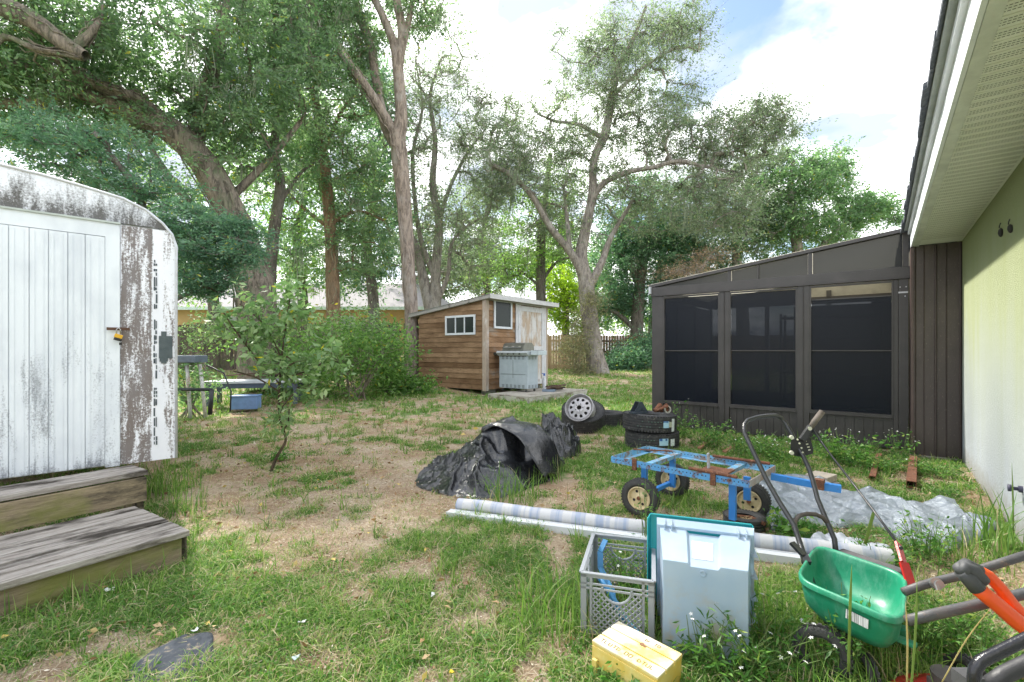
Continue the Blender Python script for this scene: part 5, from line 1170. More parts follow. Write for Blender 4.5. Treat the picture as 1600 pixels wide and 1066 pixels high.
def flake(name, px, py, s, mat, label, cat, yaw=0):
    p = W(px, py); m = MB(); n = 9; vs = [(0, 0, .02)]+[(s*(.6+.5*random.random())*math.cos(2*math.pi*k/n), s*.75*(.6+.5*random.random())*math.sin(2*math.pi*k/n), .012+random.uniform(0, .02)) for k in range(n)]
    m.add(vs, [(0, 1+k, 1+(k+1) % n) for k in range(n)], TR((p.x, p.y, float(gz(p.x, p.y))+.012), 0, 0, yaw)); o = m.build(name, mat, solid=.002); T(o, label, cat); return o
pw = pm('paper_white', (.74, .75, .76), rough=.8)
random.seed(2)
flake('paper_scrap', 172, 928, .026, pw, 'crumpled white paper scrap in front of the wooden steps', 'litter'); flake('paper_scrap', 472, 985, .02, pw, 'white paper scrap in grass at lower centre left', 'litter', 1)
flake('paper_scrap', 677, 940, .018, pw, 'tiny white scrap in grass left of the milk crate', 'litter', 2); flake('paper_scrap', 462, 1042, .022, pm('bluish', (.45, .55, .58)), 'pale bluish scrap near the bottom edge of the lawn', 'litter'); flake('paper_scrap', 305, 998, .022, pw, 'white crumb lying on the dark plastic sheet', 'litter')
flake('yellow_leaf', 418, 655, .06, pm('yl', (.75, .5, .03)), 'fallen yellow leaf on litter below the small citrus tree', 'leaf'); flake('yellow_leaf', 358, 866, .025, pm('yl2', (.7, .55, .08)), 'yellow leaf in grass right of the wooden steps', 'leaf')
flake('yellow_leaf', 706, 1058, .014, pm('yl3', (.75, .55, .03)), 'small yellow flower head at the bottom centre of the lawn', 'leaf')
# junk behind the trailer on the left
tb_ = Vector((-5.7, 10.6, .12)); o = thing('low_table', tb_, 'low white topped bench with debris on it in front of the dark fence', 'bench', .25)
m = MB(); m.box((0, 0, .50), (1.9, .8, .05)); m.build('bench_top', pm('bench_white', (.62, .64, .68), (.5, .52, .55), rough=.6), o); m = MB()
for a in (-.85, .85):
    for b in (-.32, .32): m.box((a, b, .24), (.08, .08, .48))
m.box((0, -.36, .42), (1.7, .03, .1)); m.build('bench_legs', pm('bench_leg', (.08, .10, .14), rough=.6), o)
o2_ = thing('scrap_wood_pile', tb_+Vector((.1, .15, .53)), 'brown sticks and leaf debris heaped on the low white bench', 'scrap wood', .25); m = MB(); random.seed(6)
for k in range(16): m.box((random.uniform(-.7, .7), random.uniform(-.1, .15), .03+random.random()*.1), (random.uniform(.15, .6), .05, .03), rz=random.uniform(-.6, .6), ry=random.uniform(-.1, .1))
m.build('sticks', woodmat('stickw', (.16, .10, .07), (.08, .06, .05)), o2_)
o = thing('plastic_container', tb_+Vector((.15, -.7, -.05)), 'blue plastic box under the low white bench', 'box', .2); m = MB(); m.box((0, 0, .15), (.5, .3, .26)); m.box((0, 0, .29), (.53, .33, .03)); m.build('box_body', pm('bluebox', (.18, .30, .55), rough=.5), o, bevel=.01)
pz = Vector((-6.05, 9.0, .02)); o = thing('pipe_stand', pz, 'dirty white pipe legs with grey plastic tray beside the trailer', 'pipe stand')
m = MB(); 
for a, b in (((-.05, 0, 0), (-.12, 0, 1.02)), ((.17, .1, 0), (.06, .1, 1.02))): m.tube([a, b], .032, 12)
m.build('white_pipe', dirtywhite('pipe_white', (.28, .18, .1), .47, .6, sx=12, base=(.7, .7, .68)), o, smooth=True)
m = MB(); m.box((-.25, .05, 1.12), (.75, .4, .14)); m.build('grey_tray', pm('tray_grey', (.14, .18, .22), (.09, .11, .14), rough=.5), o, bevel=.02)
m = MB(); m.tube([(-.4, -.1, .55), (.42, -.1, .55)], .03, 10); m.tube([(.42, -.1, .55), (.38, -.1, .08)], .04, 10); m.tube([(.2, .1, 1.0), (.55, .05, .85), (.72, .0, .5), (.70, 0, .12)], .014, 8); m.build('black_pipe', pm('pvcb', (.02, .025, .03), rough=.4), o, smooth=True)
m = MB(); m.tube([(-.32, -.5, 0), (-.30, -.5, .62)], .016, 10); m.build('thin_post', pm('post_white', (.6, .64, .68), rough=.5), o, smooth=True)
# ---------------------------------------------------------------- vegetation
def leaf_quads(Cn, S, droop=.25, ratio=.42, fold=.15, updir=0.0, Dv=None):
    n = len(Cn); d = rng.normal(size=(n, 3)); d[:, 2] = d[:, 2]*.6-droop+updir
    if Dv is not None: d = d*.5+Dv
    d /= np.linalg.norm(d, axis=1)[:, None]
    r = rng.normal(size=(n, 3)); s = np.cross(d, r); s /= np.linalg.norm(s, axis=1)[:, None]; nn = np.cross(s, d)
    S = np.asarray(S).reshape(-1, 1)*np.ones((n, 1))
    V = np.empty((n, 4, 3)); V[:, 0] = Cn-d*S*.5; V[:, 2] = Cn+d*S*.5; mid = Cn-d*S*.06+nn*S*fold*.5
    V[:, 1] = mid-s*S*ratio*.5; V[:, 3] = mid+s*S*ratio*.5
    return V.reshape(-1, 3)
def quads(n): return np.arange(n*4).reshape(n, 4)
def in_ell(e, n, shell=.45):
    v = rng.normal(size=(n, 3)); v /= np.linalg.norm(v, axis=1)[:, None]
    return np.array(e[:3])+v*(rng.random(n)**shell)[:, None]*np.array(e[3:6])
def bark_tube(mb, pts, rs, n):
    mb.tube(pts, rs, n, cap=False, jit=.05)
def smooth_path(pts, k=4):
    # Catmull-Rom through (x,y,z,r)
    P_ = [np.array(p, float) for p in pts]; P_ = [2*P_[0]-P_[1]]+P_+[2*P_[-1]-P_[-2]]; out = []
    for i in range(1, len(P_)-2):
        for j in range(k):
            t = j/k; a, b, c, d = P_[i-1:i+3]; out.append(.5*((2*b)+(-a+c)*t+(2*a-5*b+4*c-d)*t*t+(-a+3*b-3*c+d)*t**3))
    out.append(P_[-2]); return np.array(out)
def px_limb(pts):                  # (px, py, Y, radius)
    return [(*P(a, b, c), r) for a, b, c, r in pts]
def tree(name, label, limbs, ells, bark, leafm, lsize=.09, per=110, spread=(.34, .22), group=None, moss=0, mossm=None, droop=.25, ratio=.42, twig=.010, cat='tree', base=None, spare=None, lumps=1.0, maxr=.09, ntw=5, vines=0):
    """limbs: lists of (x,y,z,r); first is the trunk. ells: crown lobes (x,y,z,rx,ry,rz,clumps)."""
    LM = [smooth_path(l) for l in limbs]
    b = LM[0][0][:3]; ells = [(*e[:6], int(e[6]*1.25)) for e in ells]; o = thing(name, (b[0], b[1], b[2]), label, cat, group=group)
    mb = MB()
    pos, rad, par = [], [], []
    for l in LM:
        rr = np.maximum(l[:, 3], .008); wob = l[:, :3].copy()
        bark_tube(mb, [Vector(p) for p in wob], list(rr), 12 if rr[0] > .12 else 8)
        for k, p in enumerate(wob):
            if p[2] > b[2]+1.2: pos.append(p); rad.append(rr[k]); par.append(-1)
    nl = len(pos)
    if vines:
        vb = MB()
        for k in range(vines):
            l = LM[rng.integers(0, min(3, len(LM)))]; i0 = rng.integers(0, max(1, len(l)-8)); i1 = min(len(l), i0+rng.integers(6, 20)); a = rng.uniform(0, 6.28); pts = []
            for i in range(i0, i1):
                a += rng.normal()*.25; t_ = l[min(i+1, len(l)-1), :3]-l[max(i-1, 0), :3]; t_ = Vector(t_).normalized(); u_ = t_.orthogonal().normalized(); w_ = t_.cross(u_)
                pts.append(Vector(l[i, :3])+(u_*math.cos(a)+w_*math.sin(a))*(l[i, 3]*1.03+.01+abs(rng.normal())*.03))
            if len(pts) > 3: vb.tube(pts, float(rng.uniform(.008, .022)), 5, cap=False)
        vb.build('vines', bark, o, world=True, smooth=True)
    cl = np.concatenate([in_ell(e, int(e[6]*lumps)) for e in ells]) if ells else np.zeros((0, 3))
    pos = np.array(pos); 
    d0 = np.array([np.min(np.linalg.norm(pos-c, axis=1)) for c in cl]) if len(cl) else []
    order = np.argsort(d0); pos = list(pos); ends = []
    arr = np.array(pos)
    paths = []
    for ci in order:
        c = cl[ci]; dd = np.linalg.norm(arr-c, axis=1)+.35*np.maximum(0, arr[:, 2]-c[2]); k = int(np.argmin(dd)); p0 = arr[k]; L = np.linalg.norm(c-p0)
        if L < .15: ends.append((k, c)); continue
        n_ = max(2, int(L/.45)); new = []; off = rng.normal(size=3)*.10*L; off2 = rng.normal(size=3)*.06*L
        prev = k
        for j in range(1, n_+1):
            t = j/n_; q = p0*(1-t)+c*t+off*math.sin(math.pi*t)+off2*math.sin(2*math.pi*t)+np.array([0, 0, .10*L*math.sin(math.pi*t)])
            pos.append(q); par.append(prev); rad.append(0); prev = len(pos)-1; new.append(prev)
        paths.append([k]+new); ends.append((prev, c)); arr = np.array(pos)
    cnt = np.zeros(len(pos))
    for e, c in ends: cnt[e] += 1
    for k in range(len(pos)-1, -1, -1):
        if par[k] >= 0: cnt[par[k]] += cnt[k]
    tr_ = lambda k: min(maxr, twig*max(1, cnt[k])**.5)
    for p in paths:
        rs = [min(tr_(p[1])*1.05, rad[p[0]] if p[0] < nl else 9)]+[tr_(k) for k in p[1:]]; rs[-1] = twig*.4
        bark_tube(mb, [Vector(pos[k]) for k in p], rs, 6 if rs[0] > .03 else 4)
    mb.build('trunk', bark, o, world=True, smooth=True)
    if len(cl):
        # leafy sprays: thin twigs fan out of every branch end and carry the leaves
        nt = max(5, ntw*2); lv = max(3, per//nt); M_ = len(cl)*nt
        base_ = np.repeat(cl, nt, 0); sz = np.repeat(.6+.7*rng.random(len(cl)), nt)[:, None]
        bias = np.repeat(rng.normal(size=(len(cl), 3))*.5, nt, 0)
        dr = (rng.normal(size=(M_, 3))*.9+bias)*np.array([spread[0], spread[0], spread[1]])*sz*1.15; dr[:, 2] -= droop*.15*np.linalg.norm(dr, axis=1)
        tips = base_+dr; wd = np.cross(dr, rng.normal(size=(M_, 3))); wd /= np.linalg.norm(wd, axis=1)[:, None]; wd *= twig*.32; md = base_+dr*.5+rng.normal(size=(M_, 3))*.02
        VT = np.stack([base_-wd, base_+wd, md+wd*.8, md-wd*.8, tips+wd*.3, tips-wd*.3], 1).reshape(-1, 3); i_ = np.arange(M_)[:, None]*6
        mesh_np('twigs', VT, np.concatenate([i_+np.array([0, 1, 2, 3]), i_+np.array([3, 2, 4, 5])], 1).reshape(-1, 4), bark, o)
        n = M_*lv; tt = rng.random(n)**.7; pts = np.repeat(base_, lv, 0)+np.repeat(dr, lv, 0)*tt[:, None]*1.08+rng.normal(size=(n, 3))*lsize*.62
        S = lsize*1.22*(.55+.8*rng.random(n)); tone = np.repeat(rng.random(len(cl))*.4, nt*lv)+np.repeat(rng.random(M_)*.25, lv)+rng.random(n)*.32
        tone = np.where(rng.random(n) < .014, .99, np.clip(tone, 0, .93))
        Dv = np.repeat(dr/np.linalg.norm(dr, axis=1)[:, None], lv, 0)*.7
        mesh_np('foliage', leaf_quads(pts, S, droop, ratio, Dv=Dv), quads(n), leafm, o, tone)
    if moss and mossm is not None:
        src = arr[rng.integers(0, len(arr), moss)]
        for s in src:
            VV, FF = [], []
            ns = rng.integers(18, 46); L0 = rng.uniform(.35, 1.5)
            for j in range(ns):
                a = s+rng.normal(size=3)*np.array([.13, .13, .04]); L = L0*rng.uniform(.3, 1); w = rng.uniform(.006, .014); th = rng.uniform(0, 3.14); dx = np.array([math.cos(th), math.sin(th), 0])*w
                p_ = a.copy(); k = 4
                for q in range(k):
                    p2 = p_+np.array([rng.normal()*.035, rng.normal()*.035, -L/k]); n0 = len(VV); tw_ = 1-q/k*.7; t2_ = 1-(q+1)/k*.7
                    VV += [p_-dx*tw_, p_+dx*tw_, p2+dx*t2_, p2-dx*t2_]; FF.append((n0, n0+1, n0+2, n0+3)); p_ = p2
            mesh_np('hanging_moss', np.array(VV), np.array(FF), mossm, o, rng.random(len(FF)))
    return o
def ell(px, py, Y, rx, ry, n, rd=None):    # crown lobe: centre in the photo at distance Y, half width/height in photo pixels there
    c = P(px, py, Y); s = Y/F; return (c.x, c.y, c.z, rx*s, (rd if rd else (rx+ry)/2*s*.9), ry*s, n)

bk_brown = barkmat('bark_brown', (.38, .31, .26), (.15, .12, .10), (.40, .36, .33))
bk_dark = barkmat('bark_dark', (.20, .175, .15), (.08, .07, .06), (.20, .20, .17))
bk_grey = barkmat('bark_grey', (.36, .32, .28), (.15, .13, .12), (.42, .39, .36))
bk_orange = barkmat('bark_orange', (.34, .23, .14), (.14, .09, .06), (.26, .20, .14))
bk_moss = barkmat('bark_mossy', (.28, .235, .19), (.09, .08, .065), (.17, .21, .12))
lf_oak = leafy('leaf_oak', (.07, .12, .075), (.155, .235, .15), (.32, .42, .26), trans=.52)
lf_bright = leafy('leaf_bright', (.09, .16, .06), (.19, .30, .10), (.36, .47, .18), trans=.55)
lf_blue = leafy('leaf_bluegreen', (.05, .12, .08), (.11, .21, .145), (.27, .40, .30), y=.995, trans=.45)
lf_grey = leafy('leaf_greygreen', (.09, .125, .09), (.19, .24, .18), (.37, .42, .32), yellow=(.38, .34, .18), y=.95, trans=.45)
lf_mid = leafy('leaf_mid', (.07, .135, .075), (.15, .25, .14), (.31, .42, .25), trans=.5)
lf_dark = leafy('leaf_dark', (.035, .075, .045), (.08, .14, .08), (.17, .25, .14), y=.99, trans=.45)
mossm = leafmat('spanish_moss', [(0, (.20, .23, .18)), (.5, (.30, .33, .26)), (1, (.42, .44, .36))], trans=.3, rough=.9, tboost=1)

# big leaning oak behind the trailer
Yo = 12.5
tree('oak_tree', 'huge leaning vine covered oak limb arching left over the camper trailer',
     [px_limb([(408, 600, Yo, .55), (402, 480, Yo, .48), (385, 400, Yo, .42), (360, 330, Yo-.2, .37), (318, 255, Yo-.5, .34), (268, 205, Yo-.8, .31), (215, 180, Yo-1.1, .25), (155, 155, Yo-1.4, .17), (110, 145, Yo-1.6, .14), (60, 158, Yo-1.8, .12), (0, 162, Yo-2, .10), (-80, 150, Yo-2.3, .07)]),
      px_limb([(318, 262, Yo-.5, .20), (305, 215, Yo-.5, .17), (312, 160, Yo-.3, .15), (338, 90, Yo, .12), (350, 30, Yo+.2, .10), (362, -60, Yo+.4, .07)]),
      px_limb([(268, 205, Yo-.8, .14), (225, 160, Yo-1.2, .12), (150, 130, Yo-1.8, .09), (80, 90, Yo-2.2, .06)]),
      px_limb([(385, 405, Yo, .16), (335, 360, Yo-.3, .12), (290, 310, Yo-.5, .10), (240, 240, Yo-.9, .07), (235, 200, Yo-1, .04)]),
      px_limb([(350, 320, Yo, .12), (420, 250, Yo+.3, .09), (470, 190, Yo+.6, .06)])],
     [ell(250, 110, Yo-.6, 230, 120, 112), ell(80, 60, Yo-1.5, 170, 90, 66), ell(400, 110, Yo+.3, 140, 120, 66), ell(120, 190, Yo-1.2, 160, 50, 34), ell(360, 230, Yo, 90, 90, 26), ell(-120, 60, Yo-2, 160, 150, 50), ell(300, -80, Yo, 300, 120, 60), ell(250, -250, Yo-1, 300, 120, 16)],
     bk_moss, lf_oak, lsize=.095, per=140, spread=(.36, .26), moss=16, mossm=mossm, vines=46)
# broken thick limb crossing the top left corner
Yl = 9.5
tree('oak_tree', 'thick broken off oak limb with sawn end reaching in from the top left corner',
     [px_limb([(-520, 560, Yl+1, .4), (-420, 250, Yl+.6, .36), (-250, 40, Yl+.3, .31), (-110, -40, Yl, .24), (0, 8, Yl, .20), (60, 38, Yl, .17), (100, 68, Yl, .15), (128, 84, Yl, .11), (134, 87, Yl, .09)]),
      px_limb([(110, 78, Yl, .10), (133, 60, Yl+.1, .08), (150, 40, Yl+.2, .06), (160, 28, Yl+.3, .025)]),
      px_limb([(20, 60, Yl, .05), (60, 78, Yl, .06), (100, 85, Yl, .05), (128, 92, Yl, .03)])],
     [ell(60, -40, Yl+.6, 160, 60, 40), ell(-60, 60, Yl+.3, 90, 90, 36), ell(60, 130, Yl+1.2, 120, 40, 16)], bk_moss, lf_mid, lsize=.085, per=110, spread=(.34, .24), moss=5, mossm=mossm, vines=22)
# slender dark trunks between the oaks
tree('slender_tree', 'slender dark forked tree between the leaning oak and the orange brown trunk',
     [px_limb([(424, 600, 14.5, .2), (422, 440, 14.5, .17), (430, 350, 14.5, .16), (438, 290, 14.5, .15), (428, 240, 14.5, .13), (432, 180, 14.5, .11), (425, 100, 14.5, .09), (430, 0, 14.5, .06)]),
      px_limb([(430, 262, 14.5, .09), (415, 215, 14.5, .07), (395, 185, 14.4, .05), (360, 150, 14.2, .03)]), px_limb([(436, 320, 14.5, .06), (470, 270, 14.8, .05), (500, 250, 15, .03)])],
     [ell(450, 80, 14.6, 110, 110, 74), ell(430, 250, 14.8, 90, 70, 28), ell(470, 380, 15.4, 60, 60, 14), ell(440, -90, 14.6, 160, 90, 60)], bk_dark, lf_mid, lsize=.095, per=120, spread=(.42, .28), moss=16, mossm=mossm)
tree('tall_tree', 'straight tree with orange brown lower trunk left of the forked trunk',
     [px_limb([(524, 600, 16.5, .27), (521, 480, 16.5, .24), (517, 380, 16.5, .21), (510, 280, 16.5, .18), (500, 200, 16.5, .15), (492, 140, 16.5, .12), (505, 60, 16.5, .09), (520, -20, 16.5, .07)]),
      px_limb([(513, 355, 16.5, .08), (480, 330, 16.2, .06), (450, 300, 16, .03)]), px_limb([(514, 350, 16.5, .08), (560, 330, 16.8, .05), (600, 345, 17, .03)]), px_limb([(506, 240, 16.5, .08), (530, 180, 16.5, .06), (560, 140, 16.6, .04)])],
     [ell(520, 160, 16.6, 90, 130, 90), ell(560, 300, 17.0, 60, 90, 54), ell(470, 240, 16.8, 60, 70, 26), ell(545, 400, 17.2, 55, 50, 26), ell(530, 0, 16.6, 120, 110, 80)], bk_orange, lf_oak, lsize=.10, per=120, spread=(.44, .30), moss=26, mossm=mossm)
# the great forked trunk beside the shed
Ym = 15.3
tree('tall_tree', 'tall grey brown forked trunk rising right beside the left corner of the shed',
     [px_limb([(644, 615, Ym, .33), (643, 585, Ym, .25), (643, 500, Ym, .215), (637, 400, Ym, .22), (630, 300, Ym, .24), (624, 245, Ym, .26), (622, 215, Ym, .25), (627, 180, Ym, .20), (622, 110, Ym, .175), (616, 70, Ym, .15), (600, 30, Ym, .12), (578, -20, Ym, .11), (560, -90, Ym, .07)]),
      px_limb([(622, 225, Ym, .18), (606, 190, Ym-.1, .15), (575, 140, Ym-.3, .14), (545, 100, Ym-.5, .125), (515, 55, Ym-.7, .11), (490, 20, Ym-.9, .11), (470, -40, Ym-1.1, .09)]),
      px_limb([(624, 235, Ym, .20), (602, 195, Ym+.4, .17), (588, 130, Ym+.6, .14), (578, 70, Ym+.8, .13), (560, 20, Ym+1, .13), (548, -50, Ym+1.2, .10)]),
      px_limb([(622, 110, Ym, .16), (628, 50, Ym, .14), (620, 0, Ym+.1, .12), (612, -80, Ym+.2, .08)]), px_limb([(624, 100, Ym, .12), (636, 45, Ym+.1, .10), (645, 0, Ym+.2, .09), (655, -60, Ym+.2, .06)])],
     [ell(560, -60, Ym, 180, 70, 40), ell(470, 20, Ym-.7, 70, 60, 30), ell(660, 10, Ym+.2, 50, 45, 22), ell(540, 60, Ym+.9, 60, 60, 22)], bk_brown, lf_oak, lsize=.09, per=110, spread=(.4, .28), moss=10, mossm=mossm, vines=16)
# pale sprawling tree behind the shed
Yp = 22
tree('sparse_tree', 'pale thin leaved tree of many twisting stems standing behind the shed',
     [px_limb([(684, 590, Yp, .30), (680, 480, Yp, .27), (682, 410, Yp, .22), (686, 350, Yp, .19), (676, 290, Yp, .16), (680, 220, Yp, .12), (672, 150, Yp, .08), (690, 90, Yp, .04)]),
      px_limb([(676, 500, Yp, .30), (660, 430, Yp, .22), (648, 380, Yp, .16), (620, 340, Yp, .10), (600, 320, Yp, .06)]),
      px_limb([(684, 440, Yp, .16), (662, 390, Yp, .12), (650, 330, Yp, .10), (645, 240, Yp, .09), (660, 170, Yp, .06), (650, 100, Yp, .04)]),
      px_limb([(684, 470, Yp, .13), (700, 430, Yp, .10), (706, 380, Yp, .08), (735, 350, Yp, .06), (760, 340, Yp, .04)]),
      px_limb([(684, 360, Yp, .11), (700, 300, Yp, .09), (730, 240, Yp, .07), (760, 200, Yp, .04)])],
     [ell(690, 140, Yp, 80, 130, 150), ell(765, 230, Yp, 65, 110, 130), ell(720, 350, Yp, 85, 85, 110), ell(655, 250, Yp, 45, 150, 90), ell(740, 420, Yp+2, 70, 40, 40), ell(810, 170, Yp, 30, 40, 16), ell(615, 400, Yp, 40, 50, 14)], bk_grey, lf_grey, lsize=.085, per=60, spread=(.5, .36), moss=28, mossm=mossm, twig=.012, ntw=6)
tree('slender_tree', 'thin dark trunk rising just behind the shed roof',
     [px_limb([(846, 590, 24, .27), (845, 440, 24, .25), (846, 370, 24, .22), (852, 310, 24, .15), (860, 240, 24, .1)]), px_limb([(846, 440, 24, .09), (870, 410, 24, .07), (900, 400, 24, .04)]), px_limb([(846, 450, 24, .08), (815, 425, 24, .06), (790, 420, 24, .04)])],
     [ell(840, 360, 24, 75, 70, 70), ell(800, 420, 24.5, 70, 45, 50), ell(870, 300, 24, 50, 50, 30)], bk_dark, lf_bright, lsize=.11, per=70, spread=(.5, .34), moss=8, mossm=mossm)
# great grey green oak in the middle
Yg = 21
tree('oak_tree', 'tall silvery green oak with pale twisting limbs left of the screened room',
     [px_limb([(936, 594, Yg, .58), (930, 560, Yg, .42), (922, 500, Yg, .37), (915, 440, Yg, .34), (908, 400, Yg, .28), (918, 345, Yg, .21), (926, 300, Yg, .19), (928, 250, Yg, .17), (945, 210, Yg, .20), (955, 160, Yg, .17), (966, 110, Yg, .13), (990, 60, Yg, .09), (1010, 10, Yg, .05)]),
      px_limb([(914, 440, Yg, .20), (895, 400, Yg-.3, .17), (860, 355, Yg-.7, .14), (830, 305, Yg-1, .11), (800, 275, Yg-1.3, .11), (765, 255, Yg-1.5, .07)]),
      px_limb([(926, 310, Yg, .13), (945, 285, Yg, .13), (985, 268, Yg-.4, .11), (1020, 262, Yg-.7, .09), (1060, 252, Yg-1, .09), (1110, 262, Yg-1.3, .06), (1160, 270, Yg-1.6, .04)]),
      px_limb([(920, 450, Yg, .2), (940, 410, Yg+.3, .16), (955, 370, Yg+.6, .12), (985, 320, Yg+.8, .08)]),
      px_limb([(940, 215, Yg, .12), (905, 195, Yg, .09), (870, 190, Yg-.2, .06), (840, 178, Yg-.4, .04)]),
      px_limb([(890, 395, Yg-.3, .12), (886, 340, Yg, .09), (880, 290, Yg+.2, .06)]),
      px_limb([(958, 150, Yg, .1), (1000, 110, Yg-.2, .07), (1045, 80, Yg-.4, .04)])],
     [ell(985, 100, Yg, 95, 85, 120), ell(1060, 45, Yg, 55, 50, 60), ell(905, 120, Yg, 60, 90, 50), ell(1030, 190, Yg, 90, 60, 90), ell(870, 220, Yg-.3, 70, 60, 62), ell(820, 260, Yg-.9, 65, 60, 52), ell(1120, 230, Yg-1, 90, 60, 110), ell(1195, 195, Yg-1.5, 50, 45, 36), ell(1120, 320, Yg-1.2, 80, 60, 80), ell(960, 260, Yg+.5, 100, 80, 90), ell(780, 250, Yg-.9, 45, 70, 40), ell(870, 330, Yg+1, 80, 70, 70), ell(1010, 330, Yg+1, 70, 60, 50), ell(1215, 180, Yg-1.5, 45, 28, 22), ell(960, 50, Yg, 60, 40, 26)],
     bk_grey, lf_grey, lsize=.085, per=110, spread=(.46, .30), moss=40, mossm=mossm, twig=.011, ntw=7, vines=14)
# air plants and vines at its foot
def shoots(name, label, cat, spots, mat, seed, lsize, per, h, w, parent=None, ratio=.2, up=.8):
    pass
# darker trees behind it
tree('bushy_tree', 'dark green bushy tree shading the brown fence left of the screened room',
     [px_limb([(994, 600, 26, .4), (995, 520, 26, .36), (1000, 440, 26, .30), (1010, 380, 26, .2), (1020, 300, 26, .12)]), px_limb([(996, 520, 26, .15), (965, 490, 26, .12), (940, 485, 26, .07)]), px_limb([(1000, 450, 26, .2), (980, 400, 26, .15), (970, 330, 26, .1)])],
     [ell(1010, 360, 26, 85, 90, 150), ell(960, 400, 26, 50, 80, 60), ell(1080, 380, 26, 70, 75, 90), ell(1000, 470, 26.5, 80, 30, 50), ell(960, 480, 27, 55, 40, 30)], bk_dark, lf_blue, lsize=.13, per=110, spread=(.55, .38), moss=22, mossm=mossm)
tree('bushy_tree', 'trunk with ivy at the left post of screened room under dark crown',
     [px_limb([(1021, 600, 27.5, .42), (1022, 520, 27.5, .36), (1030, 430, 27.5, .26), (1045, 350, 27.5, .15)])],
     [ell(1050, 430, 27.5, 50, 60, 50), ell(1120, 420, 27, 80, 50, 60)], bk_dark, lf_dark, lsize=.13, per=110, spread=(.55, .38))
tree('round_tree', 'leafy mid green tree behind the right end of the screened room roof',
     [px_limb([(1255, 600, 24, .35), (1255, 480, 24, .32), (1245, 380, 24, .25), (1235, 300, 24, .15), (1240, 250, 24, .08)]), px_limb([(1250, 440, 24, .2), (1280, 390, 24, .15), (1320, 350, 24, .09), (1370, 325, 24, .05)])],
     [ell(1240, 310, 24, 70, 75, 130), ell(1290, 270, 24, 42, 45, 60), ell(1330, 335, 24, 40, 35, 44), ell(1372, 325, 24, 32, 26, 34), ell(1200, 360, 24.5, 60, 50, 60), ell(1290, 360, 24, 50, 35, 40), ell(1400, 345, 24, 12, 14, 6)], bk_grey, lf_mid, lsize=.12, per=100, spread=(.42, .30), ntw=4)
lf_rust = leafy('leaf_rust', (.22, .13, .10), (.36, .24, .18), (.48, .36, .28), yellow=(.5, .4, .3))
tree('dead_tree', 'half dead tree with rusty brown twigs above left end of screened room roof', [px_limb([(1075, 600, 20, .14), (1078, 500, 20, .11), (1085, 440, 20, .07), (1110, 400, 20, .03)])], [ell(1080, 425, 20, 45, 16, 34), ell(1110, 400, 20, 30, 12, 16)], bk_grey, lf_rust, lsize=.07, per=50, spread=(.4, .22), ratio=.3)
tree('round_tree', 'feathery grey green tree rising over the middle of the screened room roof',
     [px_limb([(1160, 600, 25, .35), (1160, 480, 25, .3), (1150, 380, 25, .2), (1170, 280, 25, .1)])],
     [ell(1150, 340, 25, 70, 70, 100), ell(1200, 250, 24.5, 50, 55, 50), ell(1090, 300, 25, 50, 50, 40)], bk_grey, lf_grey, lsize=.10, per=120, spread=(.5, .34), moss=16, mossm=mossm)
tree('bright_tree', 'yellow green leafy tree glowing between the shed and the ivy covered trunk',
     [px_limb([(885, 600, 27, .14), (885, 520, 27, .12), (888, 460, 27, .08)])], [ell(885, 475, 27, 36, 45, 60), ell(865, 440, 27.5, 40, 30, 30), ell(905, 520, 27, 22, 25, 14)], bk_dark, leafy('leaf_lime', (.14, .24, .02), (.28, .40, .03), (.48, .52, .06), trans=.5), lsize=.13, per=80, spread=(.4, .3), ntw=2)
# blue green spreading tree just beyond the trailer
Yt_ = 8.6
tree('feathery_tree', 'blue green layered tree spreading over the right corner of the camper trailer',
     [px_limb([(215, 640, Yt_+.6, .13), (222, 480, Yt_+.6, .11), (228, 380, Yt_+.5, .09), (215, 300, Yt_+.4, .07), (170, 240, Yt_+.2, .05)]), px_limb([(225, 440, Yt_+.5, .07), (280, 385, Yt_+.2, .05), (340, 370, Yt_, .03), (395, 380, Yt_-.1, .02)]), px_limb([(222, 500, Yt_+.5, .06), (290, 460, Yt_+.2, .04), (350, 440, Yt_, .02)])],
     [ell(130, 240, Yt_+.4, 130, 45, 60), ell(210, 300, Yt_+.3, 90, 40, 44), ell(280, 350, Yt_, 80, 35, 48), ell(340, 395, Yt_, 75, 32, 46), ell(310, 440, Yt_+.1, 55, 30, 26), ell(370, 360, Yt_+.3, 40, 20, 22), ell(60, 200, Yt_+.7, 60, 30, 24), ell(300, 400, Yt_+.8, 90, 60, 30)],
     bk_dark, lf_blue, lsize=.062, per=110, spread=(.24, .085), ratio=.34, twig=.006, droop=.05, ntw=4)
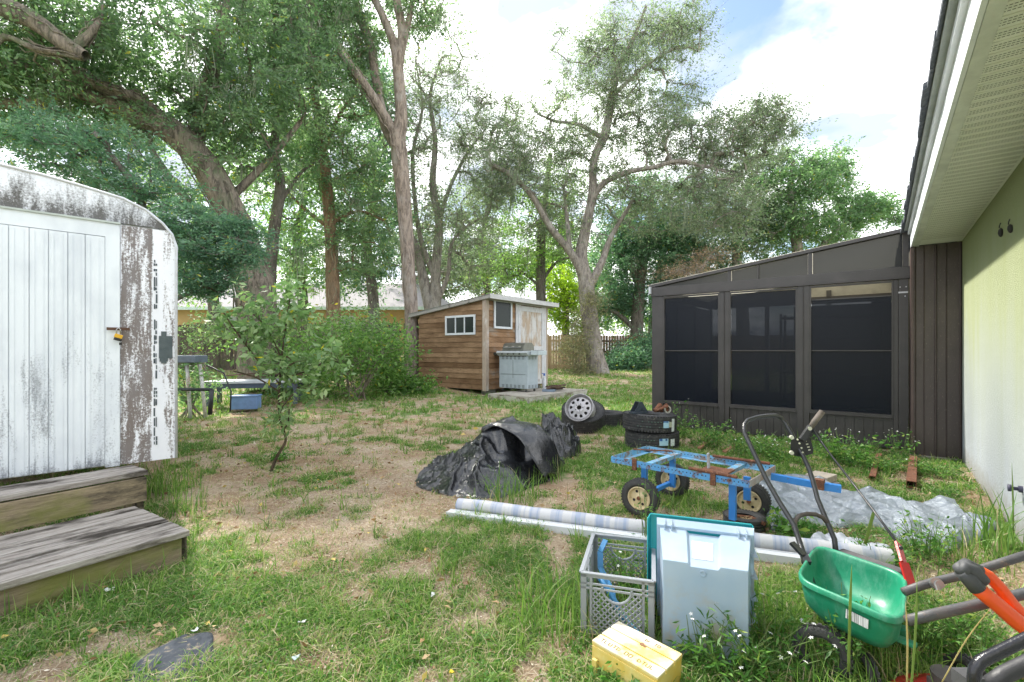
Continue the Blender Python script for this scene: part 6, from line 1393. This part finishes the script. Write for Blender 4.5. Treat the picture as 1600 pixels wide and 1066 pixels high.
# background trees closing the view on the left
for k, (px, Y, ells_, lab, lm) in enumerate((
    (120, 22, [ell(120, 260, 22, 130, 150, 80), ell(30, 180, 22, 120, 140, 36)], 'dense dark tree far behind the camper trailer roof', lf_dark),
    (330, 23, [ell(330, 330, 23, 110, 110, 66), ell(300, 420, 23, 90, 50, 30), ell(320, 200, 23, 100, 80, 26)], 'bright sunlit tree seen under the arching oak limb', lf_bright),
    (470, 24, [ell(470, 340, 24, 80, 100, 84), ell(440, 200, 24, 80, 80, 50), ell(490, 430, 24, 60, 30, 20)], 'green tree filling the gap between the two slender trunks', lf_bright),
    (580, 22, [ell(585, 330, 22, 50, 110, 84), ell(560, 420, 22.5, 50, 40, 26), ell(590, 180, 22.5, 50, 90, 60)], 'dark blue green tree directly left of the tall forked trunk', lf_blue),
    (760, 33, [ell(760, 420, 33, 90, 50, 90), ell(690, 420, 34, 70, 55, 70), ell(740, 330, 34, 80, 60, 60), ell(640, 380, 34, 40, 70, 50)], 'distant grey green tree low behind the shed roof on the left', lf_grey),
    (880, 34, [ell(870, 400, 34, 60, 60, 50), ell(930, 440, 34, 60, 60, 60), ell(1000, 500, 34, 80, 30, 40)], 'distant bright tree behind the thin trunk and tan fence', lf_bright))):
    b = P(px, 560, Y); tree('background_tree', lab, [px_limb([(px, 600, Y, .3), (px+4, 480, Y, .26), (px-6, 380, Y, .2), (px+8, 300, Y, .12)])], ells_, bk_dark, lm, lsize=.14 if Y < 30 else .18, per=90, spread=(.6, .42), ntw=3, moss=6 if k < 4 else 0, mossm=mossm)

def bush(name, label, px, py, Y, rx, ry, n, leafm, lsize, per, spread, cat='bush', stems=7, ratio=.42, twig=.006, base=None, extra=(), droop=.25):
    g = float(gz(P(px, py, Y).x, Y)); c = P(px, py, Y); ls = []
    for k in range(stems):
        a = rng.uniform(0, 6.28); tx = c.x+rx*Y/F*.6*math.cos(a); ty = Y+rx*Y/F*.4*math.sin(a); tz = c.z+ry*Y/F*rng.uniform(-.2, .5)
        ls.append([(c.x+rng.normal()*.12, Y+rng.normal()*.1, g-.03, .018), ((c.x*.6+tx*.4), (Y*.6+ty*.4), g+(tz-g)*.5, .014), (tx, ty, max(tz, g+.2), .006)])
    o = thing(name, (c.x, Y, g), label, cat); mb = MB(); allp = []
    for l in ls:
        sp_ = smooth_path(l); mb.tube([Vector(p[:3]) for p in sp_], list(np.maximum(sp_[:, 3], .004)), 6, cap=False); allp += [p[:3] for p in sp_]
    cl = np.concatenate([in_ell(ell(px, py, Y, rx, ry, n), n, .5)]+[in_ell(ell(*e), e[5], .5) for e in extra]); cl[:, 2] = np.maximum(cl[:, 2], g+.08); A = np.array(allp)
    for q in cl:
        k = int(np.argmin(np.linalg.norm(A-q, axis=1))); m_ = (A[k]+q)/2+rng.normal(size=3)*.04; mb.tube([Vector(A[k]), Vector(m_), Vector(q)], [twig, twig*.8, twig*.4], 4, cap=False)
    mb.build('stems', bk_brown, o, world=True, smooth=True)
    N_ = len(cl)*per; pts = np.repeat(cl, per, 0)+rng.normal(size=(N_, 3))*np.array([spread, spread, spread*.7]); pts[:, 2] = np.maximum(pts[:, 2], g+.03)
    tone = np.clip(np.repeat(rng.random(len(cl))*.4, per)+rng.random(N_)*.55, 0, .93); tone = np.where(rng.random(N_) < .02, .99, tone)
    mesh_np('foliage', leaf_quads(pts, lsize*(.6+.7*rng.random(N_)), droop, ratio), quads(N_), leafm, o, tone); return o
lf_citrus = leafy('leaf_citrus', (.07, .15, .06), (.20, .31, .14), (.45, .54, .32), yellow=(.62, .50, .03), y=.965, rough=.32)
lf_shrub = leafy('leaf_shrub', (.06, .13, .04), (.14, .26, .07), (.28, .42, .14), trans=.45)
bush('leafy_shrub', 'sprawling green shrub in front of the fence left of the forked trunk', 560, 555, 11.6, 85, 66, 84, lf_shrub, .10, 40, .20, extra=[(600, 540, 11.9, 45, 50, 30), (510, 590, 11.4, 40, 38, 22)], stems=14)
bush('vine_bush', 'bright viny bush with broad leaves touching the forked trunk and shed corner', 610, 575, 12.6, 38, 60, 50, lf_shrub, .12, 50, .2, extra=[(640, 605, 12.8, 34, 18, 22)])
bush('leafy_shrub', 'loose light green shrub rising in the middle of the hedge line before the yellow house', 535, 520, 13.0, 55, 38, 44, lf_citrus, .11, 30, .22, extra=[(590, 510, 13.2, 30, 30, 20), (480, 560, 12.4, 40, 30, 24)], stems=14)
bush('leafy_shrub', 'low dark shrub behind the small citrus tree', 465, 600, 11.8, 45, 28, 30, lf_mid, .09, 70, .18)
bush('leafy_shrub', 'ragged weedy shrub around the pipe frame beside the trailer', 300, 600, 9.2, 34, 44, 26, lf_mid, .085, 46, .16)
bush('leafy_shrub', 'loose leafy shrub hiding the dark fence behind the small citrus tree', 440, 535, 12.6, 85, 55, 80, lf_shrub, .10, 26, .26, stems=14)
bush('leafy_shrub', 'thin pale shrub climbing the dark fence near the trailer', 315, 530, 15.4, 26, 40, 22, lf_citrus, .10, 40, .2)
bush('ivy_mass', 'dark ivy and ferns piled against the brown fence left of screened room', 985, 560, 23.4, 44, 32, 80, lf_blue, .13, 90, .3, cat='ivy', extra=[(940, 570, 23.0, 25, 18, 14), (1015, 545, 23.6, 22, 36, 24)])
bush('vine_bush', 'grey tangled vines and dead fronds hanging at the foot of silvery oak', 900, 540, 20.6, 22, 60, 60, leafy('leaf_dead', (.12, .12, .07), (.26, .25, .15), (.42, .38, .26), yellow=(.4, .3, .15), y=.9), .17, 50, .28, ratio=.16, droop=.5, extra=[(930, 470, 20.5, 16, 40, 22), (915, 585, 20.4, 26, 10, 14)])
# small citrus tree in the lawn
sb = W(422, 738)
cit = [[(sb.x, sb.y, -.02, .019), (*P(432, 715, 5.1), .016), (*P(446, 690, 5.1), .014), (*P(443, 672, 5.1), .012), (*P(437, 655, 5.1), .010), (*P(436, 620, 5.1), .012), (*P(440, 560, 5.1), .010), (*P(448, 500, 5.1), .008), (*P(455, 455, 5.1), .005)],
       [(*P(443, 672, 5.1), .010), (*P(450, 660, 5.05), .007), (*P(452, 640, 5.0), .005)], [(*P(437, 600, 5.1), .008), (*P(400, 560, 5.0), .005), (*P(370, 520, 4.95), .003), (*P(350, 490, 4.9), .002)], [(*P(437, 590, 5.1), .008), (*P(480, 580, 5.2), .005), (*P(515, 560, 5.3), .003)],
       [(*P(440, 560, 5.1), .007), (*P(415, 510, 5.1), .005), (*P(375, 475, 5.1), .003)], [(*P(436, 612, 5.1), .006), (*P(400, 590, 5.0), .004), (*P(365, 580, 4.95), .002)]]
tree('citrus_tree', 'small young citrus tree with crooked stem in the middle of the bare lawn', cit,
     [ell(440, 500, 5.1, 44, 48, 20), ell(370, 490, 5.0, 40, 34, 14), ell(440, 575, 5.1, 60, 26, 18), ell(400, 540, 5.0, 60, 32, 12), ell(510, 560, 5.25, 40, 24, 10), ell(452, 460, 5.1, 18, 28, 8), ell(440, 655, 5.05, 26, 12, 5), ell(480, 610, 5.2, 40, 20, 6)],
     barkmat('bark_citrus', (.16, .12, .08), (.07, .055, .04), (.14, .13, .07)), lf_citrus, lsize=.075, per=9, spread=(.085, .06), ratio=.44, twig=.003, droop=.25, ntw=2, maxr=.01)

# ---------------------------------------------------------------- lawn grass, weeds, litter
def footprint_mask(x, y):             # keep blades out from inside solid things
    keep = np.ones(len(x), bool)
    def halfbox(O, ex, ey, a0, a1, b0, b1):
        dx, dy = x-O[0], y-O[1]; a = dx*ex[0]+dy*ex[1]; b = dx*ey[0]+dy*ey[1]; return (a > a0) & (a < a1) & (b > b0) & (b < b1)
    keep &= ~halfbox(C, U, N, -12, 9, -8, 0.01); keep &= ~halfbox(K, U, N, -.05, wf+.05, -.05, ws+.05); keep &= ~halfbox(DK, U, N, .0, 2.86, 0, 1.36)
    keep &= ~halfbox(SR, N, -U, -.3, L_room+.02, -3.5, .03); keep &= ~halfbox(S0, SD, SB, -2.7, -.03, .03, 1.3); keep &= ~halfbox(BA, bx_, by_, -.02, .36, -.005, .38)
    keep &= ~halfbox((YA.x, YA.y), (math.cos(R(-45.5)), math.sin(R(-45.5))), (math.sin(R(45.5)), math.cos(R(45.5))), .0, .29, .0, .2)
    for cx, cy, r in ((stt.x, stt.y, .34), (1.07, 7.7, .3), (1.62, 8.25, .3), (lt.x, lt.y, .14)): keep &= (x-cx)**2+(y-cy)**2 > r*r
    return keep
L_room = st(1020)
def tarp_cover(x, y):                 # thinner grass where tarps lie
    m = np.ones(len(x)); 
    for cx, cy, rx_, ry_ in ((-1.44, 2.0, .17, .12), (-1.3, 2.08, .12, .08), (.0, 4.85, .62, .42), (-.5, 4.55, .35, .25), (.42, 5.95, .3, .3), (2.9, 3.9, .75, .32), (2.1, 3.85, .35, .22), (3.3, 3.4, .5, .25)): m *= np.where(((x-cx)/rx_)**2+((y-cy)/ry_)**2 < 1, .0, 1)
    return m
def visible_xy(n, y0, y1, side=1.14):
    # uniform per ground area in the seen wedge
    a = np.sqrt(rng.random(n)*(y1**2-y0**2)+y0**2); return (rng.random(n)*2-1)*side*a, a
def blades(x, y, hgt, wid, lean, segs=2, tone=None, z0=None):
    n = len(x); th = rng.random(n)*6.283; ld = rng.random(n)*6.283; z = gz(x, y) if z0 is None else z0
    b = np.stack([x, y, z-.004], 1); s = np.stack([np.cos(th), np.sin(th), np.zeros(n)], 1)*wid[:, None]*.5; l = np.stack([np.cos(ld), np.sin(ld), np.zeros(n)], 1)*(lean*hgt)[:, None]
    up = np.zeros((n, 3)); up[:, 2] = hgt
    m1 = b+up*.55+l*.28; m2 = b+up*(.93-.25*lean)[:, None]*np.ones((1, 3))*1.0+l*1.0
    V = np.stack([b-s*.8, b+s*.8, m1+s, m1-s, m2+s*.12, m2-s*.12], 1).reshape(-1, 3)
    i = np.arange(n)[:, None]*6; Fq = np.concatenate([i+np.array([0, 1, 2, 3]), i+np.array([3, 2, 4, 5])], 1).reshape(-1, 4)
    return V, Fq
def merge(parts):
    V = []; Fq = []; o = 0
    for v, f in parts: V.append(v); Fq.append(f+o); o += len(v)
    return np.concatenate(V), np.concatenate(Fq)
gm_ = leafmat('grass_blade', [(0, (.06, .14, .035)), (.35, (.14, .26, .055)), (.62, (.25, .37, .09)), (.80, (.38, .46, .17)), (.86, (.44, .37, .22)), (1, (.58, .48, .34))], trans=.35, rough=.55, tboost=1.3)
def lawn(n, y0, y1, h0, h1, w, tuft=7, name='lawn_grass', label='', thr=.0, dry=.1):
    x, y = visible_xy(n, y0, y1); g = green(x, y); k = (rng.random(n) < np.clip((g-.06)*1.35, .11, 1)) & (rng.random(n) < tarp_cover(x, y)); k &= footprint_mask(x, y); x, y, g = x[k], y[k], g[k]
    n2 = len(x); tx = np.repeat(x, tuft)+rng.normal(size=n2*tuft)*.022; ty = np.repeat(y, tuft)+rng.normal(size=n2*tuft)*.022; gg = np.repeat(g, tuft)
    k = footprint_mask(tx, ty); tx, ty, gg = tx[k], ty[k], gg[k]; m = len(tx)
    hh = (h0+(h1-h0)*rng.random(m)**2)*(.55+.6*gg); ww = w*(.6+.8*rng.random(m)); le = .2+rng.random(m)*1.5
    V, Fq = blades(tx, ty, hh, ww, np.clip(le, 0, 1.4))
    tone = np.clip(rng.random(m)*.45+.45*fbm(tx, ty, 1.6, 21), 0, .82); dr = rng.random(m) < (dry+.04+.55*(1-gg)); tone = np.where(dr, .86+.14*rng.random(m), tone)
    o = mesh_np(name, V, Fq, gm_, None, np.repeat(tone, 2)); T(o, label, 'grass', kind='stuff')
lawn(40000, 1.45, 4.2, .012, .085, .0042, 7, label='short green and dry grass of the nearest lawn')
lawn(56000, 4.2, 9.0, .02, .09, .007, 6, label='thin patchy grass across the middle of the lawn')
lawn(30000, 9.0, 24.0, .05, .16, .016, 5, label='longer soft grass of the far lawn by the fences')
# upright tufts scattered over the lawn
def tufts(spots, name, label, mat, cat='grass', kind='stuff'):
    vs = []; tones = []
    for (x, y, n, h, r, w, tn) in spots:
        a = rng.random(n)*6.283; rr = r*np.sqrt(rng.random(n)); xx, yy = x+rr*np.cos(a), y+rr*np.sin(a)
        k = footprint_mask(xx, yy); xx, yy = xx[k], yy[k]; m = len(xx)
        if not m: continue
        hh = h*(.35+.65*rng.random(m)); th = rng.random(m)*6.283; ld = rng.random(m)*6.283; lean = rng.random(m)**1.3*.95; b = np.stack([xx, yy, gz(xx, yy)-.01], 1); ww = w*(.6+.6*rng.random(m)); s = np.stack([np.cos(th), np.sin(th), np.zeros(m)], 1)*ww[:, None]*.5
        l = np.stack([np.cos(ld), np.sin(ld), np.zeros(m)], 1); rows = []
        for q in range(6):
            t = q/5; wv_ = (1-t)**.6 if q < 5 else .04; rows.append((b+l*(lean*hh*t*t)[:, None]+np.stack([0*hh, 0*hh, hh*(t-.35*lean*t**2.6*1.3)], 1), wv_))
        V = np.empty((m, 12, 3))
        for q, (c_, wv_) in enumerate(rows): V[:, 2*q] = c_-s*wv_; V[:, 2*q+1] = c_+s*wv_
        i = np.arange(m)[:, None]*12; Fq = np.concatenate([i+np.array([2*q, 2*q+1, 2*q+3, 2*q+2]) for q in range(5)], 1).reshape(-1, 4)
        vs.append((V.reshape(-1, 3), Fq)); t_ = np.clip(tn+rng.normal(size=m)*.14, 0, .8); t_ = np.where(rng.random(m) < .07, .9, t_); tones.append(np.repeat(t_, 5))
    V, Fq = merge(vs); o = mesh_np(name, V, Fq, mat, None, np.concatenate(tones), origin=None if kind else (spots[0][0], spots[0][1], 0)); T(o, label, cat, kind=kind); return o
sp_ = []
x, y = visible_xy(3800, 2.0, 15); g = green(x, y); kk = tarp_cover(x, y) > 0
for a, b, c_, q_ in zip(x, y, g, kk):
    if q_ and rng.random() < .45+.3*c_: s_ = 1+.04*b; sp_.append((a, b, int(rng.integers(4, 16)), rng.uniform(.07, .22)*s_, .03*s_, .0065*s_, rng.uniform(.2, .55)))
tufts(sp_, 'grass_tufts', 'upright grass tufts dotted over the whole lawn', gm_)
def clump(label, px, py, n, h, r, w=.009, tn=.35):
    p = W(px, py); return tufts([(p.x+rng.normal()*r*.3*0, p.y, n, h, r, w, tn)], 'grass_clump', label, gm_, 'grass clump', None)
clump('long arching grass clump at the far right end of the wooden steps', 262, 770, 150, .42, .26, .009, .4)
clump('dark green grass clump between the steps and the bare soil', 285, 800, 90, .30, .18, .008, .3)
clump('sprawling grass clump at the front edge of the lower wooden step', 175, 905, 240, .20, .34, .007, .4)
clump('grass clump growing at the bottom left corner of the lower step', 60, 960, 200, .20, .34, .007, .35)
clump('tall grass clump in front of the black plastic heap', 800, 778, 150, .34, .24, .010, .35)
clump('grass clump at the right flank of the black plastic heap', 858, 752, 60, .28, .14, .009, .4)
clump('coarse tall grass clump left of the grey milk crate', 880, 960, 220, .32, .26, .008, .4)
clump('bright grass clump just below the yellow step box', 1010, 1085, 160, .12, .24, .006, .4)
clump('grass growing up inside and in front of the grey milk crate', 965, 955, 220, .24, .22, .006, .45)
clump('tall upright grass clump against the green wall at the right edge', 1562, 862, 60, .50, .13, .013, .4)
clump('yellowish fine grass between the white liner and mower tubes', 1480, 905, 260, .17, .5, .006, .62)
clump('lower grass clump left of the tall one by the green wall', 1500, 870, 90, .26, .24, .009, .45)
clump('long weedy grass clump right of the storage bin', 1215, 985, 200, .34, .24, .007, .45)
clump('tangled grass clump under the green hopper', 1310, 1060, 260, .24, .32, .006, .45)
clump('grassy clump at the bottom right below the orange loop', 1460, 1060, 260, .24, .28, .005, .45)
clump('small grass clump beside the cream wheel of the blue trolley', 930, 812, 50, .32, .12, .007, .5)
clump('grass clump under the middle of the blue trolley', 1080, 795, 100, .22, .25, .008, .5)
clump('long pale grass clump bordering the dark fence bench', 330, 640, 160, .4, .5, .02, .5)
# leafy weeds: low ground cover with small round leaves
def weeds(n, y0, y1, spots, name, label, lsize, hmax, mat, thr=.35):
    x, y = visible_xy(n, y0, y1); g = green(x, y)+.5*(vn(x, y, 1.7, 31)-.5); k = (rng.random(n) < np.clip((g-thr)*1.6, 0, 1)) & footprint_mask(x, y) & (tarp_cover(x, y) > 0); x, y = x[k], y[k]
    for px, py, r, m in spots: p = W(px, py); a = rng.random(m)*6.283; q = r*np.sqrt(rng.random(m)); x = np.concatenate([x, p.x+q*np.cos(a)]); y = np.concatenate([y, p.y+q*np.sin(a)])
    k = footprint_mask(x, y); x, y = x[k], y[k]
    per = 9; n2 = len(x)*per; X_ = np.repeat(x, per)+rng.normal(size=n2)*.028; Y_ = np.repeat(y, per)+rng.normal(size=n2)*.028; Z_ = gz(X_, Y_)+.004+rng.random(n2)*np.repeat(hmax*(.2+.8*rng.random(len(x))**2), per)
    k = footprint_mask(X_, Y_); X_, Y_, Z_ = X_[k], Y_[k], Z_[k]; n2 = len(X_)
    pts = np.stack([X_, Y_, Z_], 1); V = leaf_quads(pts, lsize*(.6+.8*rng.random(n2)), 0, .55, .2); tone = np.clip(rng.random(n2)*.8+.05, 0, .93)
    o = mesh_np(name, V, quads(n2), mat, None, tone); T(o, label, 'weeds', kind='stuff')
lf_weed = leafy('leaf_weed', (.04, .12, .02), (.09, .22, .045), (.19, .35, .09), trans=.35)
weeds(52000, 1.5, 7.0, [(1130, 1040, .28, 260), (1240, 1010, .25, 240), (1350, 1040, .3, 320), (1470, 1010, .3, 300), (960, 1050, .25, 160), (1290, 845, .35, 160), (1400, 860, .3, 120), (1000, 860, .3, 120)], 'ground_weeds', 'small round leaved weeds creeping through the lawn', .016, .05, lf_weed, .33)
# taller stalky weeds as things
def weed_plant(label, px, py, h, r, n, lsize=.035, flowers=0, mat=None, name='weed_plant', ratio=.4, per=9):
    p = W(px, py); g = float(gz(p.x, p.y)); o = thing(name, (p.x, p.y, g), label, 'weed'); mb = MB(); pts = []; fl = []
    for k in range(n):
        a = rng.uniform(0, 6.28); q = r*math.sqrt(rng.random())*.5; bx = p.x+q*math.cos(a); by = p.y+q*math.sin(a); hh = h*rng.uniform(.45, 1); ex = bx+r*rng.uniform(.1, .8)*math.cos(a); ey = by+r*rng.uniform(.1, .8)*math.sin(a)
        pl = [Vector((bx+(ex-bx)*t*t, by+(ey-by)*t*t, g+hh*t)) for t in (0, .33, .66, 1)]; mb.tube(pl, [.0028, .0024, .002, .0012], 4, cap=False)
        for j in range(per): t = rng.uniform(.12, 1); pts.append((bx+(ex-bx)*t*t+rng.normal()*lsize*.7, by+(ey-by)*t*t+rng.normal()*lsize*.7, g+hh*t+rng.normal()*.008))
        if rng.random() < flowers: fl.append(pl[-1]+Vector((0, 0, .012)))
    mb.build('stems', pm('weed_stem_'+name, (.14, .22, .06), rough=.7) if 'weed_stem' not in D_.materials else D_.materials['weed_stem'], o, world=True)
    pts = np.array(pts); m = len(pts); mesh_np('foliage', leaf_quads(pts, lsize*(.6+.7*rng.random(m)), .1, ratio, .15), quads(m), mat or lf_weed, o, np.clip(rng.random(m), 0, .93))
    if fl:
        petal = D_.materials.get('petal') or pm('petal', (.8, .8, .8), (.75, .75, .7), rough=.6)
        for c_ in fl:
            f = MB(); M = TR(c_, rng.uniform(-.5, .5), rng.uniform(-.5, .5))
            for q in range(5): A = 2*math.pi*q/5; f.add([(0, 0, 0), (.006*math.cos(A-.45), .006*math.sin(A-.45), .002), (.010*math.cos(A), .010*math.sin(A), 0), (.006*math.cos(A+.45), .006*math.sin(A+.45), .002)], [(0, 1, 2, 3)], M)
            f.build('flower', petal, o, world=True)
    return o
wst = pm('weed_stem', (.14, .22, .06), rough=.7)
weed_plant('tall white flowered weed at the left corner of the screened room', 1062, 690, .62, .16, 16, .05, .5)
weed_plant('bushy white flowered weed under the left mesh window', 1100, 700, .42, .34, 50, .05, .3)
weed_plant('green weed patch between trolley and screened room', 1175, 714, .30, .42, 80, .04, .35)
weed_plant('low flowering weed patch behind the push handle', 1230, 722, .26, .42, 80, .04, .4)
weed_plant('leafy white flowered weed below the right mesh window', 1320, 726, .40, .36, 70, .055, .4)
weed_plant('taller flowering weed stalks left of the brown metal sheet', 1405, 728, .42, .14, 18, .045, .7)
weed_plant('low fresh green weed patch by the channels', 1372, 735, .2, .3, 60, .04, .1)
weed_plant('yellowish weed patch at the foot of the brown sheet', 1465, 745, .16, .25, 60, .03, .0)
weed_plant('weed patch on sand near the green wall', 1478, 778, .12, .14, 40, .025, .0)
weed_plant('narrow leaved weed with white flowers right of the yellow box', 1150, 1052, .22, .2, 30, .05, .4, ratio=.18)
weed_plant('narrow leaved weed at the front of the storage tub', 1100, 1035, .22, .12, 18, .05, .2, ratio=.18)
weed_plant('flowering weed between storage tub and green hopper', 1200, 1045, .26, .22, 34, .04, .4, ratio=.3)
weed_plant('feathery weed rising in front of the green hopper', 1322, 1062, .34, .10, 12, .022, .0, ratio=.4, per=26)
weed_plant('weed tangle under the grey mower tubes', 1440, 1010, .22, .26, 60, .03, .0)
weed_plant('weed tangle over the red mower deck', 1530, 1045, .24, .2, 60, .028, .0, ratio=.3)
weed_plant('leafy weed inside the grey milk crate', 985, 930, .24, .14, 30, .03, .1)
weed_plant('yellow flowered weed in front of the yellow box', 985, 1062, .10, .16, 26, .035, .0)
weed_plant('broad leaved weed beside the loose trolley tyre', 1235, 838, .2, .16, 24, .06, .0)
weed_plant('stalky weed in front of the striped roll and trolley wheel', 1012, 850, .42, .10, 9, .035, .0, ratio=.3)
weed_plant('weed growing through the grey tarp edge', 1445, 868, .26, .22, 34, .035, .0)
weed_plant('small weed right of the striped roll end', 1375, 880, .2, .2, 26, .035, .0)
weed_plant('weed at the foot of the crooked citrus stem', 436, 722, .12, .12, 18, .05, .0)
# single tall straw stalks
def stalk(label, pts, r, mat):
    P3 = [P(*p) for p in pts]; m = MB(); m.tube(P3, [r, r*.8, r*.5][:len(P3)] if len(P3) == 3 else r, 5); o = m.build('grass_stalk', mat, smooth=True); T(o, label, 'grass stalk')
sg, sy = pm('stalk_green', (.22, .34, .07)), pm('stalk_yellow', (.62, .5, .2), rough=.8)
def longblade(label, pts, w, mat):
    P3 = smooth_path([(*P(*p), 0) for p in pts], 5)[:, :3]; m = MB(); n = len(P3); vs = []
    for i_, p in enumerate(P3): ww = w*min(1, 3*(1-i_/(n-1))+.05)*.5; vs += [(p[0]-ww, p[1], p[2]), (p[0], p[1]+ww*.5, p[2]-.001), (p[0]+ww, p[1], p[2])]
    m.add(vs, [(3*i_, 3*i_+1, 3*i_+4, 3*i_+3) for i_ in range(n-1)]+[(3*i_+1, 3*i_+2, 3*i_+5, 3*i_+4) for i_ in range(n-1)]); o = m.build('tall_grass', mat, smooth=True, solid=.0006); T(o, label, 'grass blade')
longblade('long green blade standing in front of the green hopper', [(1326, 1050, 1.65), (1328, 960, 1.62), (1331, 882, 1.6)], .010, sg)
longblade('tall green blade right of the green hopper', [(1424, 1075, 1.5), (1431, 980, 1.5), (1433, 905, 1.5)], .008, sg)
longblade('yellowing blade beside the tall green one at the hopper', [(1417, 1068, 1.5), (1418, 1000, 1.5), (1415, 940, 1.5)], .006, sy)
longblade('dry golden stalk slanting across the lower right weeds', [(1472, 1066, 1.42), (1510, 1000, 1.45), (1548, 950, 1.48)], .005, sy)
longblade('upright green blade behind the hopper by the striped roll', [(1383, 870, 2.6), (1352, 850, 2.6), (1364, 805, 2.6)][1:]+[(1366, 800, 2.6)], .02, sg)
longblade('tall thin blade at the green wall', [(1583, 850, 3.1), (1583, 790, 3.1), (1581, 724, 3.1)], .012, sg)
longblade('leaning thin blade left of the one at the green wall', [(1566, 850, 3.1), (1555, 800, 3.1), (1536, 758, 3.1)], .012, sg)
# brown fallen leaves and short twigs lying on top
for n_, y0_, y1_, s_ in ((2600, 1.5, 7.0, .034), (2600, 7.0, 18.0, .07)):
    x, y = visible_xy(n_, y0_, y1_); k = footprint_mask(x, y) & (tarp_cover(x, y) > 0); x, y = x[k], y[k]; m_ = len(x); c_ = np.stack([x, y, gz(x, y)+.018+.02*rng.random(m_)], 1); D2 = rng.normal(size=(m_, 3)); D2[:, 2] *= .25
    V = leaf_quads(c_, s_*(.5+rng.random(m_)), 0, .5, .3, Dv=D2); o = mesh_np('fallen_leaves', V, quads(m_), D_.materials.get('dead_leaf') or leafmat('dead_leaf', [(0, (.16, .08, .04)), (.5, (.36, .22, .11)), (.85, (.52, .38, .22)), (1, (.66, .50, .12))], trans=.15, tboost=1), None, rng.random(m_)); T(o, 'dead brown leaves scattered over the '+('near' if y0_ < 3 else 'far')+' lawn', 'leaves', kind='stuff')
# dry litter: straw, twigs, dead leaves
def litter(n, y0, y1, s, name, label):
    x, y = visible_xy(n, y0, y1); g = green(x, y); k = (rng.random(n) < np.clip(1.1-g*.9, .12, 1)) & footprint_mask(x, y) & (tarp_cover(x, y) > 0); x, y = x[k], y[k]; m = len(x)
    c_ = np.stack([x, y, gz(x, y)+.004+rng.random(m)*.010], 1); th = rng.random(m)*6.283; d = np.stack([np.cos(th), np.sin(th), rng.normal(size=m)*.18], 1); long_ = rng.random(m) < .8
    Ln = np.where(long_, s*(1+2.2*rng.random(m)), s*.8*(.5+rng.random(m))); Wd = np.where(long_, s*.08, s*.28*(.5+rng.random(m))); sd_ = np.stack([-np.sin(th), np.cos(th), rng.normal(size=m)*.3], 1)
    V = np.stack([c_-d*Ln[:, None]*.5, c_+sd_*Wd[:, None]*.5, c_+d*Ln[:, None]*.5, c_-sd_*Wd[:, None]*.5], 1).reshape(-1, 3)
    lm_ = D_.materials.get('litter') or leafmat('litter', [(0, (.20, .13, .09)), (.3, (.38, .27, .19)), (.55, (.50, .41, .31)), (.8, (.62, .54, .42)), (1, (.72, .66, .56))], trans=.1, rough=.9, tboost=1)
    o = mesh_np(name, V, quads(m), lm_, None, rng.random(m)); T(o, label, 'litter', kind='stuff')
litter(110000, 1.45, 5.0, .022, 'leaf_litter', 'dry straw and dead leaf bits on the near bare soil')
litter(90000, 5.0, 16.0, .045, 'leaf_litter', 'pine straw and dead leaves on the farther bare soil')
